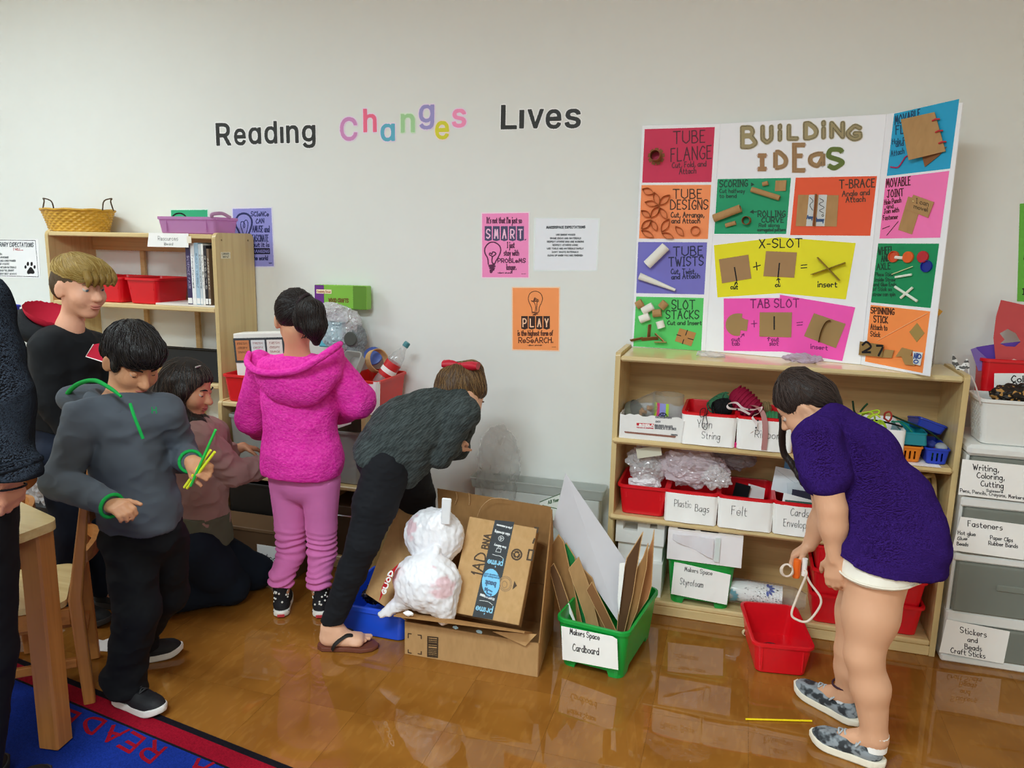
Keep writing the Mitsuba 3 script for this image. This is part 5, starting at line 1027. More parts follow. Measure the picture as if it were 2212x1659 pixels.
t = red_bin('red bin labelled Cards Envelopes on the middle tier', 0.276, -0.316, Z2); paper_label(t, 0.19, -0.152, 0.118, 0.1165, (('Cards', -0.04, 0.022, 0.078, 0.03), ('Envelopes', -0.062, 0.042, 0.034, 0.028)), 0.276, -0.169, Z2, seed=9)
cdf = [((0.29, -0.12, Z2 + 0.2), (0.16, 0.12), (-14, 4, 0), '#5f93c4', 'tall blue picture card standing at the back of the Cards bin'), ((0.255, -0.16, Z2 + 0.16), (0.17, 0.1), (-24, 8, 0), '#d9dde2', 'large white envelope behind the blue card in the Cards bin'), ((0.3, -0.2, Z2 + 0.135), (0.15, 0.08), (-30, -4, 0), '#c3cbd2', 'grey white envelope in the middle of the Cards bin'),
       ((0.29, -0.24, Z2 + 0.12), (0.1, 0.07), (-35, 4, 0), '#202038', 'dark navy card in the Cards bin'), ((0.26, -0.265, Z2 + 0.11), (0.11, 0.06), (-42, 10, 0), '#e6e6e6', 'small white card at the front of the Cards bin'), ((0.275, -0.285, Z2 + 0.1), (0.12, 0.05), (-30, 0, 0), '#14493a', 'dark green card at the front of the Cards bin')]
for c, (w, h), r, cc, lab in cdf:
    t = thing('card', lab, 'card', 'cards in the Cards bin'); add(t, 'sheet', mv(cbox(w, 0.0016, h), c, r), col(cc, 0.5), False)
    if cc == '#5f93c4': add(t, 'flower_print', mv(lathe([(0.0005, 0.0006), (0.032, 0.0006), (0.032, 0)], 12), A(c) + rot(*r) @ A([0.01, -0.0012, -0.01]), rot(*r) @ rot(90, 0, 0)), col('#b08a8a', 0.6), False)
    if cc == '#d9dde2': add(t, 'flap_line', mv(cat([mv(box(-0.09, 0, -0.0004, 0.0004, -0.0006, 0.0006), (0, -0.0012, 0), (0, s, 0)) for s in (25, 155)]), c, r), col('#aab2ba', 0.6), False)
# brown sack with yellow and blue print at the right end
t = thing('paper_sack', 'brown paper sack with yellow and blue print at the right of the middle tier', 'bag')
f = Field((0.53, -0.34, Z2 - 0.01), (0.8, 0.0, Z2 + 0.32), 0.008); f.cone((0.655, -0.17, Z2 + 0.07), (0.655, -0.17, Z2 + 0.22), 0.085, 0.085, 0.02); f.ball((0.655, -0.17, Z2 + 0.1), (0.085, 0.11, 0.1)); f.cut((0, 0, Z2 + 0.013), (0, 0, -1)); f.cut((0.66, -0.17, Z2 + 0.272), (-0.35, 0, 1))
add(t, 'sack', f.mesh(0.012, 22, 3), col('#8a7148', 0.75, 0.2), 25)
sf = frame((0.66, -0.285, Z2 + 0.1), (1, 0.05, 0), (0, 0.05, 1)); add(t, 'yellow_print', infr(sf, fine(ext(Polygon([(-0.03, 0.06), (0.03, 0.12), (0.055, 0.095), (0.05, 0.06), (-0.01, 0.035)]), 0.002), 0.02), 0.008), col('#e2b416', 0.6), False); add(t, 'blue_print', infr(sf, ext(Polygon([(0.01, 0.03), (0.06, -0.01), (0.07, -0.06), (0.05, -0.075), (0.0, -0.02)]), 0.002), 0.008), col('#1f6cc4', 0.5), False)
add(t, 'folded_rim', tube([(0.57, -0.25, Z2 + 0.24), (0.63, -0.285, Z2 + 0.235), (0.7, -0.27, Z2 + 0.27), (0.735, -0.22, Z2 + 0.25), (0.742, -0.25, Z2 + 0.14), (0.748, -0.24, Z2 + 0.02)], 0.009, 8, 5), col('#a08658', 0.8, 0.2), 40)
# bottom tier
for i, (a, lab) in enumerate((((-0.44, -0.24, -0.28, -0.04, 0.22, 0.32), 'grooved white foam block, topmost in the stack left on the bottom tier'), ((-0.43, -0.245, -0.26, -0.05, 0.145, 0.219), 'white foam block in the middle of the stack left on the bottom tier'), ((-0.42, -0.24, -0.29, -0.05, 0.0, 0.144), 'lowest white foam block in the stack left on the bottom tier'))):
    t = thing('foam_block', lab, 'foam block', 'white foam packing blocks'); m = manifold3d.Manifold.cube([a[1] - a[0], a[3] - a[2], a[5] - a[4]]).translate([a[0], a[2], Z3 + a[4]])
    if i == 0: m = m - manifold3d.Manifold.cube([0.06, 0.1, 0.06]).translate([-0.41, -0.3, Z3 + 0.275]) - manifold3d.Manifold.cube([0.03, 0.5, 0.03]).translate([-0.3, -0.4, Z3 + 0.295])
    q = m.to_mesh(); add(t, 'block', TM(q.vert_properties[:, :3], q.tri_verts), col('#e7e7e4', 0.7, 0.2), False)
GX, GY = -0.085, -0.325
def footed(w, d, h, mat, t, x, yf, z, rz=0.0, lab='tub'):        # a tub whose floor is raised between four feet
    m = bin_mesh(w, d, h, 0.03, 0.014, 0.0035, 0.007, 0.016); mm = manifold3d.Manifold(manifold3d.Mesh(A(m.vertices, np.float32), A(m.faces, np.uint32)))
    solid = hullm(np.vstack([rrect(w - 0.034, d - 0.034, 0.03, 0.0), rrect(w - 0.028, d - 0.028, 0.03, 0.03)]))
    foot = manifold3d.Manifold(manifold3d.Mesh(A(solid.vertices, np.float32), A(solid.faces, np.uint32))) - manifold3d.Manifold.hull_points(np.vstack([rrect(w * 0.52, d + 0.1, 0.01, -0.01), rrect(w * 0.45, d + 0.1, 0.01, 0.022)])) - manifold3d.Manifold.hull_points(np.vstack([rrect(w + 0.1, d * 0.6, 0.01, -0.01), rrect(w + 0.1, d * 0.55, 0.01, 0.022)]))
    q = (mm.translate([0, 0, 0.024]) + foot).to_mesh()
    return add(t, lab, place(TM(q.vert_properties[:, :3], q.tri_verts), x, yf + d / 2, z, rz), mat, 35)
t = thing('plastic_bin', 'green bin labelled Makers Space Styrofoam on the bottom tier of the storage shelf', 'bin'); footed(0.262, 0.26, 0.175, GREEN, t, GX, GY, Z3)
lf = frame((GX - 0.11, GY - 0.0062, Z3 + 0.042), (1, 0, -0.02), (0.01, 0.03, 1)); s = add(t, 'paper_label', infr(lf, ext(Polygon([(0, 0.002), (0.222, -0.006), (0.226, 0.122), (0.002, 0.142)]), 0.0008)), PAPER, False)
write(s, lf, [text2d('Makers Space', 0.1, 0.108, 0.018, maxw=0.108), text2d('Styrofoam', 0.078, 0.05, 0.026, maxw=0.09)], 0.0019, INK, 0.0014)
t = thing('foam_block', 'big moulded white foam block lying on the green Styrofoam bin', 'foam block', 'white foam packing blocks')
m = manifold3d.Manifold.cube([0.29, 0.25, 0.125]); m = m - manifold3d.Manifold.cube([0.07, 0.2, 0.07]).translate([0.035, 0.02, 0.075]) - manifold3d.Manifold.cube([0.07, 0.2, 0.075]).translate([0.125, 0.02, 0.07]) - manifold3d.Manifold.cube([0.06, 0.2, 0.06]).translate([0.21, 0.03, 0.08])
q = m.to_mesh(); add(t, 'block', mv(TM(q.vert_properties[:, :3], q.tri_verts), (-0.22, -0.345, Z3 + 0.1995), (0, 0, 0)), col('#ebe7e9', 0.7, 0.2), False)
add(t, 'film_scrap', gsheet(lambda u, v: (-0.2 + 0.16 * u, -0.352 - 0.006 * math.sin(u * 9), Z3 + 0.31 - 0.06 * v * (0.4 + u)), 8, 5), col('#dedae0', 0.3, 0.6), True); add(t, 'tape_strip', box(-0.035, -0.015, -0.3535, -0.352, Z3 + 0.215, Z3 + 0.315), col('#cfd8d6', 0.25, 0.7), False)
# wrapped sleeve of printed cups
t = thing('cup_sleeve', 'clear wrapped sleeve of white paper cups with blue flowers lying on the bottom tier', 'cups')
ca, cb = A([0.045, -0.26, Z3 + 0.068]), A([0.235, -0.265, Z3 + 0.066]); dd = (cb - ca) / np.linalg.norm(cb - ca)
RC = np.stack([np.cross([0, 1, 0.0], dd), [0, 1, 0], dd], 1)
for i in range(12): add(t, 'cup', mv(lathe([(0.034, -0.012), (0.044, 0.055), (0.0455, 0.055), (0.0455, 0.058), (0.0415, 0.058)], 22), ca + dd * (0.012 * i), RC), col('#e8e8e6', 0.5), 40)
def petal_ring(c0, L, n, spread, mat):
    for i in range(n):
        a = math.radians(-80 + 160 * i / (n - 1)); c, s = math.cos(a), math.sin(a); u = np.linspace(0, 1, 7)
        P = np.vstack([np.stack([L * u, 0.2 * L * np.sin(np.pi * u)], 1), np.stack([L * u, -0.2 * L * np.sin(np.pi * u)], 1)[::-1]]) * A([1, 1]) + A([L * 0.35, 0])
        Q = np.stack([c * P[:, 0] - s * P[:, 1], s * P[:, 0] + c * P[:, 1]], 1); b = (Q[:, 1] + c0[1]) / 0.0475; xx = c0[0] + Q[:, 0]
        base = ca + dd * 0.0; V = A([base + dd * x + 0.0472 * (math.cos(bb) * A([0, -1, 0]) + math.sin(bb) * A([0, 0, 1])) for x, bb in zip(xx, b)])
        V = np.vstack([V, V.mean(0) + A([0, -0.001, 0])]); add(t, 'printed_petal', TM(V, [(j, (j + 1) % 14, 14) for j in range(14)]), mat, False)
petal_ring((-0.008, -0.01), 0.026, 7, 1, col('#3f8d9c', 0.6)); petal_ring((0.13, 0.045), 0.024, 6, 1, col('#2b3f9c', 0.6))
rg = random.Random(3); dots = []
for i in range(70): x, b = rg.uniform(0.045, 0.19), rg.uniform(-0.9, 1.0); p = ca + dd * x + 0.0468 * (math.cos(b) * A([0, -1, 0]) + math.sin(b) * A([0, 0, 1])); dots.append(mv(cbox(0.0035, 0.0012, 0.002), p))
add(t, 'printed_dots', dots, INK, False, kind='stuff')
add(t, 'film', crumple(tube([ca - dd * 0.03, ca - dd * 0.01, cb - dd * 0.02, cb + dd * 0.04, cb + dd * 0.09], [0.03, 0.05, 0.052, 0.05, 0.03], 20, 4), 0.004, 40, 2), 'clear_wrap', 15)
for x, n in ((0.435, 3), (0.64, 3)):
    for j in range(n): red_bin(f'{("lowest", "middle", "topmost")[j]} red bin of the {"left" if x < 0.5 else "right"} stack behind the legs of the girl in purple', x, -0.312, Z3 + 0.1 * j, 0.19, 0.27, 0.125, group='stacked red bins on the bottom tier')

# ================================================================ drawer tower at the right edge
DX0, DX1, DF, DT = 0.806, 1.26, -0.345, 0.836
t = thing('drawer_tower', 'white plastic tower of four labelled clear drawers at the right edge', 'drawers')
WT = col('#dedfdc', 0.4); DRW = trans('#b9beb4', 1.0, 0.35)
add(t, 'top_panel', box(DX0 - 0.004, DX1, DF, -0.02, 0.795, DT, 0.012), WT, 30)
for z0, z1 in ((0.606, 0.642), (0.399, 0.428), (0.160, 0.204), (0.001, 0.03)): add(t, 'frame_rail', box(DX0 - 0.002, DX1, DF + 0.004, -0.02, z0, z1, 0.006), WT, 30)
for x in (DX0, DX1 - 0.02): add(t, 'frame_post', box(x, x + 0.012, DF + 0.02, -0.02, 0.03, 0.795, 0.003), WT, 30)
DFR = frame((0, DF - 0.004, 0), (1, 0, 0), (0, 0, 1)); zE, zF = Z(1980, 800, 4.147), Z(1560, 1180, 3.393)
for i, (z0, z1) in enumerate(((0.645, 0.793), (0.430, 0.604), (0.206, 0.397), (0.032, 0.158))):
    d = add(t, 'drawer', box(DX0 + 0.013, DX1 - 0.022, DF - 0.002, -0.03, z0, z1, 0.006), DRW, 30, 'grey translucent drawer')
    if i == 0:
        p = patch(d, 'paper_label', DFR, zE, [(410, 795), (1150, 870), (1130, 1200), (372, 1112)], PAPER); Ink(DFR, zE, 1.15, 0.001).t('Writing,', 505, 735, 888, 50, 912).t('Coloring,', 540, 785, 962, 50, 985).t('Cutting', 575, 775, 1036, 50, 1056).done(p, 'handwriting'); Ink(DFR, zE, 0.85, 0.001).t('Pens, Pencils, Crayons, Markers', 390, 960, 1088, 30, 1158).t('Scissors', 625, 770, 1085, 20, 1098).done(p, 'handwriting')
    if i == 1:
        p = patch(d, 'paper_label', DFR, zE, [(395, 1310), (975, 1385), (960, 1700), (312, 1610)], PAPER); Ink(DFR, zE, 1.1, 0.001).t('Fasteners', 460, 765, 1395, 50, 1432).done(p, 'handwriting'); Ink(DFR, zE, 0.9, 0.001).t('Hot glue', 370, 525, 1468, 34, 1485).t('Glue', 365, 450, 1520, 30).t('Beads', 362, 460, 1565, 30, 1575).done(p, 'handwriting'); Ink(DFR, zE, 0.9, 0.001).t('Paper Clips', 660, 860, 1512, 34, 1538).t('Rubber Bands', 645, 905, 1562, 34, 1592).done(p, 'handwriting')
    if i == 3:
        p = patch(d, 'paper_label', DFR, zF, [(1645, 535), (2110, 625), (2062, 862), (1590, 775)], PAPER); Ink(DFR, zF, 1.05, 0.001).t('Stickers', 1745, 1935, 632, 42, 668).t('and', 1800, 1870, 698, 34, 708).t('Beads', 1778, 1900, 752, 38, 770).t('Craft Sticks', 1675, 1925, 778, 38, 822).done(p, 'handwriting')
    if i == 2: add(d, 'grip', box(0.95, 1.1, DF - 0.008, DF - 0.001, z0 + 0.1, z0 + 0.125, 0.004), DRW, 30)
# white basket and red bin on the tower
t = thing('plastic_basket', 'white slotted basket labelled Letter Stencils on the drawer tower', 'basket')
x0, x1, yf, yb, z0, h = 0.83, 1.2, -0.335, -0.16, DT + 0.0005, 0.165
bm = bin_mesh(x1 - x0, yb - yf, h, 0.02, 0.016, 0.003, 0.008, 0.012); m = manifold3d.Manifold(manifold3d.Mesh(A(bm.vertices, np.float32), A(bm.faces, np.uint32)))
holes = [manifold3d.Manifold.cube([0.06, 0.006, 0.014], True).rotate([0, 0, 0]).translate([-(x1 - x0) / 2 + 0.01, -0.062 + 0.0125 * i, 0.03 + 0.019 * j + (0.009 if i % 2 else 0)]) for i in range(10) for j in range(6)]
q = (m - manifold3d.Manifold.batch_boolean(holes, manifold3d.OpType.Add)).to_mesh(); add(t, 'tub', place(TM(q.vert_properties[:, :3], q.tri_verts), (x0 + x1) / 2, (yf + yb) / 2, z0), WT, 30)
BFR = frame((0, yf - 0.003, 0), (1, 0, 0), (0, 0.05, 1)); s = patch(t, 'paper_label', BFR, zE, [(600, 340), (1150, 375), (1130, 720), (575, 665)], PAPER); Ink(BFR, zE, 1.4, 0.0012).t('Letter', 795, 1030, 492, 66, 520).t('Stencils', 720, 1020, 585, 66, 628).done(s, 'handwriting')
t = thing('fabric', 'folded leopard print fabric heaped in the Letter Stencils basket', 'fabric')
l1, l2 = mi.Color3f(*lin('#1d1510')), mi.Color3f(*lin('#b58648'))
def _leo(p, n, uv): f = fbm(p.x * 80, p.y * 80, p.z * 80, 2); return l1 + (l2 - l1) * smoothstep(0.58, 0.62, f) * smoothstep(0.35, 0.6, noise(p.x * 14, p.y * 14, p.z * 14))
add(t, 'cloth', blob((1.01, -0.255, z0 + 0.165), (0.15, 0.065, 0.05), 0.02, 14, 31), tex('leopard_cloth', _leo, 0.5, 0.4), 30); add(t, 'white_strip', tube([at(*p, -0.34) for p in ((2098, 812), (2108, 835), (2118, 872))], 0.005, 6, 4, flat=0.3), col('#d6c9c4', 0.6), 40)
t = red_bin('red bin labelled Color Paper behind the leopard fabric on the drawer tower', 1.02, -0.15, DT + 0.0005, 0.3, 0.12, 0.285)
CFR = frame((0, -0.156, 0), (1, 0, 0), (0, 0.0, 1)); zG = Z(1980, 560, 5.186); s = patch(t, 'paper_label', CFR, zG, [(868, 1275), (1500, 1275), (1500, 1620), (860, 1560)], PAPER, dz=0.002); Ink(CFR, zG, 1.4, 0.0035).t('Color', 1058, 1300, 1372, 70, 1378).t('Paper', 1078, 1310, 1450, 70, 1462).done(s, 'handwriting')
PF = frame((0, -0.12, 0), (1, 0, 0), (0, 0.0, 1))
pp = Polygon(ons(PF, zG, [(945, 455), (1330, 540), (1340, 1250), (895, 1250), (860, 880), (890, 640)])); hole = Polygon(ons(PF, zG, [(930, 830), (1020, 780), (1110, 830), (1165, 925), (1100, 980), (1000, 975), (935, 945), (985, 900)]))
one('paper_sheet', 'coral red paper with a heart cut out of it standing in the Color Paper bin', 'paper', infr(PF, ext(pp.difference(hole), 0.0008)), col('#c24a4c', 0.7), False)
for i, (q, c, lab, dy) in enumerate((([(665, 985), (850, 955), (1170, 920), (1180, 1250), (690, 1250)], '#5d3aa0', 'purple paper behind the coral heart paper', -0.11), ([(605, 1010), (660, 990), (840, 1160), (760, 1250), (690, 1250)], '#7a62a8', 'folded pale purple paper at the left of the Color Paper bin', -0.125), ([(1000, 1160), (1090, 1115), (1180, 1150), (1170, 1250), (980, 1250)], '#e3c4b8', 'peach paper corner in the Color Paper bin', -0.128))):
    g = frame((0, dy, 0), (1, 0, 0), (0, 0, 1)); one('paper_sheet', lab, 'paper', infr(g, ext(Polygon(ons(g, zG, q)), 0.0008)), col(c, 0.7), False)
t = thing('paper_scrap', 'black and white patterned paper scrap between the storage shelf and the red bin', 'paper'); add(t, 'strip', flat_ribbon([at(*p, -0.19) for p in ((2057, 775), (2065, 785), (2074, 800), (2088, 785), (2094, 800))], 0.035, (0, 0.2, 1)), tex('print_bw', lambda p, n, uv: mi.Color3f(0.75) - mi.Color3f(0.66) * smoothstep(0.5, 0.54, fbm(p.x * 90, p.y * 90, p.z * 90, 2)), 0.6), True)

# ================================================================ boxes and bins on the floor
def t2(ink, txt, a, b, h, **kw):       # a line of text from crop point a to b in any direction
    S, W = strokes(txt, **kw); a, b = A(a, float), A(b, float); d = (b - a); u = A([d[1], -d[0]]) / np.linalg.norm(d)
    for P in S: ink.l(a + d * P[:, :1] / W + u * h * P[:, 1:] / 7)
    return ink
def slab(P, t):         # a flat piece through the given points, t thick
    P = A(P, float); n = np.cross(P[1] - P[0], P[2] - P[0]); n /= np.linalg.norm(n)
    return hullm(np.vstack([P - n * t / 2, P + n * t / 2]))
zB6 = Z(680, 1020, 3.607)
t = thing('storage_bin', 'blue plastic storage bin on the floor behind the sandal, left of the big cardboard box', 'bin')
add(t, 'tub', place(bin_mesh(0.30, 0.37, 0.125, 0.03, 0.012, 0.0035, 0.008, 0.02), -1.283, -0.69, 0.0005), BLUE, 40)
for i, (x, y, c) in enumerate(((-1.18, -0.78, '#2e4a2a'), (-1.25, -0.72, '#40305a'), (-1.2, -0.66, '#7b7d84'), (-1.32, -0.75, '#22262a'))):
    one('foil_wad', f'{("dark green", "purple", "silver grey", "black")[i]} foil wad in the blue storage bin', 'wrapper', blob((x, y, 0.115), (0.045, 0.045, 0.035), 0.018, 26, 40 + i, 3), col(c, 0.2, 0.8, metal=0.5), 12)
# the big open carton
FB, FT_ = -0.935, 0.128
bx = thing('cardboard_box', 'big open brown cardboard box with raised flaps, holding two white bags and a smaller box', 'box')
c0, c1 = A([-1.103, FB, 0.001]), A([-0.598, FB + 0.006, 0.001]); d0, d1 = A([-1.112, -0.56, 0.001]), A([-0.634, -0.552, 0.001]); up = A([0, 0, 1.0])
add(bx, 'front_wall', slab([c0, c1, c1 + up * FT_, c0 + up * FT_], 0.005), KRAFT, False)
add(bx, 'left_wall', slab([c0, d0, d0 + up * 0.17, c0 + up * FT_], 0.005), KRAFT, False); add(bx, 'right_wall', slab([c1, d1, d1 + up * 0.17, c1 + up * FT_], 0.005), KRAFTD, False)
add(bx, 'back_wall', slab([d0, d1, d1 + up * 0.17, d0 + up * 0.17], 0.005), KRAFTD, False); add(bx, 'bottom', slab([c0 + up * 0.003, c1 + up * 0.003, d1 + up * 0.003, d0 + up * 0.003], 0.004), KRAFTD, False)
e0, e1 = at(945, 1055, -0.52), at(1190, 1095, -0.5)
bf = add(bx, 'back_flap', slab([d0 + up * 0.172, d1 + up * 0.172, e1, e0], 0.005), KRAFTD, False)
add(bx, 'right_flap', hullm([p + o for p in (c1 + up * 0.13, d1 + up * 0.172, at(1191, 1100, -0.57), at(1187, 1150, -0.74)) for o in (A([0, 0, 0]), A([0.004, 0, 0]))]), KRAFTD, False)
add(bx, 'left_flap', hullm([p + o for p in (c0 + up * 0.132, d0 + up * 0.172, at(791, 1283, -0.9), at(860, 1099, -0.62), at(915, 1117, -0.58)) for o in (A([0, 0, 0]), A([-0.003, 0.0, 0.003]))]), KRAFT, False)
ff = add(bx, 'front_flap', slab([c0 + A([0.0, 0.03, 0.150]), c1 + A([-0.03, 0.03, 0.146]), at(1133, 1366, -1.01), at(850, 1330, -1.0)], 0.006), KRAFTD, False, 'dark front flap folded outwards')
add(bx, 'torn_strip', hullm([at(*zB6(*p), -0.944 - e) for p in ((1380, 1240), (1730, 1262), (1640, 1355)) for e in (0, 0.003)]), KRAFTL, False)
for x, y in ((1100, 1210), (1280, 1242)): add(bx, 'label_scrap', mv(blob((0, 0, 0), (0.012, 0.003, 0.007), 0.003, 80, x, 2), at(*zB6(x, y), -0.948)), col('#9fc0cc', 0.5), 12)
BF2 = frame(c0 + A([0, -0.0028, 0]), c1 - c0, (0, 0, 1))
Ink(BF2, zB6, 1.8, 0.0005).l([(728, 1290), (728, 1257), (752, 1260)]).l([(805, 1268), (830, 1272), (830, 1296)]).l([(728, 1385), (728, 1405), (752, 1410)]).l([(805, 1414), (830, 1418), (830, 1398)]).done(bx, 'corner_marks', col('#4a3522', 0.7))
k = Ink(BF2, zB6, 2.2, 0.0005).l([(882, 1282), (958, 1290), (955, 1442), (880, 1434), (882, 1282)])
for y in (1300, 1315, 1328, 1338, 1352, 1372, 1385, 1398, 1412, 1425): k.l([(886, y), (952, y + 6)])
k.done(bx, 'barcode_print', col('#3a2a1a', 0.7))
fz = at(1010, 1070, -0.54)
add(bx, 'loose_thread', tube([at(*zB6(*p), -0.56) for p in ((1265, 345), (1300, 270), (1360, 215), (1430, 202), (1510, 212))], 0.0012, 5, 5), col('#c9a57c', 0.7), 40)
for p in (((1100, 155), (1108, 200), (1092, 250)), ((1200, 160), (1205, 210), (1202, 255))): add(bx, 'loose_thread', tube([at(*zB6(*q), -0.535) for q in p], 0.0012, 5, 4), col('#c9a57c', 0.7), 40)
# the smaller parcel leaning in it
BL, BR, TL = at(*zB6(1040, 1085), -0.90), at(*zB6(1590, 1195), -0.875), at(*zB6(1235, 350), -0.70)
ex = BR - BL; ey = TL - BL; w2, h2 = np.linalg.norm(ex), np.linalg.norm(ey); PFR = frame(BL, ex, ey)
t = thing('parcel_box', 'light brown parcel box with black and blue printed tape leaning inside the big carton', 'box')
add(t, 'body', infr(PFR, box(0, w2, 0, h2, -0.09, 0, 0.002)), KRAFTL, False)
tp = patch(t, 'tape', PFR, zB6, [(1405, 372), (1555, 388), (1385, 1150), (1228, 1125)], col('#2c3034', 0.55, 0.3), 0.0004, 0.0002)
ov = patch(tp, 'blue_badge', PFR, zB6, [(1372 + 70 * math.cos(a) - 22 * math.sin(a) * 0 , 860 + 108 * math.sin(a)) for a in np.linspace(0, 2 * math.pi, 25)[:-1]], col('#56b4e0', 0.4), 0.0003, 0.0007)
pb = col('#7fc4e2', 0.5); pw = col('#d6d9da', 0.5)
k = Ink(PFR, zB6, 1.6, 0.0012); t2(k, 'prime', (1465, 700), (1352, 680), 50); t2(k, 'prime', (1385, 1068), (1262, 1042), 52); k.done(tp, 'blue_lettering', pb)
k = Ink(PFR, zB6, 0.9, 0.0012); t2(k, 'START EARNING', (1402, 985), (1292, 945), 16); t2(k, 'free delivery', (1492, 582), (1400, 560), 18); t2(k, 'video streaming', (1522, 480), (1405, 455), 20); t2(k, 'prime at amazon.com', (1535, 432), (1420, 405), 16)
k.c(1452, 517, 20, 20).l([(1385, 640), (1410, 648), (1445, 655), (1468, 672)], 4).l([(1285, 1000), (1320, 1003), (1355, 1012), (1385, 1035)], 4).l([(1420, 592), (1452, 598), (1448, 625), (1410, 620), (1420, 592)]).l([(1445, 505), (1462, 516), (1446, 528), (1445, 505)]).done(tp, 'white_lettering', pw)
k = Ink(PFR, zB6, 2.2, 0.0014); t2(k, 'back', (1412, 862), (1335, 845), 36); t2(k, '5', (1382, 925), (1345, 915), 50); t2(k, '%', (1345, 905), (1328, 902), 18); k.done(ov, 'badge_lettering', col('#1f4f78', 0.5))
k = Ink(PFR, zB6, 1.0, 0.0014); t2(k, 'on purchases with', (1440, 825), (1318, 800), 14); t2(k, 'a rewards card', (1432, 805), (1325, 785), 14); k.done(ov, 'badge_small_print', col('#2f6f98', 0.5))
dk = col('#4a3826', 0.7)
k = Ink(PFR, zB6, 2.4, 0.0006); t2(k, '1AD', (1300, 805), (1338, 640), 82); t2(k, 'BNA', (1352, 600), (1375, 490), 52); k.done(t, 'stencil_print', dk)
k = Ink(PFR, zB6, 2.6, 0.0006).c(1573, 642, 38, 40).l([(1705, 610), (1670, 605), (1655, 680), (1690, 686), (1705, 610)]).l([(1715, 432), (1740, 435), (1732, 470)]).l([(1700, 552), (1712, 520)]).l([(1085, 890), (1100, 892), (1112, 815), (1098, 812)]); k.done(t, 'symbol_print', dk)
k = Ink(PFR, zB6, 3.2, 0.0006)
for a in (0, 120, 240): k.c(1573, 642, 20, 21, a, a + 75, 6)
k.done(t, 'recycling_print', dk)
Ink(PFR, zB6, 1.6, 0.0006).c(1485, 870, 50, 58).c(1485, 870, 40, 47).c(1478, 875, 20, 26).done(t, 'seal_print', col('#a5835c', 0.7))
patch(t, 'triangle_print', PFR, zB6, [(1555, 848), (1575, 885), (1540, 915)], dk, 0.0003, 0.0004)
# two white carrier bags
def carrier(label, c, r, seed, extra, prints):
    t = thing('plastic_bag', label, 'bag', 'white carrier bags in the big carton')
    c = A(c); lo = c - A(r) * 1.6 - 0.03; hi = c + A(r) * 1.6 + A([0.03, 0.03, 0.09]); f = Field(lo, hi, 0.005)
    f.ball(c, r, None, 0.03)
    for p, q, ra, rb in extra: f.cone(p, q, ra, rb, 0.03)
    m = f.mesh(0, 1, 0); v = A(m.vertices); n = A(m.vertex_normals); th = np.arctan2(v[:, 1] - c[1], v[:, 0] - c[0]); rad = np.linalg.norm((v - c) / A(r), axis=1)
    fo = meshkit.fbm(v * A([60, 60, 14]) + seed, 3, seed); fr2 = np.abs(meshkit.fbm(v * 34 + seed * 3.1, 3, seed + 5) - 0.5)
    m = TM(v + n * ((fo - 0.5) * 0.014 + fr2 * 0.016 - 0.002)[:, None], m.faces)
    b1, b2, b3 = mi.Color3f(*lin('#eeeef2')), mi.Color3f(*lin('#dd9aa4')), mi.Color3f(*lin('#c8202c'))
    pk = [(A(p), rr, cc) for p, rr, cc in prints]
    def fn(p, n_, uv):
        o = mi.Color3f(b1)
        for q, rr, cc in pk:
            d = dr.sqrt(dr.square(p.x - q[0]) + dr.square(p.y - q[1]) * 0.5 + dr.square(p.z - q[2])) / rr + (fbm(p.x * 40, p.y * 40, p.z * 40, 2) - 0.5) * 1.5
            w = 0.55 * smoothstep(1.1, 0.5, d); o = o * (1 - w) + (b2 if cc == 'p' else b3) * w
        return o
    nm = uniq('carrier_film'); scene[nm] = {'type': 'twosided', 'bsdf': {'type': 'principled', 'base_color': proc(fn), 'roughness': 0.3, 'specular': 0.5, 'sheen': 0.2}}
    add(t, 'film', m, nm, 60); return t
ca = at(923, 1258, -0.90)
t = carrier('lower white carrier bag with faded red print in the big carton', ca, (0.128, 0.1, 0.108), 3, [(ca + A([-0.09, -0.02, -0.08]), ca + A([-0.16, -0.05, -0.13]), 0.035, 0.012), (ca + A([0, 0, 0.06]), ca + A([0.03, 0.02, 0.13]), 0.05, 0.02), (ca + A([0.07, -0.02, -0.07]), ca + A([0.08, -0.02, -0.1]), 0.05, 0.04)],
            [(at(955, 1275, -0.99), 0.055, 'p'), (at(935, 1215, -0.97), 0.03, 'p')])
LFR = frame(at(833, 1270, -0.955), (0.28, -0.12, 1.0), (-1, -0.5, 0.2))
pr_ = add(t, 'red_print', hullm([at(*zB6(*p), Yv + e) for p, Yv in (((655, 712), -0.97), ((500, 1010), -0.985), ((525, 890), -0.945), ((590, 770), -0.94), ((600, 800), -0.972)) for e in (0, 0.003)]), col('#d22a2c', 0.4), 30)
k = Ink(frame(at(836, 1255, -0.992), (1, 0, 0), (0, 0, 1)), zB6, 2.6, 0.001); t2(k, 'GUOD', (548, 950), (612, 775), 30); k.done(pr_, 'white_lettering', PAPER)
cb_ = at(938, 1158, -0.80)
t = carrier('upper white carrier bag with a knotted handle sticking up, behind the lower bag', cb_, (0.115, 0.095, 0.108), 7, [(cb_ + A([0.02, -0.03, 0.06]), cb_ + A([0.055, -0.03, 0.12]), 0.04, 0.015)], [(cb_ + A([-0.07, -0.07, 0.05]), 0.04, 'p')])
add(t, 'handle', mv(crumple(box(-0.017, 0.017, -0.004, 0.004, 0, 0.1, 0.003), 0.002, 40, 3), at(962, 1133, -0.86), (0, 3, 12)), col('#e6e8ea', 0.35), 30)
one('foam_scrap', 'small white scrap lying on the front flap below the lower bag', 'paper', blob(at(883, 1325, -1.0), (0.018, 0.01, 0.008), 0.004, 60, 4, 2), PAPER, 12)
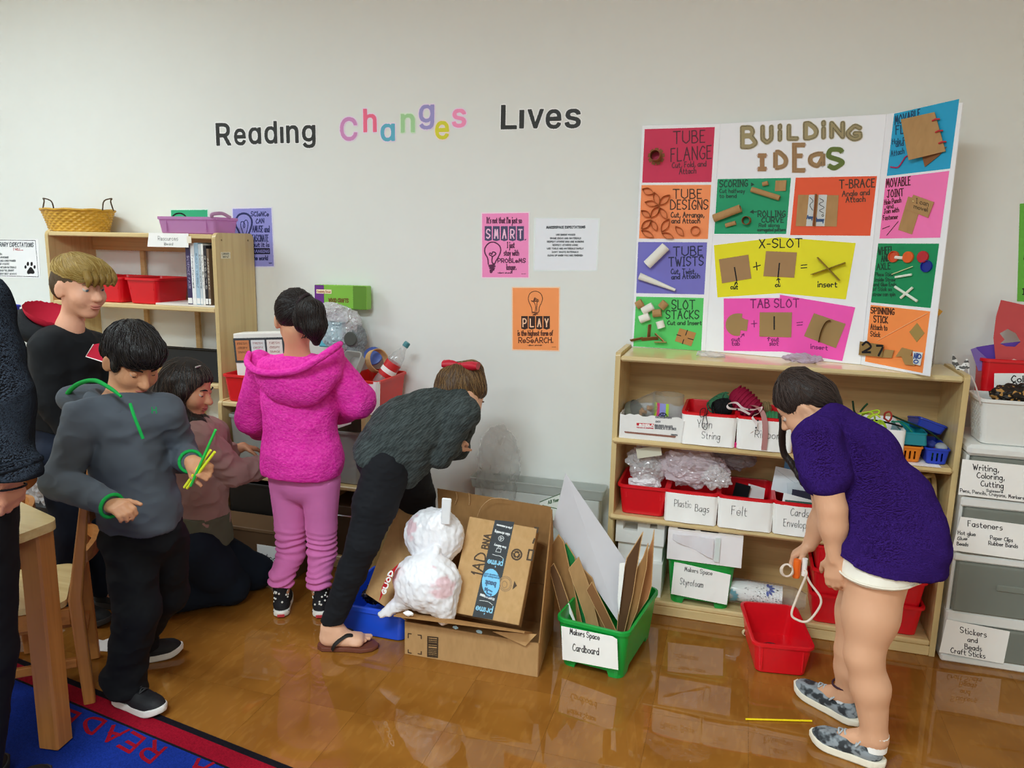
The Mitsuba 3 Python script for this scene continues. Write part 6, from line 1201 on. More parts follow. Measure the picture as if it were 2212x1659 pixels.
# things behind the carton
one('plastic_bag', 'crumpled clear bag against the wall behind the bending girl', 'bag', blob((-1.0, -0.14, 0.5), (0.1, 0.08, 0.2), 0.022, 8, 61), 'clear_wrap', 25)
t = thing('paper_sheet', 'white sheet with green border and lettering leaning behind the right corner of the carton', 'paper'); SFR = frame((0, -0.3, 0), (1, 0, 0), (0, 0.3, 1)); z1_ = Z(1140, 1000, 3.387)
patch(t, 'sheet', SFR, z1_, [(85, 295), (235, 225), (220, 420), (150, 420)], col('#d9dcd2', 0.6)); Ink(SFR, z1_, 1.2, 0.001).l([(90, 285), (235, 228)]).t('A.B Your', 150, 226, 300, 22, 278).l([(110, 310), (215, 335)]).done(t, 'lettering', col('#3f5a3c', 0.6))
t = thing('plastic_tray', 'long clear plastic tray against the wall behind the white board', 'tray'); add(t, 'tray', place(bin_mesh(0.62, 0.1, 0.05, 0.012, 0.006, 0.002, 0.004, 0.006), -0.83, -0.09, 0.395), FROST, 40); add(t, 'stand', box(-1.12, -0.54, -0.13, -0.05, 0.001, 0.3945, 0.004), col('#c9ccc6', 0.5), 30)
# green bin of cardboard
zB1 = Z(1140, 1000, 3.387)
gb = thing('plastic_bin', 'green bin labelled Makers Space Cardboard on the floor, packed with cardboard sheets', 'bin'); gcx, gcy, grz = -0.396, -0.655, -9.0
footed(0.262, 0.40, 0.165, GREEN, gb, gcx, gcy - 0.2, 0.0005, grz)
Rg = rot(0, 0, grz); fo = A([gcx, gcy, 0]) + Rg @ A([0, -0.2, 0])
GFR = frame(fo + Rg @ A([0, -0.009, 0]), Rg @ A([1, 0, 0]), A([0, 0.0, 1]) + Rg @ A([0, -0.06, 0])); 
s = patch(gb, 'paper_label', GFR, zB1, [(245, 1192), (620, 1268), (655, 1290), (663, 1515), (255, 1438)], PAPER, 0.0008); Ink(GFR, zB1, 1.15, 0.0014).t('Makers Space', 310, 525, 1250, 40, 1295).t('Cardboard', 330, 520, 1372, 52, 1405).done(s, 'handwriting')
sh = [([(160, 625), (225, 525), (262, 575), (395, 1165), (250, 1140)], KRAFTD, -0.66, 'brown cardboard sheet leaning at the far left of the green bin'), ([(158, 770), (190, 735), (240, 840), (352, 1168), (255, 1142)], col('#6e4e34', 0.8, 0.2), -0.70, 'short dark cardboard sheet at the left front of the green bin'),
      ([(282, 1050), (300, 1022), (352, 1165), (335, 1160)], PAPER, -0.725, 'small white paper strip between the cardboard sheets in the green bin'), ([(212, 655), (282, 585), (345, 690), (430, 1185), (362, 1172)], col('#1d7a3c', 0.5), -0.64, 'green card sheet leaning in the green bin'),
      ([(300, 775), (372, 690), (450, 900), (520, 1200), (440, 1185)], KRAFT, -0.675, 'tan cardboard sheet right of the green card sheet'), ([(360, 730), (470, 840), (560, 1100), (600, 1222), (520, 1205), (440, 960)], KRAFTD, -0.65, 'dark tan cardboard sheet in the middle of the green bin'),
      ([(430, 930), (470, 870), (560, 1050), (650, 1235), (575, 1222)], col('#8a5f3c', 0.8, 0.2), -0.69, 'narrow brown cardboard sheet left below the white board'), ([(843, 505), (725, 695), (680, 920), (652, 1235), (706, 1240), (770, 960), (826, 590)], col('#5a3e28', 0.8, 0.2), -0.70, 'dark brown folded cardboard at the right of the white board'),
      ([(880, 590), (845, 690), (770, 830), (708, 1240), (735, 1235), (800, 1080), (870, 760)], KRAFTD, -0.68, 'crumpled brown cardboard in the right cluster of the green bin'), ([(925, 490), (905, 900), (880, 990), (740, 1200), (770, 1000), (862, 700), (912, 560)], col('#a8734a', 0.8, 0.2), -0.63, 'tall reddish brown cardboard at the far right of the green bin'),
      ([(672, 735), (712, 730), (700, 850), (668, 1110), (658, 1000)], PAPER, -0.715, 'narrow white card between the white board and the dark folded cardboard')]
for q, m, Yv, lab in sh:
    g = frame((0, Yv, 0), (1, 0, 0), (0, 0.0, 1)); t = thing('cardboard_sheet' if m is not PAPER else 'card_strip', lab, 'cardboard' if m is not PAPER else 'paper', 'sheets in the green bin')
    P = Polygon(ons(g, zB1, q)); add(t, 'face', infr(g, ext(P, 0.004), -0.002), m, False)
    if m is not PAPER: add(t, 'cut_edge', infr(g, ext(P.exterior.buffer(0.0012), 0.0048), -0.0024), KRAFTL, False)
one('foam_board', 'tall grey white foam board leaning in the green bin', 'board', slab([at(1222, 1022, -0.50), at(1352, 1212, -0.60), at(1336, 1345, -0.69), at(1195, 1132, -0.56)], 0.005), col('#c3c0c4', 0.6), False)
# red bin, straw and bits on the floor
t = thing('plastic_bin', 'red bin on the floor in front of the storage shelf, nearly empty', 'bin'); add(t, 'tub', place(bin_mesh(0.2, 0.325, 0.122, 0.024, 0.014, 0.003, 0.009), 0.205, -0.487, 0.0005, 8), RED, 40); 
rr8 = rot(0, 0, 8)
for s in (-1, 1): add(t, 'rib', mv(box(s * 0.07 - 0.003, s * 0.07 + 0.003, -0.163, -0.155, 0.02, 0.105, 0.002), (0.205, -0.487, 0.0), rr8), RED, 30)
for i in range(5):
    rg = random.Random(70 + i); P = [(0.19 + 0.045 * math.cos(a + i) + rg.uniform(-0.012, 0.012), -0.52 + 0.05 * math.sin(a + i), 0.012 + 0.004 * i + rg.uniform(0, 0.008)) for a in np.linspace(0, 5.2, 7)]
    one('pipe_cleaner', 'dark red pipe cleaner curled in the bottom of the red floor bin', 'pipe cleaner', tube(P, 0.0028, 6, 4), col('#6d0f18', 0.6), 60, 'dark red pipe cleaners in the floor bin')
one('foil_wad', 'small clear wrapper glinting in the red floor bin', 'wrapper', blob((0.26, -0.57, 0.022), (0.04, 0.03, 0.012), 0.01, 50, 6, 3), FILM, 12)
one('drinking_straw', 'yellow straw lying on the floor in front of the red bin', 'straw', tube([(0.106, -0.957, 0.0042), (0.312, -0.898, 0.0042)], 0.0032, 10), col('#e8cf10', 0.4), 60)
a = onfloor(1608, 1372); t = one('paper_ring', 'small cream paper ring on the floor left of the red floor bin', 'ring', mv(lathe([(0.0125, 0), (0.0125, 0.012), (0.0108, 0.012), (0.0108, 0), (0.0125, 0)], 20), a + A([0, 0, 0.0135]), (84, 0, 30)), col('#d8c8a0', 0.6), 40)
a = onfloor(225, 1392); one('paper_sheet', 'torn white paper lying on the floor behind the chair', 'paper', mv(ext(Polygon([(-0.05, -0.04), (0.03, -0.055), (0.06, 0.02), (0.015, 0.045), (-0.01, 0.02), (-0.045, 0.035)]), 0.0006), a + A([0, 0, 0.004]), (3, 2, 25)), PAPER, False)

# ================================================================ people
def unit(v): v = A(v, float); return v / np.linalg.norm(v)
def basis(fwd, up=(0, 0, 1)):      # columns: right, forward, up
    f = unit(fwd); r = unit(np.cross(f, up)); return np.stack([r, f, np.cross(r, f)], 1)
_s = mi.Color3f
def skin(name, c, c2=None): return col(c, 0.5, 0.35)
_BUMPS = {}
def _bump(f, sx=1.0, sz=1.0):
    if (f, sx, sz) not in _BUMPS: _BUMPS[f, sx, sz] = lambda p, n, uv: fbm(p.x * f, p.y * f, p.z * f * sz, 2)
    return _BUMPS[f, sx, sz]
def cloth(name, c, c2=None, f=260, bs=0.0006, sheen=0.3, rough=0.85):
    scene[name] = {'type': 'twosided', 'bsdf': {'type': 'bumpmap', 'arbitrary': proc(_bump(250), 1e-3), 'scale': bs * 0.35, 'bsdf': {'type': 'principled', 'base_color': {'type': 'rgb', 'value': lin(c)}, 'roughness': rough, 'specular': 0.2, 'sheen': sheen}}}
    return name
def hairmat(name, c, c2=None):
    scene[name] = {'type': 'twosided', 'bsdf': {'type': 'bumpmap', 'arbitrary': proc(_bump(300, 1.0, 0.09), 1e-3), 'scale': 0.0035, 'bsdf': {'type': 'principled', 'base_color': {'type': 'rgb', 'value': lin(c)}, 'roughness': 0.5, 'specular': 0.35}}}
    return name
def add_head(F, c, R, s=1.0, neck=None, nr=0.036):
    """A head 0.21 s tall round c (eye level, middle), R = right, forward, up; the neck reaches to the point given."""
    P = lambda x, y, z: c + s * (R @ A([x, y, z]))
    F.ball(P(0, -0.012, 0.028), s * A([0.071, 0.09, 0.077]), R, 0.01)
    F.ball(P(0, 0.022, -0.035), s * A([0.058, 0.064, 0.068]), R, 0.03 * s)
    F.ball(P(0, 0.055, -0.086), s * A([0.024, 0.022, 0.018]), R, 0.025 * s)
    for e in (-1, 1):
        F.ball(P(e * 0.035, 0.052, -0.03), s * 0.026, R, 0.02 * s)
        F.ball(P(e * 0.03, 0.095, 0.004), s * A([0.019, 0.014, 0.012]), R, 0.014 * s, 'sub')
        F.ball(P(e * 0.071, -0.008, -0.012), s * A([0.008, 0.019, 0.03]), R @ rot(0, 0, e * 22), 0.006 * s)
        F.ball(P(e * 0.081, 0.0, -0.01), s * A([0.006, 0.01, 0.017]), R @ rot(0, 0, e * 22), 0.004 * s, 'sub')
    F.cone(P(0, 0.078, 0.004), P(0, 0.099, -0.026), s * 0.0075, s * 0.0125, 0.012 * s)
    for e in (-1, 1): F.ball(P(e * 0.009, 0.092, -0.029), s * 0.008, R, 0.006 * s)
    F.ball(P(0, 0.078, -0.052), s * A([0.023, 0.011, 0.0055]), R, 0.007 * s); F.ball(P(0, 0.076, -0.063), s * A([0.02, 0.011, 0.0055]), R, 0.007 * s)
    if neck is not None: F.cone(P(0, -0.022, -0.055), neck, nr * s, nr * s * 1.12, 0.03 * s)
def face_parts(t, c, R, s, brow, iris='#2a1a12', lips='#b5675c', down=0.0):
    P = lambda x, y, z: c + s * (R @ A([x, y, z]))
    for e in (-1, 1):
        m = trimesh.creation.icosphere(2, 0.0115 * s); k = add(t, 'eye', mv(m, P(e * 0.03, 0.0685, 0.004)), col('#c4bab0', 0.4, 0.4), True)
        d = unit([e * 0.1, 1, -0.25 - down]); add(k, 'iris', mv(lathe([(0.0002, 0.0012), (0.004 * s, 0.0006), (0.0055 * s, -0.0006)], 14), P(e * 0.03, 0.0685, 0.004) + R @ d * 0.0113 * s, R @ basis(d)[:, [0, 2, 1]] * A([1, -1, 1])), col(iris, 0.25), True)
        add(t, 'eyelid', mv(lathe([(0.0128 * s * math.cos(a), 0.0128 * s * math.sin(a)) for a in np.radians([25 - 30 * down, 50, 75, 89.5])], 14), P(e * 0.03, 0.0683, 0.004), R @ rot(-28, 0, 0)), brow[1], True)
        add(t, 'eyebrow', tube([P(e * x, y, z) for x, y, z in ((0.014, 0.084, 0.0205), (0.03, 0.0815, 0.0255), (0.046, 0.07, 0.021))], [0.0022 * s, 0.0032 * s, 0.0014 * s], 6, 4), brow[0], True)
    add(t, 'lips', cat([tube([P(x, 0.0785 + 0.011 * math.sqrt(max(0, 1 - (x / 0.024) ** 2)), z - 0.002 * math.cos(x * 90)) for x in np.linspace(-0.021, 0.021, 7)], [0.001 * s, 0.0035 * s, 0.004 * s, 0.0035 * s, 0.001 * s], 6, 3) for z in (-0.0525, -0.0605)]), col(lips, 0.45), True)
def hair_over(k, m, flow, n, L, c, seed=0, r=0.0011, keep=None):
    add(k, 'strands', strands(m, flow, n, L, r, seed, keep), col(c, 0.45, 0.4), True, kind='stuff')
def add_hand(F, w, d, palm, thumb, s=1.0, curl=(30, 35, 25), spread=5, tcurl=20):
    """Adds palm, four fingers of two bends each and a thumb at wrist w: d = finger direction, palm = palm normal, thumb = +1 / -1 side. Returns fingertips."""
    d = unit(d); n = unit(A(palm) - d * (A(palm) @ d)); r = np.cross(d, n) * thumb        # r: towards the thumb
    tips = []
    L = 0.062 * s
    for i, (o, ln) in enumerate(((0.022, 0.95), (0.0075, 1.05), (-0.007, 0.98), (-0.0205, 0.78))):
        kn = w + d * L * (1.0 if i < 2 else 0.96 - 0.05 * (i - 2)) + r * o * s; F.cone(w + r * o * 0.62 * s + d * 0.006, kn, 0.0125 * s, 0.0095 * s, 0.008)
        a, p, q = 0.0, kn, d + r * math.tan(math.radians(spread * (1.5 - i) * 0.7))
        for j, seg in enumerate((0.03, 0.021, 0.016)):
            a += math.radians(curl[j]); v = unit(math.cos(a) * unit(q) + math.sin(a) * n); e = p + v * seg * ln * s
            F.cone(p, e, (0.0086 - 0.0011 * j) * s, (0.0078 - 0.0011 * j) * s, 0.0025); p = e
        tips.append(p)
    b = w + d * 0.016 * s + r * 0.017 * s; v = unit(d * 0.6 + r * 0.75 + n * 0.35); p1 = b + v * 0.03 * s; F.cone(b, p1, 0.0135 * s, 0.0098 * s, 0.008)
    v2 = unit(d * 0.85 + r * 0.35 + n * math.tan(math.radians(tcurl))); p2 = p1 + v2 * 0.022 * s; F.cone(p1, p2, 0.0092 * s, 0.008 * s, 0.003); p3 = p2 + unit(v2 + n * 0.25) * 0.018 * s; F.cone(p2, p3, 0.008 * s, 0.0066 * s, 0.003)
    return tips
def field_for(pts, pad, h): P = A(pts); return Field(P.min(0) - pad, P.max(0) + pad, h)
def shoe(t, heel, toe, w=0.075, h=0.075, upper=None, sole=None, style='low', name='shoe', z=0.001, laces=None, lift=0.0, pitch=0.0):
    """A shoe from heel to toe on the floor: sole (white rubber), upper, tongue and laces; frame x = across, y = to the toe."""
    heel, toe = A(heel, float), A(toe, float); d = toe - heel; L = math.hypot(d[0], d[1]); R = basis([d[0], d[1], 0]) @ rot(pitch, 0, 0); o = A([heel[0], heel[1], z])
    y = np.linspace(0, 1, 15); half = w / 2 * np.interp(y, [0, 0.04, 0.12, 0.3, 0.45, 0.7, 0.85, 0.95, 1.0], [0.3, 0.62, 0.82, 0.82, 0.84, 1.0, 0.93, 0.62, 0.18])
    out = np.vstack([np.stack([half, y * L], 1), np.stack([-half, y * L], 1)[::-1]])
    up_ = np.interp(np.r_[y, y[::-1]], [0, 0.5, 0.8, 1], [0.003, 0, 0.002, 0.014]); th = 0.024
    rings = [np.c_[out * A([1, 1]) * sc + A([0, L / 2 * (1 - sc)]), up_ + zz] for zz, sc in ((0, 0.94), (0.004, 0.99), (th - 0.004, 1.0), (th, 0.97))]
    k = t if name is None else add(t, name, mv(loft(rings), o, R), sole, 40, 'sole') if False else None
    G = lambda m: mv(m, o, R)
    F = Field((-w, -0.03, 0.0), (w, L + 0.03, h + 0.13), 0.004)
    F.cone((0, 0.04, th + 0.012), (0, L * 0.5, th + 0.016), w * 0.36, w * 0.42, 0.01, flat=((0, 0, 1), 1.0)); F.ball((0, L * 0.7, th + 0.004), (w * 0.47, L * 0.28, 0.034), None, 0.02)
    F.cone((0, L * 0.24, th + 0.02), (0, L * 0.20, h if style == 'low' else h + 0.05), w * 0.38, w * 0.35 if style == 'low' else w * 0.40, 0.02)
    F.cut((0, 0, th - 0.004), (0, 0, -1)); F.cut((0, L * 0.2, h if style == 'low' else h + 0.055), (0, 0.12 if style == 'low' else -0.1, 1))
    u = add(t, 'shoe', G(F.mesh(0.001, 60)), upper, 50)
    add(u, 'sole', G(loft(rings)), sole, 40)
    if laces:
        zt = lambda yy: th + np.interp(yy, [0.3, 0.45, 0.62, 0.75], [h - th + 0.004, 0.055, 0.047, 0.041])
        add(u, 'laces', [G(tube([(-s * w * 0.2, yy * L, zt(yy) - 0.006), (0, yy * L + s * 0.006, zt(yy) + 0.002), (s * w * 0.2, yy * L, zt(yy) - 0.006)], 0.0028, 6, 4)) for yy in (0.36, 0.44, 0.52, 0.60) for s in (-1, 1)]
            + [G(tube([(0, 0.33 * L, h + 0.001), (s * 0.02, 0.3 * L, h + 0.008), (s * 0.04, 0.36 * L, h - 0.012), (s * 0.012, 0.35 * L, h)], 0.0026, 6, 5)) for s in (-1, 1)], laces, 60)
    return u, G
def J(px, py, Y): return at(px, py, Y)

# ---------------------------------------------------------------- girl in the pink fleece jacket, seen from behind
def pink_girl():
    t = thing('person', 'child in a bright pink hooded fleece jacket and pink leggings, back to the camera', 'person')
    H = J(640, 690, -0.735); R = basis((-0.42, 0.75, -0.42)); Nk = J(642, 765, -0.745); ch = J(648, 850, -0.74); pe = J(656, 1020, -0.75)
    sh = [J(572, 800, -0.745), J(722, 800, -0.74)]; el = [J(545, 900, -0.70), J(772, 865, -0.69)]; wr = [J(560, 925, -0.52), J(735, 890, -0.52)]
    hp = [J(624, 1035, -0.75), J(692, 1035, -0.75)]; kn = [J(628, 1165, -0.74), J(695, 1165, -0.735)]; an = [A([-1.708, -0.806, 0.1]), A([-1.562, -0.760, 0.1])]
    F = field_for([H + 0.05, H - 0.12, *sh, *el, *wr, *hp, *an], 0.14, 0.0052)
    add_head(F, H, R, 1.0, Nk); F.chain([Nk, ch, pe], [0.04, 0.095, 0.1], 0.04, flat=((0, 1, 0), 0.72)); F.cone(sh[0], sh[1], 0.04, 0.04, 0.05)
    for i in (0, 1):
        F.chain([sh[i], el[i], wr[i]], [0.036, 0.03, 0.021], 0.01); F.chain([hp[i], kn[i], an[i]], [0.066, 0.042, 0.028], 0.02); F.cone(an[i], an[i] + A([-0.05, 0.085, -0.062]), 0.027, 0.02, 0.02)
        add_hand(F, wr[i], (0.25 if i == 0 else -0.25, 1, 0.1), (0, 0, -1), -1 if i == 0 else 1, 0.9)
    SK = skin('skin_tan', '#c99372', '#b87e5e'); add(t, 'body', F.mesh(), SK, True)
    face_parts(t, H, R, 1.0, (col('#1a1210', 0.7), SK))
    P = lambda x, y, z: H + R @ A([x, y, z])
    # glasses
    GL = col('#2c3236', 0.3)
    add(t, 'glasses', [tube([P(e * (0.03 + 0.021 * math.cos(a)), 0.098, 0.002 + 0.017 * math.sin(a)) for a in np.linspace(0, 2 * math.pi, 13)], 0.0018, 5) for e in (-1, 1)] + [tube([P(e * 0.051, 0.097, 0.004), P(e * 0.07, 0.07, 0.006), P(e * 0.077, 0.005, 0.004)], 0.0018, 5) for e in (-1, 1)] + [tube([P(-0.009, 0.1, 0.004), P(0.009, 0.1, 0.004)], 0.0018, 5)], GL, 50)
    # hair with a low ponytail swung to the right
    f = Field(H - A([0.16, 0.3, 0.22]), H + A([0.26, 0.16, 0.15]), 0.0045)
    f.ball(P(0, -0.014, 0.034), (0.079, 0.097, 0.082), R, 0.01); f.cut(P(0, 0.055, 0.02), R @ A([0, 0.8, -0.55]), 0); f.ball(P(0, -0.05, 0.0), (0.068, 0.052, 0.05), R, 0.02)
    pt = [J(660, 655, -0.83), J(672, 672, -0.86), J(679, 705, -0.86), J(684, 738, -0.85)]; f.chain(pt, [0.033, 0.044, 0.042, 0.014], 0.02); f.ball(J(656, 690, -0.84), (0.04, 0.035, 0.055), None, 0.02)
    HM = hairmat('hair_black', '#15100f'); m = f.mesh(0.003, 46, 3, (1, 1, 0.3)); hk = add(t, 'hair', m, HM, True); kn_ = J(660, 650, -0.82)
    hair_over(hk, m, lambda q: np.where((q[:, 0] < kn_[0])[:, None], kn_ - q, A([0.15, -0.1, -1.0]) + 0 * q), 620, 0.085, '#2a201e', 3)
    add(t, 'hair_tie', tube([J(656, 648, -0.84) + 0.03 * A([math.cos(a) * 0.5, math.sin(a), math.cos(a) * 0.7]) for a in np.linspace(0, 2 * math.pi, 13)], 0.006, 6), col('#2a1c20', 0.8), 60)
    rg = random.Random(8); add(t, 'hair_wisp', [tube([P(0.02 + 0.02 * rg.random(), -0.06, -0.05 - 0.01 * rg.random()), P(0.03 + 0.02 * rg.random(), -0.055, -0.075), P(0.015 + 0.03 * rg.random(), -0.05, -0.095)], 0.0012, 4, 4) for _ in range(8)], HM, 60)
    # leggings
    f = field_for([*hp, *an], 0.12, 0.005); f.ball(pe + A([0, 0, -0.02]), (0.135, 0.1, 0.11), None, 0.03)
    for i in (0, 1): f.chain([hp[i], kn[i] + A([0, 0, 0.06]), kn[i] - A([0, 0, 0.06]), an[i] + A([0, 0, 0.06]), an[i]], [0.08, 0.061, 0.056, 0.046, 0.049], 0.014)
    f.cut((0, 0, an[0][2] + 0.024), (0, 0, -1)); m = f.mesh(); v = A(m.vertices); n = A(m.vertex_normals)
    wz = np.exp(-((v[:, 2] - kn[0][2] + 0.01) / 0.05) ** 2) + 1.2 * np.exp(-((v[:, 2] - 0.14) / 0.04) ** 2) + 0.03
    v = v + n * (0.007 * wz * np.sin(v[:, 2] * 230 + 3 * meshkit.noise(v * 14) * 3))[:, None] * 0.75; add(t, 'leggings', TM(v, m.faces), cloth('pink_leggings', '#d272ae', 300, 0.0004), True)
    # jacket: body, sleeves, hood with its rolled edge
    FL = tex('pink_fleece', (lambda a, b: lambda p, n_, uv: a + (b - a) * dr.clip(fbm(p.x * 130, p.y * 130, p.z * 130, 2) * 1.7 - 0.4, 0, 1))(_s(*lin('#d6279a')), _s(*lin('#ea49ae'))), 0.95, 0.1, bump=lambda p, n_, uv: fbm(p.x * 190, p.y * 190, p.z * 190, 2), bscale=0.004, sheen=0.8)
    hem = J(655, 1040, -0.86)[2]
    f = field_for([*sh, *el, *wr, pe + A([0, 0, -0.12])], 0.2, 0.0055)
    f.ball(J(648, 870, -0.745), (0.158, 0.115, 0.17), None, 0.02); f.ball(J(652, 990, -0.755), (0.171, 0.132, 0.2), None, 0.06); f.cone(sh[0], sh[1], 0.058, 0.058, 0.05)
    for i in (0, 1): f.chain([sh[i], el[i], wr[i]], [0.062, 0.066, 0.052], 0.02); f.cut(wr[i] + A([0, 0.05, 0]), (0, 1, 0))
    f.cut((0, 0, hem), (0, 0, -1)); f.cut(Nk + A([0, 0, 0.035]), (0, 0.3, 1))
    jk = add(t, 'jacket', drape(f.mesh(0.008, 11, 4), 0.005, 9, 4, (1.2, 1, 0.7)), FL, True)
    hc = J(642, 806, -0.815)
    f = Field(hc - A([0.23, 0.15, 0.17]), hc + A([0.23, 0.15, 0.17]), 0.005); f.ball(hc, (0.182, 0.088, 0.1), rot(0, -5, 0), 0.02); f.ball(J(640, 835, -0.84), (0.13, 0.065, 0.08), None, 0.03); f.ball(J(560, 790, -0.76), (0.055, 0.06, 0.065), None, 0.03); f.ball(J(716, 775, -0.77), (0.05, 0.06, 0.07), None, 0.03)
    f.ball(hc + A([0, 0.02, 0.105]), (0.145, 0.075, 0.09), rot(0, -6, 0), 0.02, 'sub')
    add(t, 'hood', f.mesh(0.006, 16, 6), FL, True)
    rim = [J(*p) for p in ((538, 762, -0.80), (535, 785, -0.86), (560, 803, -0.905), (600, 806, -0.92), (650, 797, -0.925), (695, 770, -0.91), (728, 748, -0.86), (736, 742, -0.80))]
    add(t, 'hood_edge', crumple(tube(rim, [0.01, 0.014, 0.014, 0.014, 0.014, 0.014, 0.01], 10, 6), 0.002, 50), FL, True)
    for i, (hx, tx) in enumerate((((-1.686, -0.85), (-1.785, -0.668)), ((-1.538, -0.805), (-1.622, -0.613)))):
        u, G = shoe(t, (*hx, 0), (*tx, 0), 0.078, 0.09, col('#16151a', 0.7), col('#e9e4da', 0.6), 'high')
        add(u, 'heel_label', G(box(-0.014, 0.014, -0.0045, -0.0005, 0.006, 0.018, 0.001)), col('#b4323a', 0.5), 30)
        add(u, 'sole_line', G(tube([(x, 0.012 + 0.25 * abs(x), 0.0235) for x in np.linspace(-0.032, 0.032, 7)], 0.0016, 5)), col('#1a1a1c', 0.6), 40)
        rg = random.Random(20 + i); add(u, 'white_flecks', [G(mv(trimesh.creation.icosphere(1, 0.0045), (0.028 * math.sin(a), 0.045 - 0.034 * math.cos(a), zz))) for a, zz in ((rg.uniform(-1.4, 1.4), rg.uniform(0.05, 0.13)) for _ in range(16))], col('#dcd8d0', 0.6), True, kind='stuff')
pink_girl()

# ---------------------------------------------------------------- girl in the grey sweater, bending over
def grey_girl():
    t = thing('person', 'child in a dark grey sweater bending towards the wall, red bow in the hair', 'person')
    pe = J(842, 985, -0.78); ch = J(935, 905, -0.69); Nk = J(992, 868, -0.62); H = J(999, 852, -0.57); R = basis((0.55, 0.62, -0.62), (0.5, 0.4, 0.75))
    hp = [J(836, 1010, -0.85), J(878, 1015, -0.68)]; kn = [J(785, 1172, -0.95), J(914, 1125, -0.40)]; an = [A([-1.385, -0.985, 0.085]), A([-0.985, -0.40, 0.08])]
    sh = [J(1000, 895, -0.73), J(1010, 880, -0.55)]; el = [J(950, 980, -0.74), J(985, 965, -0.52)]; wr = [J(978, 968, -0.64), J(960, 960, -0.50)]
    F = field_for([H + 0.1, H - 0.1, *sh, *el, *wr, *hp, *kn, *an, (-1.2, -1, 0)], 0.13, 0.005)
    add_head(F, H, R, 0.98, Nk); F.chain([Nk, ch, pe], [0.045, 0.085, 0.1], 0.04); F.cone(sh[0], sh[1], 0.04, 0.04, 0.05)
    for i in (0, 1):
        F.chain([sh[i], el[i], wr[i]], [0.034, 0.028, 0.02], 0.01); F.chain([hp[i], kn[i], an[i]], [0.075, 0.042, 0.027], 0.02)
        add_hand(F, wr[i], (0.3, 0.9, 0.35) if i == 0 else (-0.5, 0.3, 0.2), (-0.3, 0.2, -1) if i == 0 else (0, 1, 0), -1 if i == 0 else 1, 0.88, (50, 60, 40))
    # sandalled foot with toes
    hl, to = A([-1.415, -0.997, 0.02]), A([-1.215, -0.93, 0.02]); d = unit(to - hl); s_ = np.cross([0, 0, 1], d)
    F.ball(hl + d * 0.022 + A([0, 0, 0.022]), (0.028, 0.028, 0.028), None, 0.015); F.cone(hl + d * 0.03 + A([0, 0, 0.03]), hl + d * 0.135 + A([0, 0, 0.018]), 0.03, 0.022, 0.02); F.cone(an[0], hl + d * 0.06 + A([0, 0, 0.05]), 0.03, 0.03, 0.025)
    for e in (-1, 1): F.cone(hl + d * 0.05 + s_ * e * 0.008 + A([0, 0, 0.018]), hl + d * 0.14 + s_ * e * 0.02 + A([0, 0, 0.014]), 0.02, 0.0165, 0.02)
    for j in range(5): b = hl + d * (0.148 - 0.009 * abs(j - 0.6)) + s_ * (0.030 - 0.0155 * j) + A([0, 0, 0.012]); F.cone(b, b + d * (0.034 - 0.004 * j) + A([0, 0, -0.001]), 0.0105 if j == 0 else 0.0085, 0.0098 if j == 0 else 0.0078, 0.003)
    F.cone(an[1], an[1] + A([0.05, 0.13, -0.055]), 0.028, 0.02, 0.02)
    SK = skin('skin_fair', '#dcab8d', '#cd967a'); add(t, 'body', F.mesh(), SK, True); face_parts(t, H, R, 0.98, (col('#4a3320', 0.7), SK))
    # sandals
    y = np.linspace(0, 1, 13); half = 0.042 * np.interp(y, [0, 0.06, 0.3, 0.5, 0.75, 0.92, 1], [0.25, 0.7, 0.78, 0.78, 1.0, 0.75, 0.2]); out = np.vstack([np.stack([half, y * 0.225], 1), np.stack([-half, y * 0.225], 1)[::-1]])
    for hh, dd in ((hl - d * 0.014, d), (A([-1.0, -0.44, 0.02]), unit([0.35, 1, 0]))):
        Rb = basis(dd); o = A([hh[0], hh[1], 0.001]); k = add(t, 'sandal', mv(loft([np.c_[out * sc, out[:, 0] * 0 + zz] for zz, sc in ((0, 0.97), (0.003, 1), (0.013, 1), (0.0165, 0.98))]), o, Rb), col('#6b3a2a', 0.55), 40)
        for e in (-1, 1): add(k, 'strap', mv(tube([(0.006, 0.165, 0.02), (0.008, 0.15, 0.042), (e * 0.022, 0.115, 0.062), (e * 0.042, 0.075, 0.04), (e * 0.036, 0.06, 0.012)], 0.0085, 8, 6, flat=0.5), o, Rb), col('#17120f', 0.7), 60)
    # leggings
    f = field_for([pe, *hp, *kn, *an], 0.14, 0.0055); f.ball(pe + A([-0.015, 0, -0.015]), (0.112, 0.11, 0.1), None, 0.03)
    for i in (0, 1): f.chain([hp[i], hp[i] * 0.5 + kn[i] * 0.5, kn[i], kn[i] * 0.65 + an[i] * 0.35, an[i]], [0.088, 0.08, 0.058, 0.052, 0.04], 0.02)
    f.cut(an[0] + A([0, 0, 0.02]), (0, 0, -1)); add(t, 'leggings', drape(f.mesh(0.004, 18, 2), 0.0022, 22, 2, (1, 1, 2)), cloth('black_leggings', '#17181c', '#1f2126', 240, 0.0004), True)
    # sweater
    f = field_for([pe, *sh, *el, *wr], 0.22, 0.0055)
    f.chain([pe + unit(pe - ch) * 0.015, J(880, 935, -0.75), ch, J(985, 880, -0.64)], [0.132, 0.132, 0.112, 0.072], 0.03); f.ball(J(880, 985, -0.76), (0.085, 0.09, 0.085), None, 0.06); f.cone(sh[0], sh[1], 0.055, 0.055, 0.04)
    for i in (0, 1): f.chain([sh[i], el[i], el[i] * 0.1 + wr[i] * 0.9], [0.056, 0.05, 0.036], 0.014)
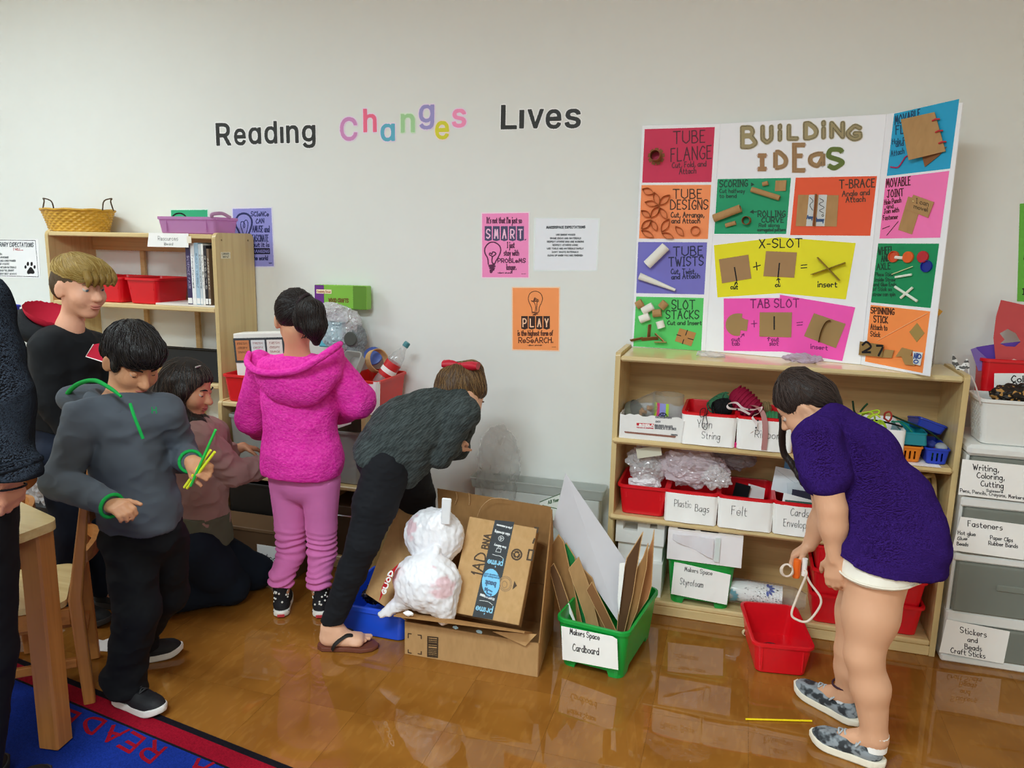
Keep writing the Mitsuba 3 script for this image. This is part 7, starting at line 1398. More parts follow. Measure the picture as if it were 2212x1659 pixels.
    ax = unit(A([ch[0] - pe[0], 0, ch[2] - pe[2]])); f.cut(J(784, 992, -0.85), -unit(ax + A([0.12, 0, 0.5]))); f.cut(Nk + unit(Nk - ch) * 0.03, unit(Nk - ch))
    SW = tex('grey_knit', (lambda a, b: lambda p, n_, uv: a + (b - a) * dr.clip(fbm(p.x * 40 + p.z * 40, p.y * 60, (p.z - p.x) * 170, 2) * 2.2 - 0.7, 0, 1))(_s(*lin('#2e3434')), _s(*lin('#485050'))), 0.9, 0.15, bump=lambda p, n_, uv: fbm(p.x * 60 + p.z * 60, p.y * 90, (p.z - p.x) * 220, 2), bscale=0.002, sheen=0.4)
    add(t, 'sweater', drape(f.mesh(0.008, 11, 5), 0.006, 12, 4, (1.3, 1, 1.3)), SW, True)
    # hair swept up to the bow
    P = lambda x, y, z: H + 0.98 * (R @ A([x, y, z]))
    f = Field(H - 0.17, H + 0.17, 0.0042); f.ball(P(0, -0.014, 0.034), (0.076, 0.096, 0.081), R, 0.01); f.cut(P(0, 0.05, 0.02), R @ A([0, 0.85, -0.5])); f.ball(P(0, -0.07, 0.01), (0.06, 0.045, 0.06), R, 0.02); f.cone(P(0, -0.06, -0.03), P(0, -0.075, 0.05), 0.05, 0.035, 0.03)
    q = J(990, 800, -0.56); f.cone(P(0, -0.03, 0.1), q, 0.04, 0.022, 0.03); f.chain([J(985, 805, -0.6), J(965, 815, -0.62), J(952, 828, -0.62)], [0.03, 0.03, 0.02], 0.02)
    m = f.mesh(0.004, 46, 4, (1, 1, 0.4)); hk = add(t, 'hair', m, hairmat('hair_brown', '#4a3522'), True); hair_over(hk, m, lambda g: q - g + A([0, 0, 0.02]), 520, 0.075, '#7d603e', 4)
    BW = col('#b3162c', 0.5, sheen=0.4); b = J(993, 790, -0.60)
    def bow_loop(e, L, w): return [b + A([e * L * u, 0.0, 0]) + A([0, 0.022 * math.sin(v) , w * math.cos(v) * (0.35 + u)]) for u, v in ()]
    for e, L in ((-1, 0.062), (1, 0.072)):
        rings = [np.stack([b + A([e * L * u, 0.018 * (0.4 + u) * math.cos(a), 0.004 * u + (0.008 + 0.010 * math.sin(min(1, u) * math.pi * 0.8)) * math.sin(a)]) for a in np.linspace(0, 2 * math.pi, 13)[:-1]]) for u in (0.02, 0.2, 0.45, 0.75, 0.95, 1.05)]
        add(t, 'bow_loop', crumple(loft(rings), 0.0035, 50, 3), BW, 50)
    add(t, 'bow_knot', mv(trimesh.creation.icosphere(2, 0.013), b), BW, True); add(t, 'bow_tail', flat_ribbon([b, b + A([-0.05, -0.005, -0.004]), b + A([-0.075, -0.005, -0.022]), b + A([-0.085, -0.005, -0.045])], 0.014, (0, 1, 0.5)), col('#5a1a26', 0.6), True)
grey_girl()

# ---------------------------------------------------------------- girl in the purple shirt, bending to the left
def purple_girl():
    t = thing('person', 'child in a purple T-shirt and white shorts bending over the red bin on the floor', 'person')
    H = J(1735, 876, -0.80); R = basis((-0.72, 0.12, -0.68), (-0.65, 0, 0.72)); Nk = J(1772, 908, -0.82); ch = J(1840, 985, -0.86); pe = J(1920, 1168, -0.92)
    sh = [J(1765, 950, -0.985), J(1768, 955, -0.70)]; el = [J(1798, 1100, -1.01), J(1785, 1105, -0.68)]; wr = [J(1803, 1205, -1.01), J(1748, 1178, -0.68)]
    hp = [J(1897, 1225, -1.0), J(1887, 1225, -0.84)]; kn = [J(1866, 1415, -1.05), J(1842, 1405, -0.86)]; an = [A([0.468, -1.058, 0.085]), A([0.415, -0.838, 0.085])]
    F = field_for([H + 0.1, H - 0.1, *sh, *el, *wr, wr[0] - A([0, 0, 0.1]), wr[1] - A([0.1, 0, 0.1]), *hp, *kn, *an], 0.14, 0.005)
    add_head(F, H, R, 0.9, Nk); F.chain([Nk, ch, pe], [0.045, 0.09, 0.12], 0.05); F.cone(sh[0], sh[1], 0.045, 0.045, 0.05)
    for i in (0, 1):
        F.chain([sh[i], el[i], wr[i]], [0.05, 0.041, 0.0235], 0.012); F.ball(el[i] * 0.65 + wr[i] * 0.35, 0.036, None, 0.03)
        F.chain([hp[i], hp[i] * 0.45 + kn[i] * 0.55, kn[i]], [0.09, 0.074, 0.053], 0.03); F.chain([kn[i], kn[i] * 0.62 + an[i] * 0.38 + A([0.006, 0, 0]), an[i]], [0.051, 0.053, 0.034], 0.02)
    add_hand(F, wr[0], (0.08, 0, -1), (0.5, 0.85, 0), -1, 1.0, (18, 30, 20), 4)
    tips = add_hand(F, wr[1], (-0.75, 0, -0.65), (0.3, -0.1, -0.9), 1, 1.0, (38, 55, 40), 3)
    for i, (hx, tx) in enumerate((((0.49, -1.068), (0.302, -0.998)), ((0.449, -0.872), (0.272, -0.722)))): F.cone(an[i], A([hx[0] * 0.45 + tx[0] * 0.55, hx[1] * 0.45 + tx[1] * 0.55, 0.045]), 0.034, 0.025, 0.02)
    SK = skin('skin_light', '#d2a07f'); add(t, 'body', F.mesh(), SK, True); face_parts(t, H, R, 0.9, (col('#2c1d16', 0.7), SK))
    P = lambda x, y, z: H + 0.9 * (R @ A([x, y, z]))
    f = Field(H - 0.19, H + 0.19, 0.0045); f.ball(P(0, -0.014, 0.034), (0.068, 0.086, 0.072), R, 0.01); f.cut(P(0, 0.05, 0.02), R @ A([0, 0.85, -0.5])); f.ball(P(0, -0.07, 0.0), (0.056, 0.045, 0.056), R, 0.025); f.ball(P(0, -0.03, 0.09), (0.045, 0.049, 0.036), R, 0.03); f.cone(P(0.0, -0.065, -0.02), P(0, -0.075, -0.06), 0.04, 0.027, 0.03)
    for e in (-1, 1): f.ball(P(e * 0.074, -0.004, -0.012), (0.018, 0.024, 0.031), R, 0.006, 'sub')
    HM = hairmat('hair_dark', '#241a17'); m = f.mesh(0.004, 44, 7, (1, 1, 0.4)); hk = add(t, 'hair', m, HM, True); cr = P(0, -0.03, 0.115); hair_over(hk, m, lambda g: cr - g + R @ A([0, 0.01, 0]), 560, 0.08, '#3d302b', 7)
    add(t, 'ponytail', crumple(tube([P(0, -0.02, 0.115), J(1690, 960, -0.62), J(1712, 1005, -0.62), J(1726, 1030, -0.64), J(1735, 1050, -0.65)], [0.016, 0.012, 0.012, 0.009, 0.003], 10, 6), 0.004, 60, 3), HM, True)
    # shorts
    f = field_for([pe, *hp], 0.25, 0.005); f.ball(pe + A([0, 0, -0.03]), (0.125, 0.15, 0.125), None, 0.03)
    for i in (0, 1): f.cone(hp[i] + A([0, 0, 0.03]), hp[i] * 0.72 + kn[i] * 0.28, 0.103, 0.1, 0.02)
    hz = J(1880, 1272, -1.1); f.cut(hz, (0.0, 0.0, -1)); sm = f.mesh(0.004, 16, 3)
    SH = add(t, 'shorts', sm, cloth('white_shorts', '#ece7da', '#e2dccd', 300, 0.0004, 0.1), True)
    add(SH, 'hem', [mv(cat([tube([(hp[i] * 0.72 + kn[i] * 0.28) * A([1, 1, 0]) + A([0.102 * math.cos(a), 0.102 * math.sin(a), hz[2] + 0.012]) for a in np.linspace(0, 2 * math.pi, 25)], 0.003, 5)])) for i in (0,)], cloth('white_hem', '#e6e0d0', None, 300, 0.0003, 0.1), True)
    # shirt
    f = field_for([pe, *sh, Nk, el[0]], 0.24, 0.0055)
    f.chain([J(1790, 935, -0.84), J(1850, 995, -0.86), J(1905, 1090, -0.89), pe + A([0.012, 0, 0.0]), pe + A([0.0, 0, -0.1])], [0.095, 0.12, 0.138, 0.15, 0.15], 0.03); f.ball(pe + A([-0.035, 0, -0.09]), (0.13, 0.15, 0.12), None, 0.05); f.ball(hp[0] + A([0, 0, 0.02]), (0.118, 0.118, 0.14), None, 0.03); f.ball(hp[1] + A([0, 0, 0.02]), (0.118, 0.118, 0.14), None, 0.03); f.cone(sh[0], sh[1], 0.062, 0.062, 0.06)
    for i in (0, 1): f.cone(sh[i], sh[i] * 0.52 + el[i] * 0.48, 0.068, 0.072, 0.025)
    hm = J(1985, 1253, -1.05); f.cut(hm, (-0.16, 0, -1)); f.cut(J(1783, 1003, -1.06), None or unit([-0.18, -0.02, -1])) if False else None
    f.cut(Nk + unit(Nk - ch) * 0.02, unit(Nk - ch))
    PU = cloth('purple_cotton', '#3f2079', 320, 0.0003, 0.15)
    m = f.mesh(); v = A(m.vertices); n = A(m.vertex_normals); w = np.clip((0.75 - v[:, 2]) / 0.35, 0, 1); v = v + n * (0.007 * w * np.sin(v[:, 2] * 95 + v[:, 0] * 30 + 6 * meshkit.noise(v * 6)))[:, None] + n * ((meshkit.fbm(v * 9, 2, 3) - 0.5) * 0.014)[:, None]
    add(t, 'shirt', drape(TM(v, m.faces), 0.004, 10, 6, (0.7, 1, 1.5)), PU, True)
    # what is worn on the feet
    zz = Z(1560, 1180, 3.393)
    SU = tex('grey_suede', (lambda a, b: lambda p, n_, uv: a + (b - a) * smoothstep(0.42, 0.62, fbm(p.x * 45, p.y * 45, p.z * 45, 3)))(_s(*lin('#2e3236')), _s(*lin('#8a9298'))), 0.6, 0.3)
    for i, (hx, tx) in enumerate((((0.502, -1.075), (0.296, -0.995)), ((0.458, -0.882), (0.268, -0.716)))):
        u, G = shoe(t, (*hx, 0), (*tx, 0), 0.08, 0.072, SU, col('#e6dfcd', 0.6), 'low', laces=col('#a9b0b4', 0.7))
        add(t, 'sock', lathe([(0.036, 0), (0.037, 0.03), (0.038, 0.05), (0.0345, 0.05)], 18).apply_translation(an[i] * A([1, 1, 0]) + A([0, 0, 0.052])), PAPER if i == 0 else col('#d5d8dc', 0.8), True)
    a = an[1] + A([-0.006, 0, 0.035]); add(t, 'anklet', tube([a + A([0.039 * math.cos(q), 0.039 * math.sin(q), 0.006 * math.cos(q)]) for q in np.linspace(0, 2 * math.pi, 25)], 0.0035, 6), col('#3a2030', 0.6), 60)
    # held in the far hand
    c = wr[1] + unit(A([-0.75, 0, -0.65])) * 0.075 + A([0.012, -0.045, -0.03])
    c = J(1721, 1228, -0.735)
    k = thing('lanyard', 'bundle of cream cord with an orange holder in the hand of the child in purple', 'lanyard')
    add(k, 'orange_holder', mv(lathe([(0.0005, -0.032), (0.011, -0.032), (0.0125, -0.026), (0.0125, 0.026), (0.011, 0.032), (0.0005, 0.032)], 14), c), col('#ee6a1c', 0.45), 40)
    CC = col('#e2d3c4', 0.8)
    add(k, 'cord_loop', tube([c + A([0.02, 0, 0.0]), J(1742, 1240, -0.75), J(1722, 1290, -0.76), J(1710, 1325, -0.76), J(1720, 1338, -0.76), J(1745, 1342, -0.76), J(1770, 1312, -0.76), J(1772, 1290, -0.76), J(1752, 1262, -0.75), J(1740, 1240, -0.745)], 0.0042, 7, 6), CC, 60)
    add(k, 'cord_coil', tube([J(1700 + 15 * math.cos(q) * (1 - 0.03 * q), 1232 + 13 * math.sin(q), -0.74 - 0.004 * q) for q in np.linspace(0, 12, 30)], 0.0035, 6, 3), CC, 60)
    add(k, 'white_tip', mv(lathe([(0.0005, -0.03), (0.008, -0.03), (0.009, 0.03), (0.0005, 0.03)], 10), J(1738, 1225, -0.735)), PAPER, 40)
purple_girl()

# ---------------------------------------------------------------- boy in the grey hoodie with green trim
def grey_boy():
    t = thing('person', 'child in a grey hoodie with bright green trim holding green and yellow straws', 'person')
    H = J(286, 778, -1.40); R = basis((0.78, -0.28, -0.52), (0.4, -0.1, 0.85)); Nk = J(262, 862, -1.43); ch = J(272, 960, -1.42); pe = J(308, 1130, -1.42)
    sh = [J(190, 893, -1.50), J(352, 893, -1.37)]; el = [J(130, 1040, -1.60), J(392, 985, -1.28)]; wr = [J(240, 1092, -1.66), J(412, 997, -1.42)]
    hp = [J(278, 1165, -1.47), J(350, 1165, -1.37)]; kn = [J(297, 1320, -1.52), J(362, 1280, -1.32)]; an = [A([-1.825, -1.52, 0.085]), A([-1.985, -1.29, 0.085])]
    F = field_for([H + 0.1, H - 0.1, *sh, *el, *wr, wr[1] + A([0.12, 0, 0]), *hp, *kn, *an], 0.13, 0.0048)
    add_head(F, H, R, 1.0, Nk); F.chain([Nk, ch, pe], [0.04, 0.08, 0.09], 0.04); F.cone(sh[0], sh[1], 0.038, 0.038, 0.05)
    for i in (0, 1): F.chain([sh[i], el[i], wr[i]], [0.034, 0.028, 0.021], 0.01); F.chain([hp[i], kn[i], an[i]], [0.06, 0.042, 0.03], 0.02); F.cone(an[i], an[i] + (A([0.07, -0.01, -0.05]) if i == 0 else A([0.05, 0.05, -0.05])), 0.03, 0.02, 0.02)
    add_hand(F, wr[0], (0.8, -0.3, 0.12), (0.25, 0.3, -0.9), 1, 0.92, (45, 60, 40))
    d1 = unit(A([0.9, -0.25, -0.22])); add_hand(F, wr[1], d1, (0.1, 0.75, -0.55), -1, 0.95, (62, 80, 55), 2, 45)
    SK = skin('skin_olive', '#c08a66', '#ab7552'); add(t, 'body', F.mesh(), SK, True); face_parts(t, H, R, 1.0, (col('#120d0b', 0.7), SK), lips='#a8655a', down=0.5)
    P = lambda x, y, z: H + R @ A([x, y, z])
    f = Field(H - 0.18, H + 0.18, 0.0045); f.ball(P(0, -0.016, 0.037), (0.082, 0.1, 0.084), R, 0.01); f.ball(P(0, 0.035, 0.062), (0.068, 0.062, 0.05), R, 0.02); f.cut(P(0, 0.085, 0.035), R @ A([0, 0.45, -0.9])); f.ball(P(0, -0.07, 0.0), (0.066, 0.048, 0.058), R, 0.02)
    for e in (-1, 1): f.ball(P(e * 0.084, -0.002, -0.012), (0.024, 0.026, 0.03), R, 0.006, 'sub'); f.ball(P(e * 0.068, 0.03, 0.012), (0.012, 0.014, 0.026), R, 0.01)
    m = f.mesh(0.006, 40, 9, (1, 1, 0.5)); hk = add(t, 'hair', m, hairmat('hair_boy_black', '#100d0d'), True); cr = P(0.0, -0.04, 0.12); hair_over(hk, m, lambda g: (g - cr) + R @ A([0, 0.05, -0.02]), 620, 0.05, '#211b1b', 9, 0.0014)
    # trousers
    f = field_for([pe, *hp, *kn, *an], 0.13, 0.0055); f.ball(pe + A([0, 0, -0.02]), (0.125, 0.105, 0.11), None, 0.03)
    for i in (0, 1): f.chain([hp[i], kn[i], an[i] + A([0, 0, 0.02]), an[i] + A([0.01, 0, -0.03])], [0.08, 0.064, 0.058, 0.06], 0.02)
    f.cut((0, 0, an[0][2] - 0.03), (0, 0, -1)); add(t, 'trousers', drape(f.mesh(0.008, 14, 4), 0.006, 11, 5, (1, 1, 1.2)), cloth('black_trousers', '#101114', None, 240, 0.0004), True)
    # hoodie
    HG, GT = cloth('grey_fleece', '#4d535b', '#5c636c', 280, 0.0006, 0.4), col('#159a44', 0.8, 0.2)
    f = field_for([pe, *sh, *el, *wr, Nk], 0.2, 0.0055)
    f.chain([J(270, 925, -1.425), J(282, 1010, -1.42), J(300, 1085, -1.42), J(310, 1160, -1.42)], [0.115, 0.125, 0.13, 0.128], 0.03, flat=((0.35, 0.94, 0), 0.88)); f.cone(sh[0], sh[1], 0.056, 0.056, 0.06)
    cu = [wr[0] + unit(wr[0] - el[0]) * 0.0, wr[1]]
    for i in (0, 1): f.chain([sh[i], el[i], cu[i]], [0.06, 0.051, 0.034], 0.016)
    f.cut(J(305, 1172, -1.55), (0.0, 0, -1)); f.cut(Nk + A([0, 0, 0.02]), (-0.25, 0.0, 1))
    for i in (0, 1):
        d = unit(wr[i] - el[i]); v = f.v; c = wr[i] + d * 0.002       # the cuff ends where the hand begins
        X = np.meshgrid(*f.ax, indexing='ij', sparse=True); near = sum((X[j] - c[j]) ** 2 for j in range(3)) < 0.075 ** 2; dd = sum((X[j] - c[j]) * d[j] for j in range(3)); f.v = np.where(near, np.maximum(v, dd), v).astype(np.float32)
    m = drape(f.mesh(0.009, 9, 8), 0.005, 13, 11, (1, 1, 1.4)); hd = add(t, 'hoodie', m, HG, True)
    for i in (0, 1):
        d = unit(wr[i] - el[i]); u = unit(np.cross(d, [0.2, 0.1, 1])); w = np.cross(d, u)
        add(hd, 'green_cuff', tube([wr[i] + d * 0.003 + 0.0335 * (math.cos(a) * u + math.sin(a) * w) for a in np.linspace(0, 2 * math.pi, 21)], 0.0052, 8), GT, 60, 'bright green cuff edge')
    # hood lying on the shoulders, edged in green
    hc = J(215, 872, -1.36); f = Field(hc - 0.22, hc + 0.22, 0.0055); f.ball(hc, (0.135, 0.085, 0.062), rot(0, 10, 18), 0.02); f.ball(J(248, 878, -1.45), (0.105, 0.07, 0.05), rot(0, 18, 0), 0.03); f.ball(J(262, 852, -1.42) + A([0.01, 0, 0.045]), (0.085, 0.075, 0.075), None, 0.015, 'sub')
    add(hd, 'hood', f.mesh(0.006, 16, 2), HG, True)
    add(hd, 'green_edge', tube([J(*p) for p in ((142, 862, -1.40), (150, 845, -1.44), (172, 828, -1.47), (205, 822, -1.50), (240, 840, -1.525), (262, 857, -1.535))], [0.007, 0.008, 0.007, 0.007, 0.006, 0.004], 8, 6), GT, 60, 'bright green hood edge')
    add(hd, 'zip', tube([J(281, 872, -1.545), J(290, 900, -1.56), J(300, 925, -1.565), J(309, 948, -1.565)], 0.0048, 6, 4), GT, 60, 'bright green zip placket')
    ef = frame(J(333, 886, -1.535), (0.9, -0.1, 0.1), (0, 0.1, 1)); zz = lambda x, y: (0, 0); k = [arc(0, 0.009, 0.011, 0.009, 200, 340, 10), arc(0, -0.009, 0.011, 0.009, 20, 160, 10), A([(-0.011, 0.009), (-0.011, -0.009)]) + A([0.003, 0]), A([(0.011, 0.009), (0.011, -0.009)]) - A([0.003, 0])]
    m = lines_mesh(k, 0.004); add(hd, 'chest_emblem', infr(ef, m), col('#1f7a4a', 0.7), False, 'small green chest emblem of two crossing arcs')
    for i, (hx, tx) in enumerate((((-1.872, -1.515), (-1.668, -1.535)), ((-2.03, -1.335), (-1.887, -1.192)))):
        dv = unit([tx[0] - hx[0], tx[1] - hx[1], 0]); tx2 = A(hx) + dv[:2] * 0.215
        shoe(t, (*hx, 0), (*tx2, 0), 0.08, 0.075, col('#17171a', 0.7), col('#dcd9d2', 0.6), 'low', z=0.0075 if i == 0 else 0.001, laces=col('#2a2a2c', 0.7))
    # straws held in the hand
    hc = wr[1] + d1 * 0.07 + A([0, -0.012, -0.014])
    for i, (p0, p1, c, lab) in enumerate((((466, 928), (412, 1050), '#2fb84a', 'bright green straw, longest and highest in the hand of the boy in grey'), ((464, 976), (404, 1055), '#d8e030', 'yellow straw in the hand of the boy in grey, nearest to the thumb'), ((455, 972), (398, 1053), '#e2e43c', 'second yellow straw in the hand of the boy in grey'), ((446, 985), (410, 1046), '#9fce2c', 'lime green straw in the hand of the boy in grey'))):
        one('drinking_straw', lab, 'straw', tube([J(*p0, -1.455 + 0.004 * i), J(*p1, -1.45 + 0.004 * i)], 0.0042, 8), col(c, 0.4), 60, 'straws held by the boy in grey')
grey_boy()

# ---------------------------------------------------------------- fair-haired boy in the black hoodie
def blond_boy():
    t = thing('person', 'fair-haired child in a black hoodie with red lining, in profile before the tall bookcase', 'person')
    H = J(172, 618, -1.05); R = basis((0.97, -0.12, -0.16)); Nk = J(150, 712, -1.05); ch = J(140, 800, -1.05); pe = J(135, 960, -1.06)
    sh = [J(108, 755, -1.13), J(198, 755, -0.95)]; el = [J(112, 870, -1.16), J(215, 860, -0.92)]; wr = [J(165, 950, -1.14), J(250, 930, -0.96)]
    hp = [J(128, 985, -1.11), J(150, 985, -1.0)]; an = [A([-2.45, -1.12, 0.085]), A([-2.43, -0.985, 0.085])]; kn = [hp[0] * 0.48 + an[0] * 0.52 + A([0.03, 0, 0]), hp[1] * 0.48 + an[1] * 0.52 + A([0.03, 0, 0])]
    F = field_for([H + 0.12, H - 0.1, *sh, *el, *wr, *hp, *an], 0.13, 0.0052)
    add_head(F, H, R, 1.04, Nk); F.chain([Nk, ch, pe], [0.042, 0.085, 0.09], 0.04); F.cone(sh[0], sh[1], 0.04, 0.04, 0.05)
    for i in (0, 1): F.chain([sh[i], el[i], wr[i]], [0.036, 0.03, 0.022], 0.01); F.chain([hp[i], kn[i], an[i]], [0.07, 0.045, 0.03], 0.02); F.cone(an[i], an[i] + A([0.1, 0.0, -0.05]), 0.03, 0.022, 0.02); add_hand(F, wr[i], (0.8, 0, -0.6), (0.2, 0.9 if i == 0 else -0.9, -0.3), 1 if i else -1, 0.95)
    SK = skin('skin_rosy', '#d6a084', '#c58a6e'); add(t, 'body', F.mesh(), SK, True); face_parts(t, H, R, 1.04, (col('#6a5034', 0.7), SK), '#4a6070', '#c07a6c')
    P = lambda x, y, z: H + 1.04 * (R @ A([x, y, z]))
    hm = hairmat('hair_short_brown', '#4d3c29'); hb = hairmat('hair_blond', '#84692f')
    f = Field(H - 0.17, H + 0.18, 0.0045); f.ball(P(0, -0.016, 0.03), (0.0755, 0.095, 0.08), R, 0.01); f.cut(P(0, 0.06, 0.025), R @ A([0, 0.75, -0.65])); f.ball(P(0, -0.07, -0.01), (0.06, 0.04, 0.06), R, 0.02)
    for e in (-1, 1): f.ball(P(e * 0.08, 0.0, -0.014), (0.02, 0.027, 0.034), R, 0.005, 'sub')
    add(t, 'short_hair', f.mesh(0.003, 60, 3, (1, 1, 0.5)), hm, True)
    f = Field(H - 0.17, H + 0.2, 0.0045); f.ball(P(0, -0.012, 0.05), (0.078, 0.1, 0.07), R, 0.01); f.ball(P(0, 0.05, 0.066), (0.07, 0.055, 0.045), R, 0.03); f.ball(P(-0.03, 0.082, 0.035), (0.05, 0.028, 0.05), R, 0.02); f.cone(P(0, -0.08, 0.045), P(0, -0.118, 0.04), 0.03, 0.012, 0.02); f.cut(P(0, 0.0, 0.037), R @ A([0, -0.1, -1]))
    m = f.mesh(0.006, 42, 5, (1, 1, 0.6)); hk = add(t, 'top_hair', m, hb, True); hair_over(hk, m, lambda g: (g - P(0.0, -0.03, 0.1)) * A([1, 1, 0.6]) + R @ A([-0.01, 0.05, -0.01]), 520, 0.06, '#a58a4c', 5, 0.0014); add(t, 'fringe', [tube([P(x, 0.085, 0.07), P(x * 1.05, 0.104, 0.045), P(x * 1.1, 0.102, 0.018)], [0.014, 0.015, 0.004], 8, 4) for x in (-0.05, -0.028, -0.004, 0.02, 0.044)], hb, 60)
    HB = cloth('black_fleece', '#15171a', '#1f2225', 260, 0.0005, 0.4); RL = col('#b81f38', 0.8, 0.2, sheen=0.3)
    f = field_for([pe, *sh, *el, *wr], 0.2, 0.006)
    f.chain([J(138, 765, -1.05), J(138, 850, -1.05), J(132, 920, -1.05)], [0.115, 0.132, 0.128], 0.03, flat=((0, 1, 0), 0.95)); f.cone(sh[0], sh[1], 0.062, 0.062, 0.06)
    for i in (0, 1): f.chain([sh[i], el[i], wr[i]], [0.064, 0.056, 0.042], 0.016)
    f.cut(J(130, 912, -1.05), (-0.25, 0, -1)); f.cut(Nk + A([0, 0, 0.03]), (-0.2, 0, 1)); hd = add(t, 'hoodie', drape(f.mesh(0.008, 11, 3), 0.006, 10, 3), HB, True)
    hc = J(108, 712, -1.02); f = Field(hc - 0.34, hc + 0.34, 0.0055); f.ball(hc, (0.145, 0.13, 0.062), rot(0, 24, 0), 0.02); f.ball(hc + A([0.03, 0, 0.075]), (0.115, 0.105, 0.068), rot(0, 22, 0), 0.01, 'sub'); hood = add(hd, 'hood', f.mesh(0.004, 14, 2), HB, True)
    s = trimesh.creation.icosphere(4, 1.0); v, fc = A(s.vertices), A(s.faces); fc = fc[(v[fc][:, :, 2] < -0.12).all(1)]
    add(hd, 'red_lining', TM((v * A([0.115, 0.105, 0.068]) * 0.975) @ rot(0, 22, 0).T + hc + A([0.03, 0, 0.075]), fc), RL, True, 'red hood lining')
    pt = [J(186, 770, -1.17), J(202, 744, -1.17), J(222, 740, -1.16), J(224, 782, -1.17)]; add(hd, 'red_sleeve_patch', hullm([q + A([0, e, 0]) for q in pt for e in (0, 0.004)]), RL, 30, 'red flash at the sleeve'); add(hd, 'white_piping', tube([pt[1] + A([0, -0.001, 0]), pt[0] + A([0, -0.001, 0]), pt[3] + A([0, -0.001, 0])], 0.0022, 6), PAPER, 60)
    f = field_for([pe, *hp, *kn, *an], 0.13, 0.006); f.ball(pe + A([0, 0, 0.06]), (0.112, 0.1, 0.16), None, 0.03)
    for i in (0, 1): f.chain([hp[i], kn[i], an[i]], [0.083, 0.062, 0.055], 0.02)
    f.cut((0, 0, 0.055), (0, 0, -1)); add(t, 'jeans', f.mesh(0.006, 14, 4), cloth('navy_denim', '#1a2130', '#232c3e', 300, 0.0004), True)
    for i, (hx, tx) in enumerate((((-2.485, -1.13), (-2.275, -1.11)), ((-2.48, -0.99), (-2.285, -0.965)))): shoe(t, (*hx, 0), (*tx, 0), 0.082, 0.08, col('#20252a', 0.7), col('#3a3a3c', 0.6), 'low', laces=col('#1a1416', 0.7))
blond_boy()

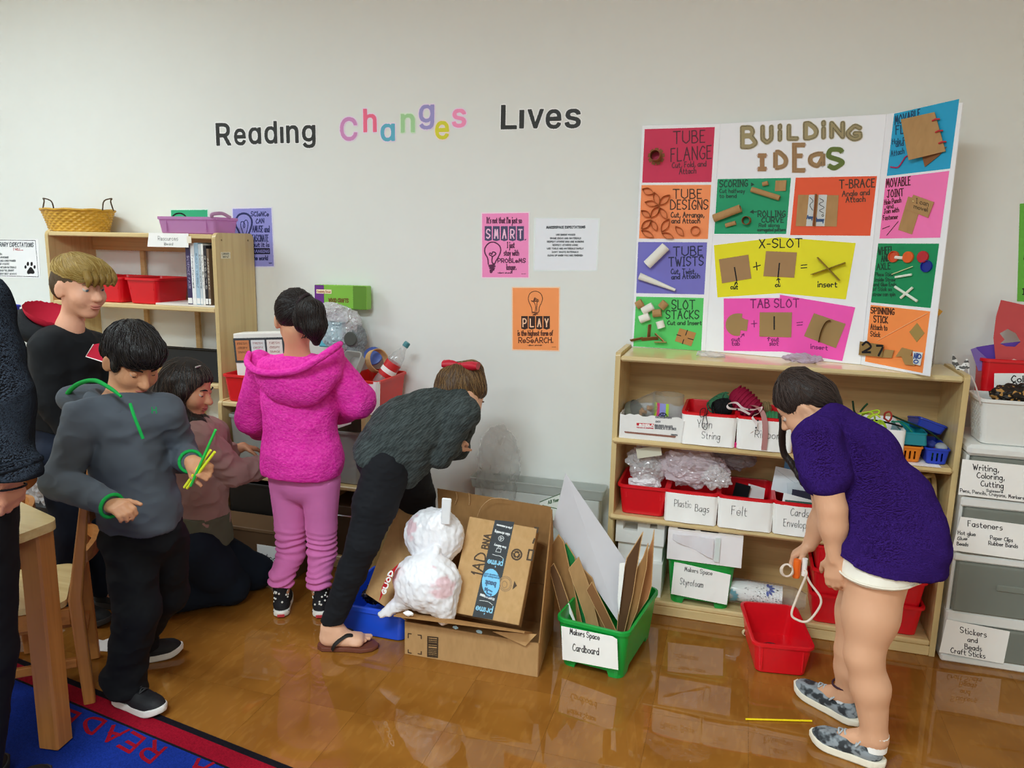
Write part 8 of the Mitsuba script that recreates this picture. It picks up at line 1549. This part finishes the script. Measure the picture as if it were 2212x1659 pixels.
# ---------------------------------------------------------------- girl with long hair kneeling at the low unit
def kneeling_girl():
    t = thing('person', 'child with long dark hair kneeling beside the low unit, reaching into its clear bin', 'person')
    H = J(408, 838, -0.86); R = basis((0.93, 0.15, -0.30)); Nk = J(408, 905, -0.87); ch = J(425, 990, -0.86); pe = J(425, 1160, -0.84)
    sh = [J(425, 945, -0.97), J(460, 935, -0.76)]; el = [J(505, 1020, -0.80), J(478, 985, -0.6)]; wr = [J(590, 1003, -0.58), J(525, 965, -0.54)]
    hp = [J(425, 1190, -0.92), J(430, 1185, -0.76)]; kn = [A([-1.95, -0.80, 0.075]), A([-1.94, -0.64, 0.075])]; an = [A([-2.13, -0.97, 0.06]), A([-2.14, -0.83, 0.06])]
    F = field_for([H + 0.1, H - 0.1, *sh, *el, *wr, wr[1] + 0.1, *hp, *kn, *an], 0.13, 0.0052)
    add_head(F, H, R, 0.98, Nk); F.chain([Nk, ch, pe], [0.04, 0.08, 0.09], 0.04); F.cone(sh[0], sh[1], 0.038, 0.038, 0.05)
    for i in (0, 1): F.chain([sh[i], el[i], wr[i]], [0.034, 0.028, 0.021], 0.01); F.chain([hp[i], kn[i], an[i]], [0.07, 0.048, 0.03], 0.02); F.cone(an[i], an[i] + A([-0.11, -0.03, -0.02]), 0.028, 0.02, 0.02); add_hand(F, wr[i], (0.8, 0.6, -0.25), (0.2, 0, -1), 1 if i == 0 else -1, 0.92, (20, 30, 25))
    SK = skin('skin_warm', '#c38a68', '#b07656'); add(t, 'body', F.mesh(), SK, True); face_parts(t, H, R, 0.98, (col('#17100d', 0.7), SK), lips='#a85c54', down=0.4)
    P = lambda x, y, z: H + 0.98 * (R @ A([x, y, z]))
    f = Field(H - A([0.3, 0.32, 0.46]), H + A([0.24, 0.2, 0.18]), 0.005); f.ball(P(0, -0.016, 0.034), (0.08, 0.1, 0.083), R, 0.01); f.cut(P(0, 0.052, 0.02), R @ A([0, 0.85, -0.5]))
    for x in (-0.055, 0.0, 0.055): f.chain([P(x, -0.05, 0.02), P(x * 1.1, -0.075, -0.07), J(400 + x * 300, 930, -0.92 + x * 0.0) + A([-0.02, x, 0]), J(412 + x * 200, 1000, -0.93) + A([0, x * 0.6, 0])], [0.05, 0.05, 0.048, 0.03], 0.03)
    f.chain([P(-0.0, 0.0, 0.075), P(0.072, 0.012, 0.0), P(0.075, 0.008, -0.07), J(430, 915, -0.945), J(436, 965, -0.965), J(430, 1020, -0.975)], [0.02, 0.022, 0.02, 0.022, 0.024, 0.01], 0.02)
    m = f.mesh(0.005, 40, 6, (1, 1, 0.22)); hk = add(t, 'hair', m, hairmat('hair_long_dark', '#1a1411'), True); cr = P(0, -0.02, 0.115); hair_over(hk, m, lambda g: np.where((g[:, 2] > cr[2] - 0.06)[:, None], (g - cr) - A([0, 0, 0.03]), A([0, 0, -0.15]) + 0 * g), 760, 0.14, '#4a3d34', 6); add(t, 'hair_clip', mv(box(-0.018, 0.018, -0.003, 0.003, -0.003, 0.003, 0.001), P(0.03, 0.03, 0.108), R), col('#c8ccd0', 0.25, metal=0.7), 30)
    SWT = cloth('dusty_pink_knit', '#9c7c77', '#a67e7c', 220, 0.0008, 0.4)
    f = field_for([pe, *sh, *el, *wr], 0.2, 0.0055); f.chain([J(420, 955, -0.86), J(425, 1050, -0.85), J(428, 1150, -0.84)], [0.105, 0.115, 0.12], 0.03); f.cone(sh[0], sh[1], 0.055, 0.055, 0.05)
    f.chain([sh[0], el[0], wr[0]], [0.06, 0.054, 0.044], 0.016); f.chain([sh[1], el[1], el[1] * 0.6 + wr[1] * 0.4], [0.055, 0.046, 0.04], 0.016)
    f.cut(J(425, 1170, -0.84), (0.1, 0, -1)); f.cut(Nk + A([0, 0, 0.012]), (-0.2, 0, 1)); add(t, 'sweater', drape(f.mesh(0.010, 13, 7), 0.007, 14, 7), SWT, True)
    f = field_for([pe], 0.22, 0.0055); f.chain([J(424, 1070, -0.85), J(426, 1160, -0.84), J(428, 1195, -0.84)], [0.126, 0.132, 0.135], 0.03); f.cut(J(425, 1090, -0.84), (0.25, 0, 1)); f.cut(J(425, 1192, -0.9), (0.12, 0, -1)); add(t, 'tunic_hem', f.mesh(0.008, 13, 8), cloth('olive_print', '#5d5f50', '#77705f', 120, 0.0006), True)
    f = field_for([pe, *hp, *kn, *an], 0.15, 0.006); f.ball(pe + A([0, 0, -0.05]), (0.125, 0.12, 0.12), None, 0.03)
    for i in (0, 1): f.chain([hp[i], hp[i] * 0.5 + kn[i] * 0.5, kn[i], an[i]], [0.095, 0.088, 0.068, 0.055], 0.03)
    f.cut((0, 0, 0.003), (0, 0, -1)); add(t, 'jeans', f.mesh(0.006, 14, 4), cloth('dark_denim', '#141c28', '#1e2836', 300, 0.0004), True)
    for i in (0, 1):
        f = Field(an[i] - A([0.22, 0.12, 0.08]), an[i] + A([0.1, 0.1, 0.1]), 0.005); f.chain([an[i], an[i] + A([-0.09, -0.025, -0.01]), an[i] + A([-0.145, -0.04, -0.02])], [0.042, 0.037, 0.03], 0.02); f.cut((0, 0, 0.003), (0, 0, -1)); s = add(t, 'shoe', f.mesh(), col('#1a1b20', 0.7), True); add(s, 'sole', tube([an[i] + A([0.02, 0.002, 0.04]), an[i] + A([-0.07, -0.02, 0.034]), an[i] + A([-0.15, -0.04, 0.012])], 0.012, 8, 4), col('#cfccc4', 0.6), 60)
kneeling_girl()

# ---------------------------------------------------------------- grown-up in denim at the left edge
def adult():
    t = thing('person', 'grown-up in a dark denim jacket and black trousers, cut off by the left edge', 'person')
    Y = -2.06; C = lambda px, py: J(px - 24, py, Y)
    H = C(-150, 420) + A([0, 0.02, 0.02]); R = basis((0.25, 0.95, -0.1)); Nk = H + A([-0.01, -0.03, -0.17]); ch = C(-130, 760); pe = C(-100, 1040)
    sh = [C(-275, 655), C(-32, 665)]; el = [C(-290, 850), C(22, 855)]; wr = [C(-260, 1000), C(38, 1022)]
    gz = lambda p: A([p[0], p[1], 0.09]); hp = [C(-150, 1090), C(-48, 1090)]; an = [gz(C(-150, 1500)), gz(C(-55, 1500))]; kn = [hp[i] * 0.5 + an[i] * 0.5 + A([0, 0.03, 0]) for i in (0, 1)]
    F = field_for([H + 0.12, *sh, *el, *wr, wr[0] - A([0, 0, 0.16]), wr[1] - A([0, 0, 0.16]), *hp, *an], 0.13, 0.006)
    add_head(F, H, R, 1.1, Nk, 0.042); F.chain([Nk, ch, pe], [0.05, 0.11, 0.12], 0.05); F.cone(sh[0], sh[1], 0.05, 0.05, 0.06)
    for i in (0, 1): F.chain([sh[i], el[i], wr[i]], [0.048, 0.038, 0.027], 0.01); F.chain([hp[i], kn[i], an[i]], [0.09, 0.058, 0.036], 0.02); F.cone(an[i], an[i] + A([0, 0.12, -0.055]), 0.035, 0.025, 0.02); add_hand(F, wr[i], (-0.12, 0.25, -1), (-1 if i else 1, 0.1, 0.1), -1 if i else 1, 1.08, (22, 32, 22))
    SK = skin('skin_grown', '#c48a6e', '#b27a5e'); add(t, 'body', F.mesh(), SK, True); face_parts(t, H, R, 1.1, (col('#1e1612', 0.7), SK))
    P = lambda x, y, z: H + 1.1 * (R @ A([x, y, z])); f = Field(H - A([0.2, 0.2, 0.34]), H + 0.2, 0.006); f.ball(P(0, -0.014, 0.034), (0.08, 0.1, 0.084), R, 0.01); f.cut(P(0, 0.055, 0.02), R @ A([0, 0.85, -0.5])); f.chain([P(0, -0.06, 0.0), P(0, -0.085, -0.1), P(0, -0.09, -0.2)], [0.07, 0.075, 0.05], 0.03); add(t, 'hair', f.mesh(0.006, 40, 6, (1, 1, 0.3)), hairmat('hair_grown', '#1a1412', '#352a24'), True)
    DN = cloth('washed_denim', '#2b313b', 200, 0.0006, 0.2)
    f = field_for([pe, *sh, *el, *wr], 0.22, 0.0065); f.chain([C(-135, 720), C(-125, 850), C(-110, 985)], [0.15, 0.155, 0.155], 0.03, flat=((0, 1, 0), 0.75)); f.cone(sh[0], sh[1], 0.07, 0.07, 0.07)
    for i in (0, 1): f.chain([sh[i], el[i], wr[i]], [0.074, 0.062, 0.056], 0.02); f.cone(wr[i] + A([0, 0, 0.02]), wr[i] + A([0.018 if i else 0, 0, 0.008]), 0.05, 0.058, 0.01)
    f.cut((0, 0, C(-60, 1012)[2]), (0, 0, -1)); f.cut(Nk + A([0, 0, 0.02]), (0, 0, 1)); jk = add(t, 'jacket', drape(f.mesh(0.007, 11, 6), 0.006, 10, 6), DN, True)
    add(jk, 'sleeve_seam', tube([C(18, 720) + A([0, -0.066, 0]), C(28, 790) + A([0, -0.062, 0]), C(36, 870) + A([0, -0.058, 0]), C(42, 950) + A([0, -0.053, 0])], 0.0022, 5, 5), col('#1c222b', 0.8), 60)
    add(jk, 'waistband', tube([pe * A([1, 1, 0]) + A([0.158 * math.cos(a), 0.122 * math.sin(a), C(-60, 995)[2]]) for a in np.linspace(0, 2 * math.pi, 33)], 0.017, 8, 0, True, 0.6), DN, 60)
    a = C(40, 985); add(jk, 'turned_cuff', tube([wr[1] + A([0.012, 0, 0.016]) + A([0.057 * math.cos(q), 0.057 * math.sin(q), 0.018 * math.cos(q)]) for q in np.linspace(0, 2 * math.pi, 21)], 0.011, 8), DN, 60); add(t, 'hair_band', tube([wr[1] + A([0.0, 0.008, -0.035]) + 0.03 * A([math.cos(q), math.sin(q), 0.1 * math.cos(q)]) for q in np.linspace(0, 2 * math.pi, 17)], 0.0025, 6), INK, 60)
    f = field_for([pe, *hp, *an], 0.16, 0.007); f.ball(pe, (0.15, 0.115, 0.14), None, 0.03)
    for i in (0, 1): f.chain([hp[i], kn[i], an[i]], [0.105, 0.075, 0.05], 0.02)
    f.cut((0, 0, 0.07), (0, 0, -1)); add(t, 'trousers', f.mesh(0.005, 14, 4), cloth('black_cotton', '#0d0d10', '#131317', 240, 0.0004), True)
    for i in (0, 1): shoe(t, an[i] * A([1, 1, 0]) - A([0, 0.05, 0]), an[i] * A([1, 1, 0]) + A([0.02, 0.2, 0]), 0.088, 0.075, col('#141416', 0.6), col('#2a2a2c', 0.6), 'low', z=0.0075)
adult()

# ================================================================ left corner: rug, table, chairs, cart
Rr = rot(0, 0, -9.2); RO = A([-1.80, -1.513, 0.0])
RUG = frame(RO + A([0, 0, 0.0008]), Rr @ A([1, 0, 0]), Rr @ A([0, 1, 0]))
t = thing('rug', 'blue rug with a red border and red lettering at the lower left', 'rug')
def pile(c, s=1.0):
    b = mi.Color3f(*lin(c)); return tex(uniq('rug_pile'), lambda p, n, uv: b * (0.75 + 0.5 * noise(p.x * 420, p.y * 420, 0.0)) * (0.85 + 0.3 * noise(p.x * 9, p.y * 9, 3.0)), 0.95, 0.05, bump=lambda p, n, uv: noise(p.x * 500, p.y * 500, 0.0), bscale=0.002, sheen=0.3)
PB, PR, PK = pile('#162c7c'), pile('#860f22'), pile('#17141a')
x0, x1, y1, y0 = -0.62, 1.5, 0.0, -1.5
def strip4(a, b): return [box(x0 + a, x1 - a, y1 - b, y1 - a, 0, 0.0061), box(x0 + a, x1 - a, y0 + a, y0 + b, 0, 0.0061), box(x0 + a, x0 + b, y0 + b, y1 - b, 0, 0.0061), box(x1 - b, x1 - a, y0 + b, y1 - b, 0, 0.0061)]
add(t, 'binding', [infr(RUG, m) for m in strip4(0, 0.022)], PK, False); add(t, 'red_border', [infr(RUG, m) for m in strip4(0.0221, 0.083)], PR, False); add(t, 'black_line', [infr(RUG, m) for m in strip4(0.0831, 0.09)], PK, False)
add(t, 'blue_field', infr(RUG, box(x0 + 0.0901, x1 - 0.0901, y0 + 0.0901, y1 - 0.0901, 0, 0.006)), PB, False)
z3 = Z(0, 1150, 3.26)
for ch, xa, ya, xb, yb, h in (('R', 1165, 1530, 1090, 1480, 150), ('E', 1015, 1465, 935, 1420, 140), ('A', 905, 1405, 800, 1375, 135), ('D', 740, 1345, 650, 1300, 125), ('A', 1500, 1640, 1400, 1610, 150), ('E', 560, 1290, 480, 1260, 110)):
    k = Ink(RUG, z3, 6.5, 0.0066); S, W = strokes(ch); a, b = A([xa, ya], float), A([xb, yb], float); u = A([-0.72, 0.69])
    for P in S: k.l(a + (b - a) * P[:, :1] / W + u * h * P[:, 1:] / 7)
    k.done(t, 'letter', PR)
# table corner
TZ = 0.715; tc = onfloor(128, 1122, TZ); ta = onfloor(0, 1172, TZ); tb = onfloor(20, 1072, TZ)
da, db = (ta - tc) / np.linalg.norm(ta - tc), (tb - tc) / np.linalg.norm(tb - tc)
t = thing('work_table', 'corner of a pale wooden table on thick legs at the left edge', 'table')
P = Polygon([tc[:2], (tc + db * 0.72)[:2], (-2.74, -1.885), (-1.80, -1.885)]).buffer(-0.045).buffer(0.045, 8)
m = ext(P, 0.026); add(t, 'table_top', mv(m, (0, 0, TZ - 0.026)), TABLEW, 30)
legs = [onfloor(122, 1612)[:2], A([-2.60, -1.83]), A([-2.43, -1.665])]
ang = math.degrees(math.atan2(da[1], da[0]))
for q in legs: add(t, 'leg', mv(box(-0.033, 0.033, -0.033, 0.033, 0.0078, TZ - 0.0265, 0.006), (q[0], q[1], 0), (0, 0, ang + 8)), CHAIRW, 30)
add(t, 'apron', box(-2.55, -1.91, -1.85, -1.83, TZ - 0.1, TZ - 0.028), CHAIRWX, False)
def chair(label, x, y, rz, z=0.0074):       # the chair faces -y in its own frame, back posts at y = +0.15
    t = thing('wooden_chair', label, 'chair', 'small wooden chairs at the table'); R = rot(0, 0, rz)
    def g(m): return mv(m, (x, y, z), R)
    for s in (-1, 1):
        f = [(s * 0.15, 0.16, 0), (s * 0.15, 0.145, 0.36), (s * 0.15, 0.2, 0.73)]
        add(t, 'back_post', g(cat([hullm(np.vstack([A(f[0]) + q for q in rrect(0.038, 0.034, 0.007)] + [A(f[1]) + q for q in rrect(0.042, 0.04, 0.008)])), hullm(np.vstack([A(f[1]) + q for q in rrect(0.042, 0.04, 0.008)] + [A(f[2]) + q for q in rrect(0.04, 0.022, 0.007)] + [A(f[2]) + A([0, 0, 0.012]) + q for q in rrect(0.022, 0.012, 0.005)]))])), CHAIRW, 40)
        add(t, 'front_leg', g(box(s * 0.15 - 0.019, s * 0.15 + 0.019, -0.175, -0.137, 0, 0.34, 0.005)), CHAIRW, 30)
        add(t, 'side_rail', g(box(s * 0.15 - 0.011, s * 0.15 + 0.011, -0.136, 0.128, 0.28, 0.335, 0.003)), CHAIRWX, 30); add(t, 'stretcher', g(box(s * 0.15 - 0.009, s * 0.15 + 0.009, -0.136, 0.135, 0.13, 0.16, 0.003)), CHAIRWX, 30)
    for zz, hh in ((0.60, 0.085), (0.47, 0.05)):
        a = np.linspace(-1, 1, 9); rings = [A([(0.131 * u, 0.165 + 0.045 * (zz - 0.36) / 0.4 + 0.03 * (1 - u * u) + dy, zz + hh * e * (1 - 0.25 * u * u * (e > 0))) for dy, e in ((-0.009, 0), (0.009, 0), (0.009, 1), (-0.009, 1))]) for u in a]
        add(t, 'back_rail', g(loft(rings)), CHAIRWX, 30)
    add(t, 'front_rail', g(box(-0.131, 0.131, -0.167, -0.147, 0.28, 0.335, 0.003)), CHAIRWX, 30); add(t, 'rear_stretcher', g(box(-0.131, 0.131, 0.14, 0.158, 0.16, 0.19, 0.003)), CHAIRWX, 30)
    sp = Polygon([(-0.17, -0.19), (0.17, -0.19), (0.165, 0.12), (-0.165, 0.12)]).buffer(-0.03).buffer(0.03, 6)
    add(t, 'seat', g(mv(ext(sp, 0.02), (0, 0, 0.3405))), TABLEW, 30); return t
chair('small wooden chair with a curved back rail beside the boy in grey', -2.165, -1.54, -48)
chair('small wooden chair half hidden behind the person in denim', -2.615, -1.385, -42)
# cart by the left wall
t = thing('side_cart', 'white cart beside the tall bookcase at the left, behind the people', 'cart')
add(t, 'top', box(-4.2, -3.40, -0.62, -0.1, 0.86, 0.885, 0.004), WHITEP, 30); add(t, 'shelf', box(-4.18, -3.42, -0.6, -0.12, 0.35, 0.37, 0.004), WHITEP, 30)
for x in (-4.18, -3.44): 
    for y in (-0.6, -0.14): add(t, 'post', box(x, x + 0.02, y, y + 0.02, 0.001, 0.86), col('#b9bcbe', 0.3, metal=0.8), False)
one('storage_bin', 'bright blue plastic bin on the white cart at the left', 'bin', place(bin_mesh(0.2, 0.2, 0.16, 0.015, 0.01, 0.003, 0.006), -3.56, -0.45, 0.99), col('#2430b8', 0.35), 40)
t = thing('paper_tray', 'white and grey paper tray under the blue bin on the white cart', 'tray'); add(t, 'case', box(-3.70, -3.43, -0.57, -0.33, 0.8855, 0.94, 0.006), WHITEP, 30); add(t, 'dark_slot', box(-3.68, -3.45, -0.5705, -0.40, 0.945, 0.97, 0.003), col('#6d6f70', 0.5), 30); add(t, 'lid', box(-3.70, -3.43, -0.57, -0.33, 0.972, 0.9895, 0.004), WHITEP, 30)
# wrapped bundle behind the chairs
t = thing('plastic_bag', 'dark bundle in clear wrapping on the floor between the chairs and the boy in black', 'bag'); c = at(125, 1060, -0.62)
add(t, 'film', blob((c[0], c[1] + 0.0, 0.36), (0.2, 0.11, 0.17), 0.03, 9, 71), FILM, 12); add(t, 'dark_contents', blob((c[0], c[1], 0.2), (0.19, 0.11, 0.19), 0.02, 10, 72), col('#1b1a1c', 0.5), 20)
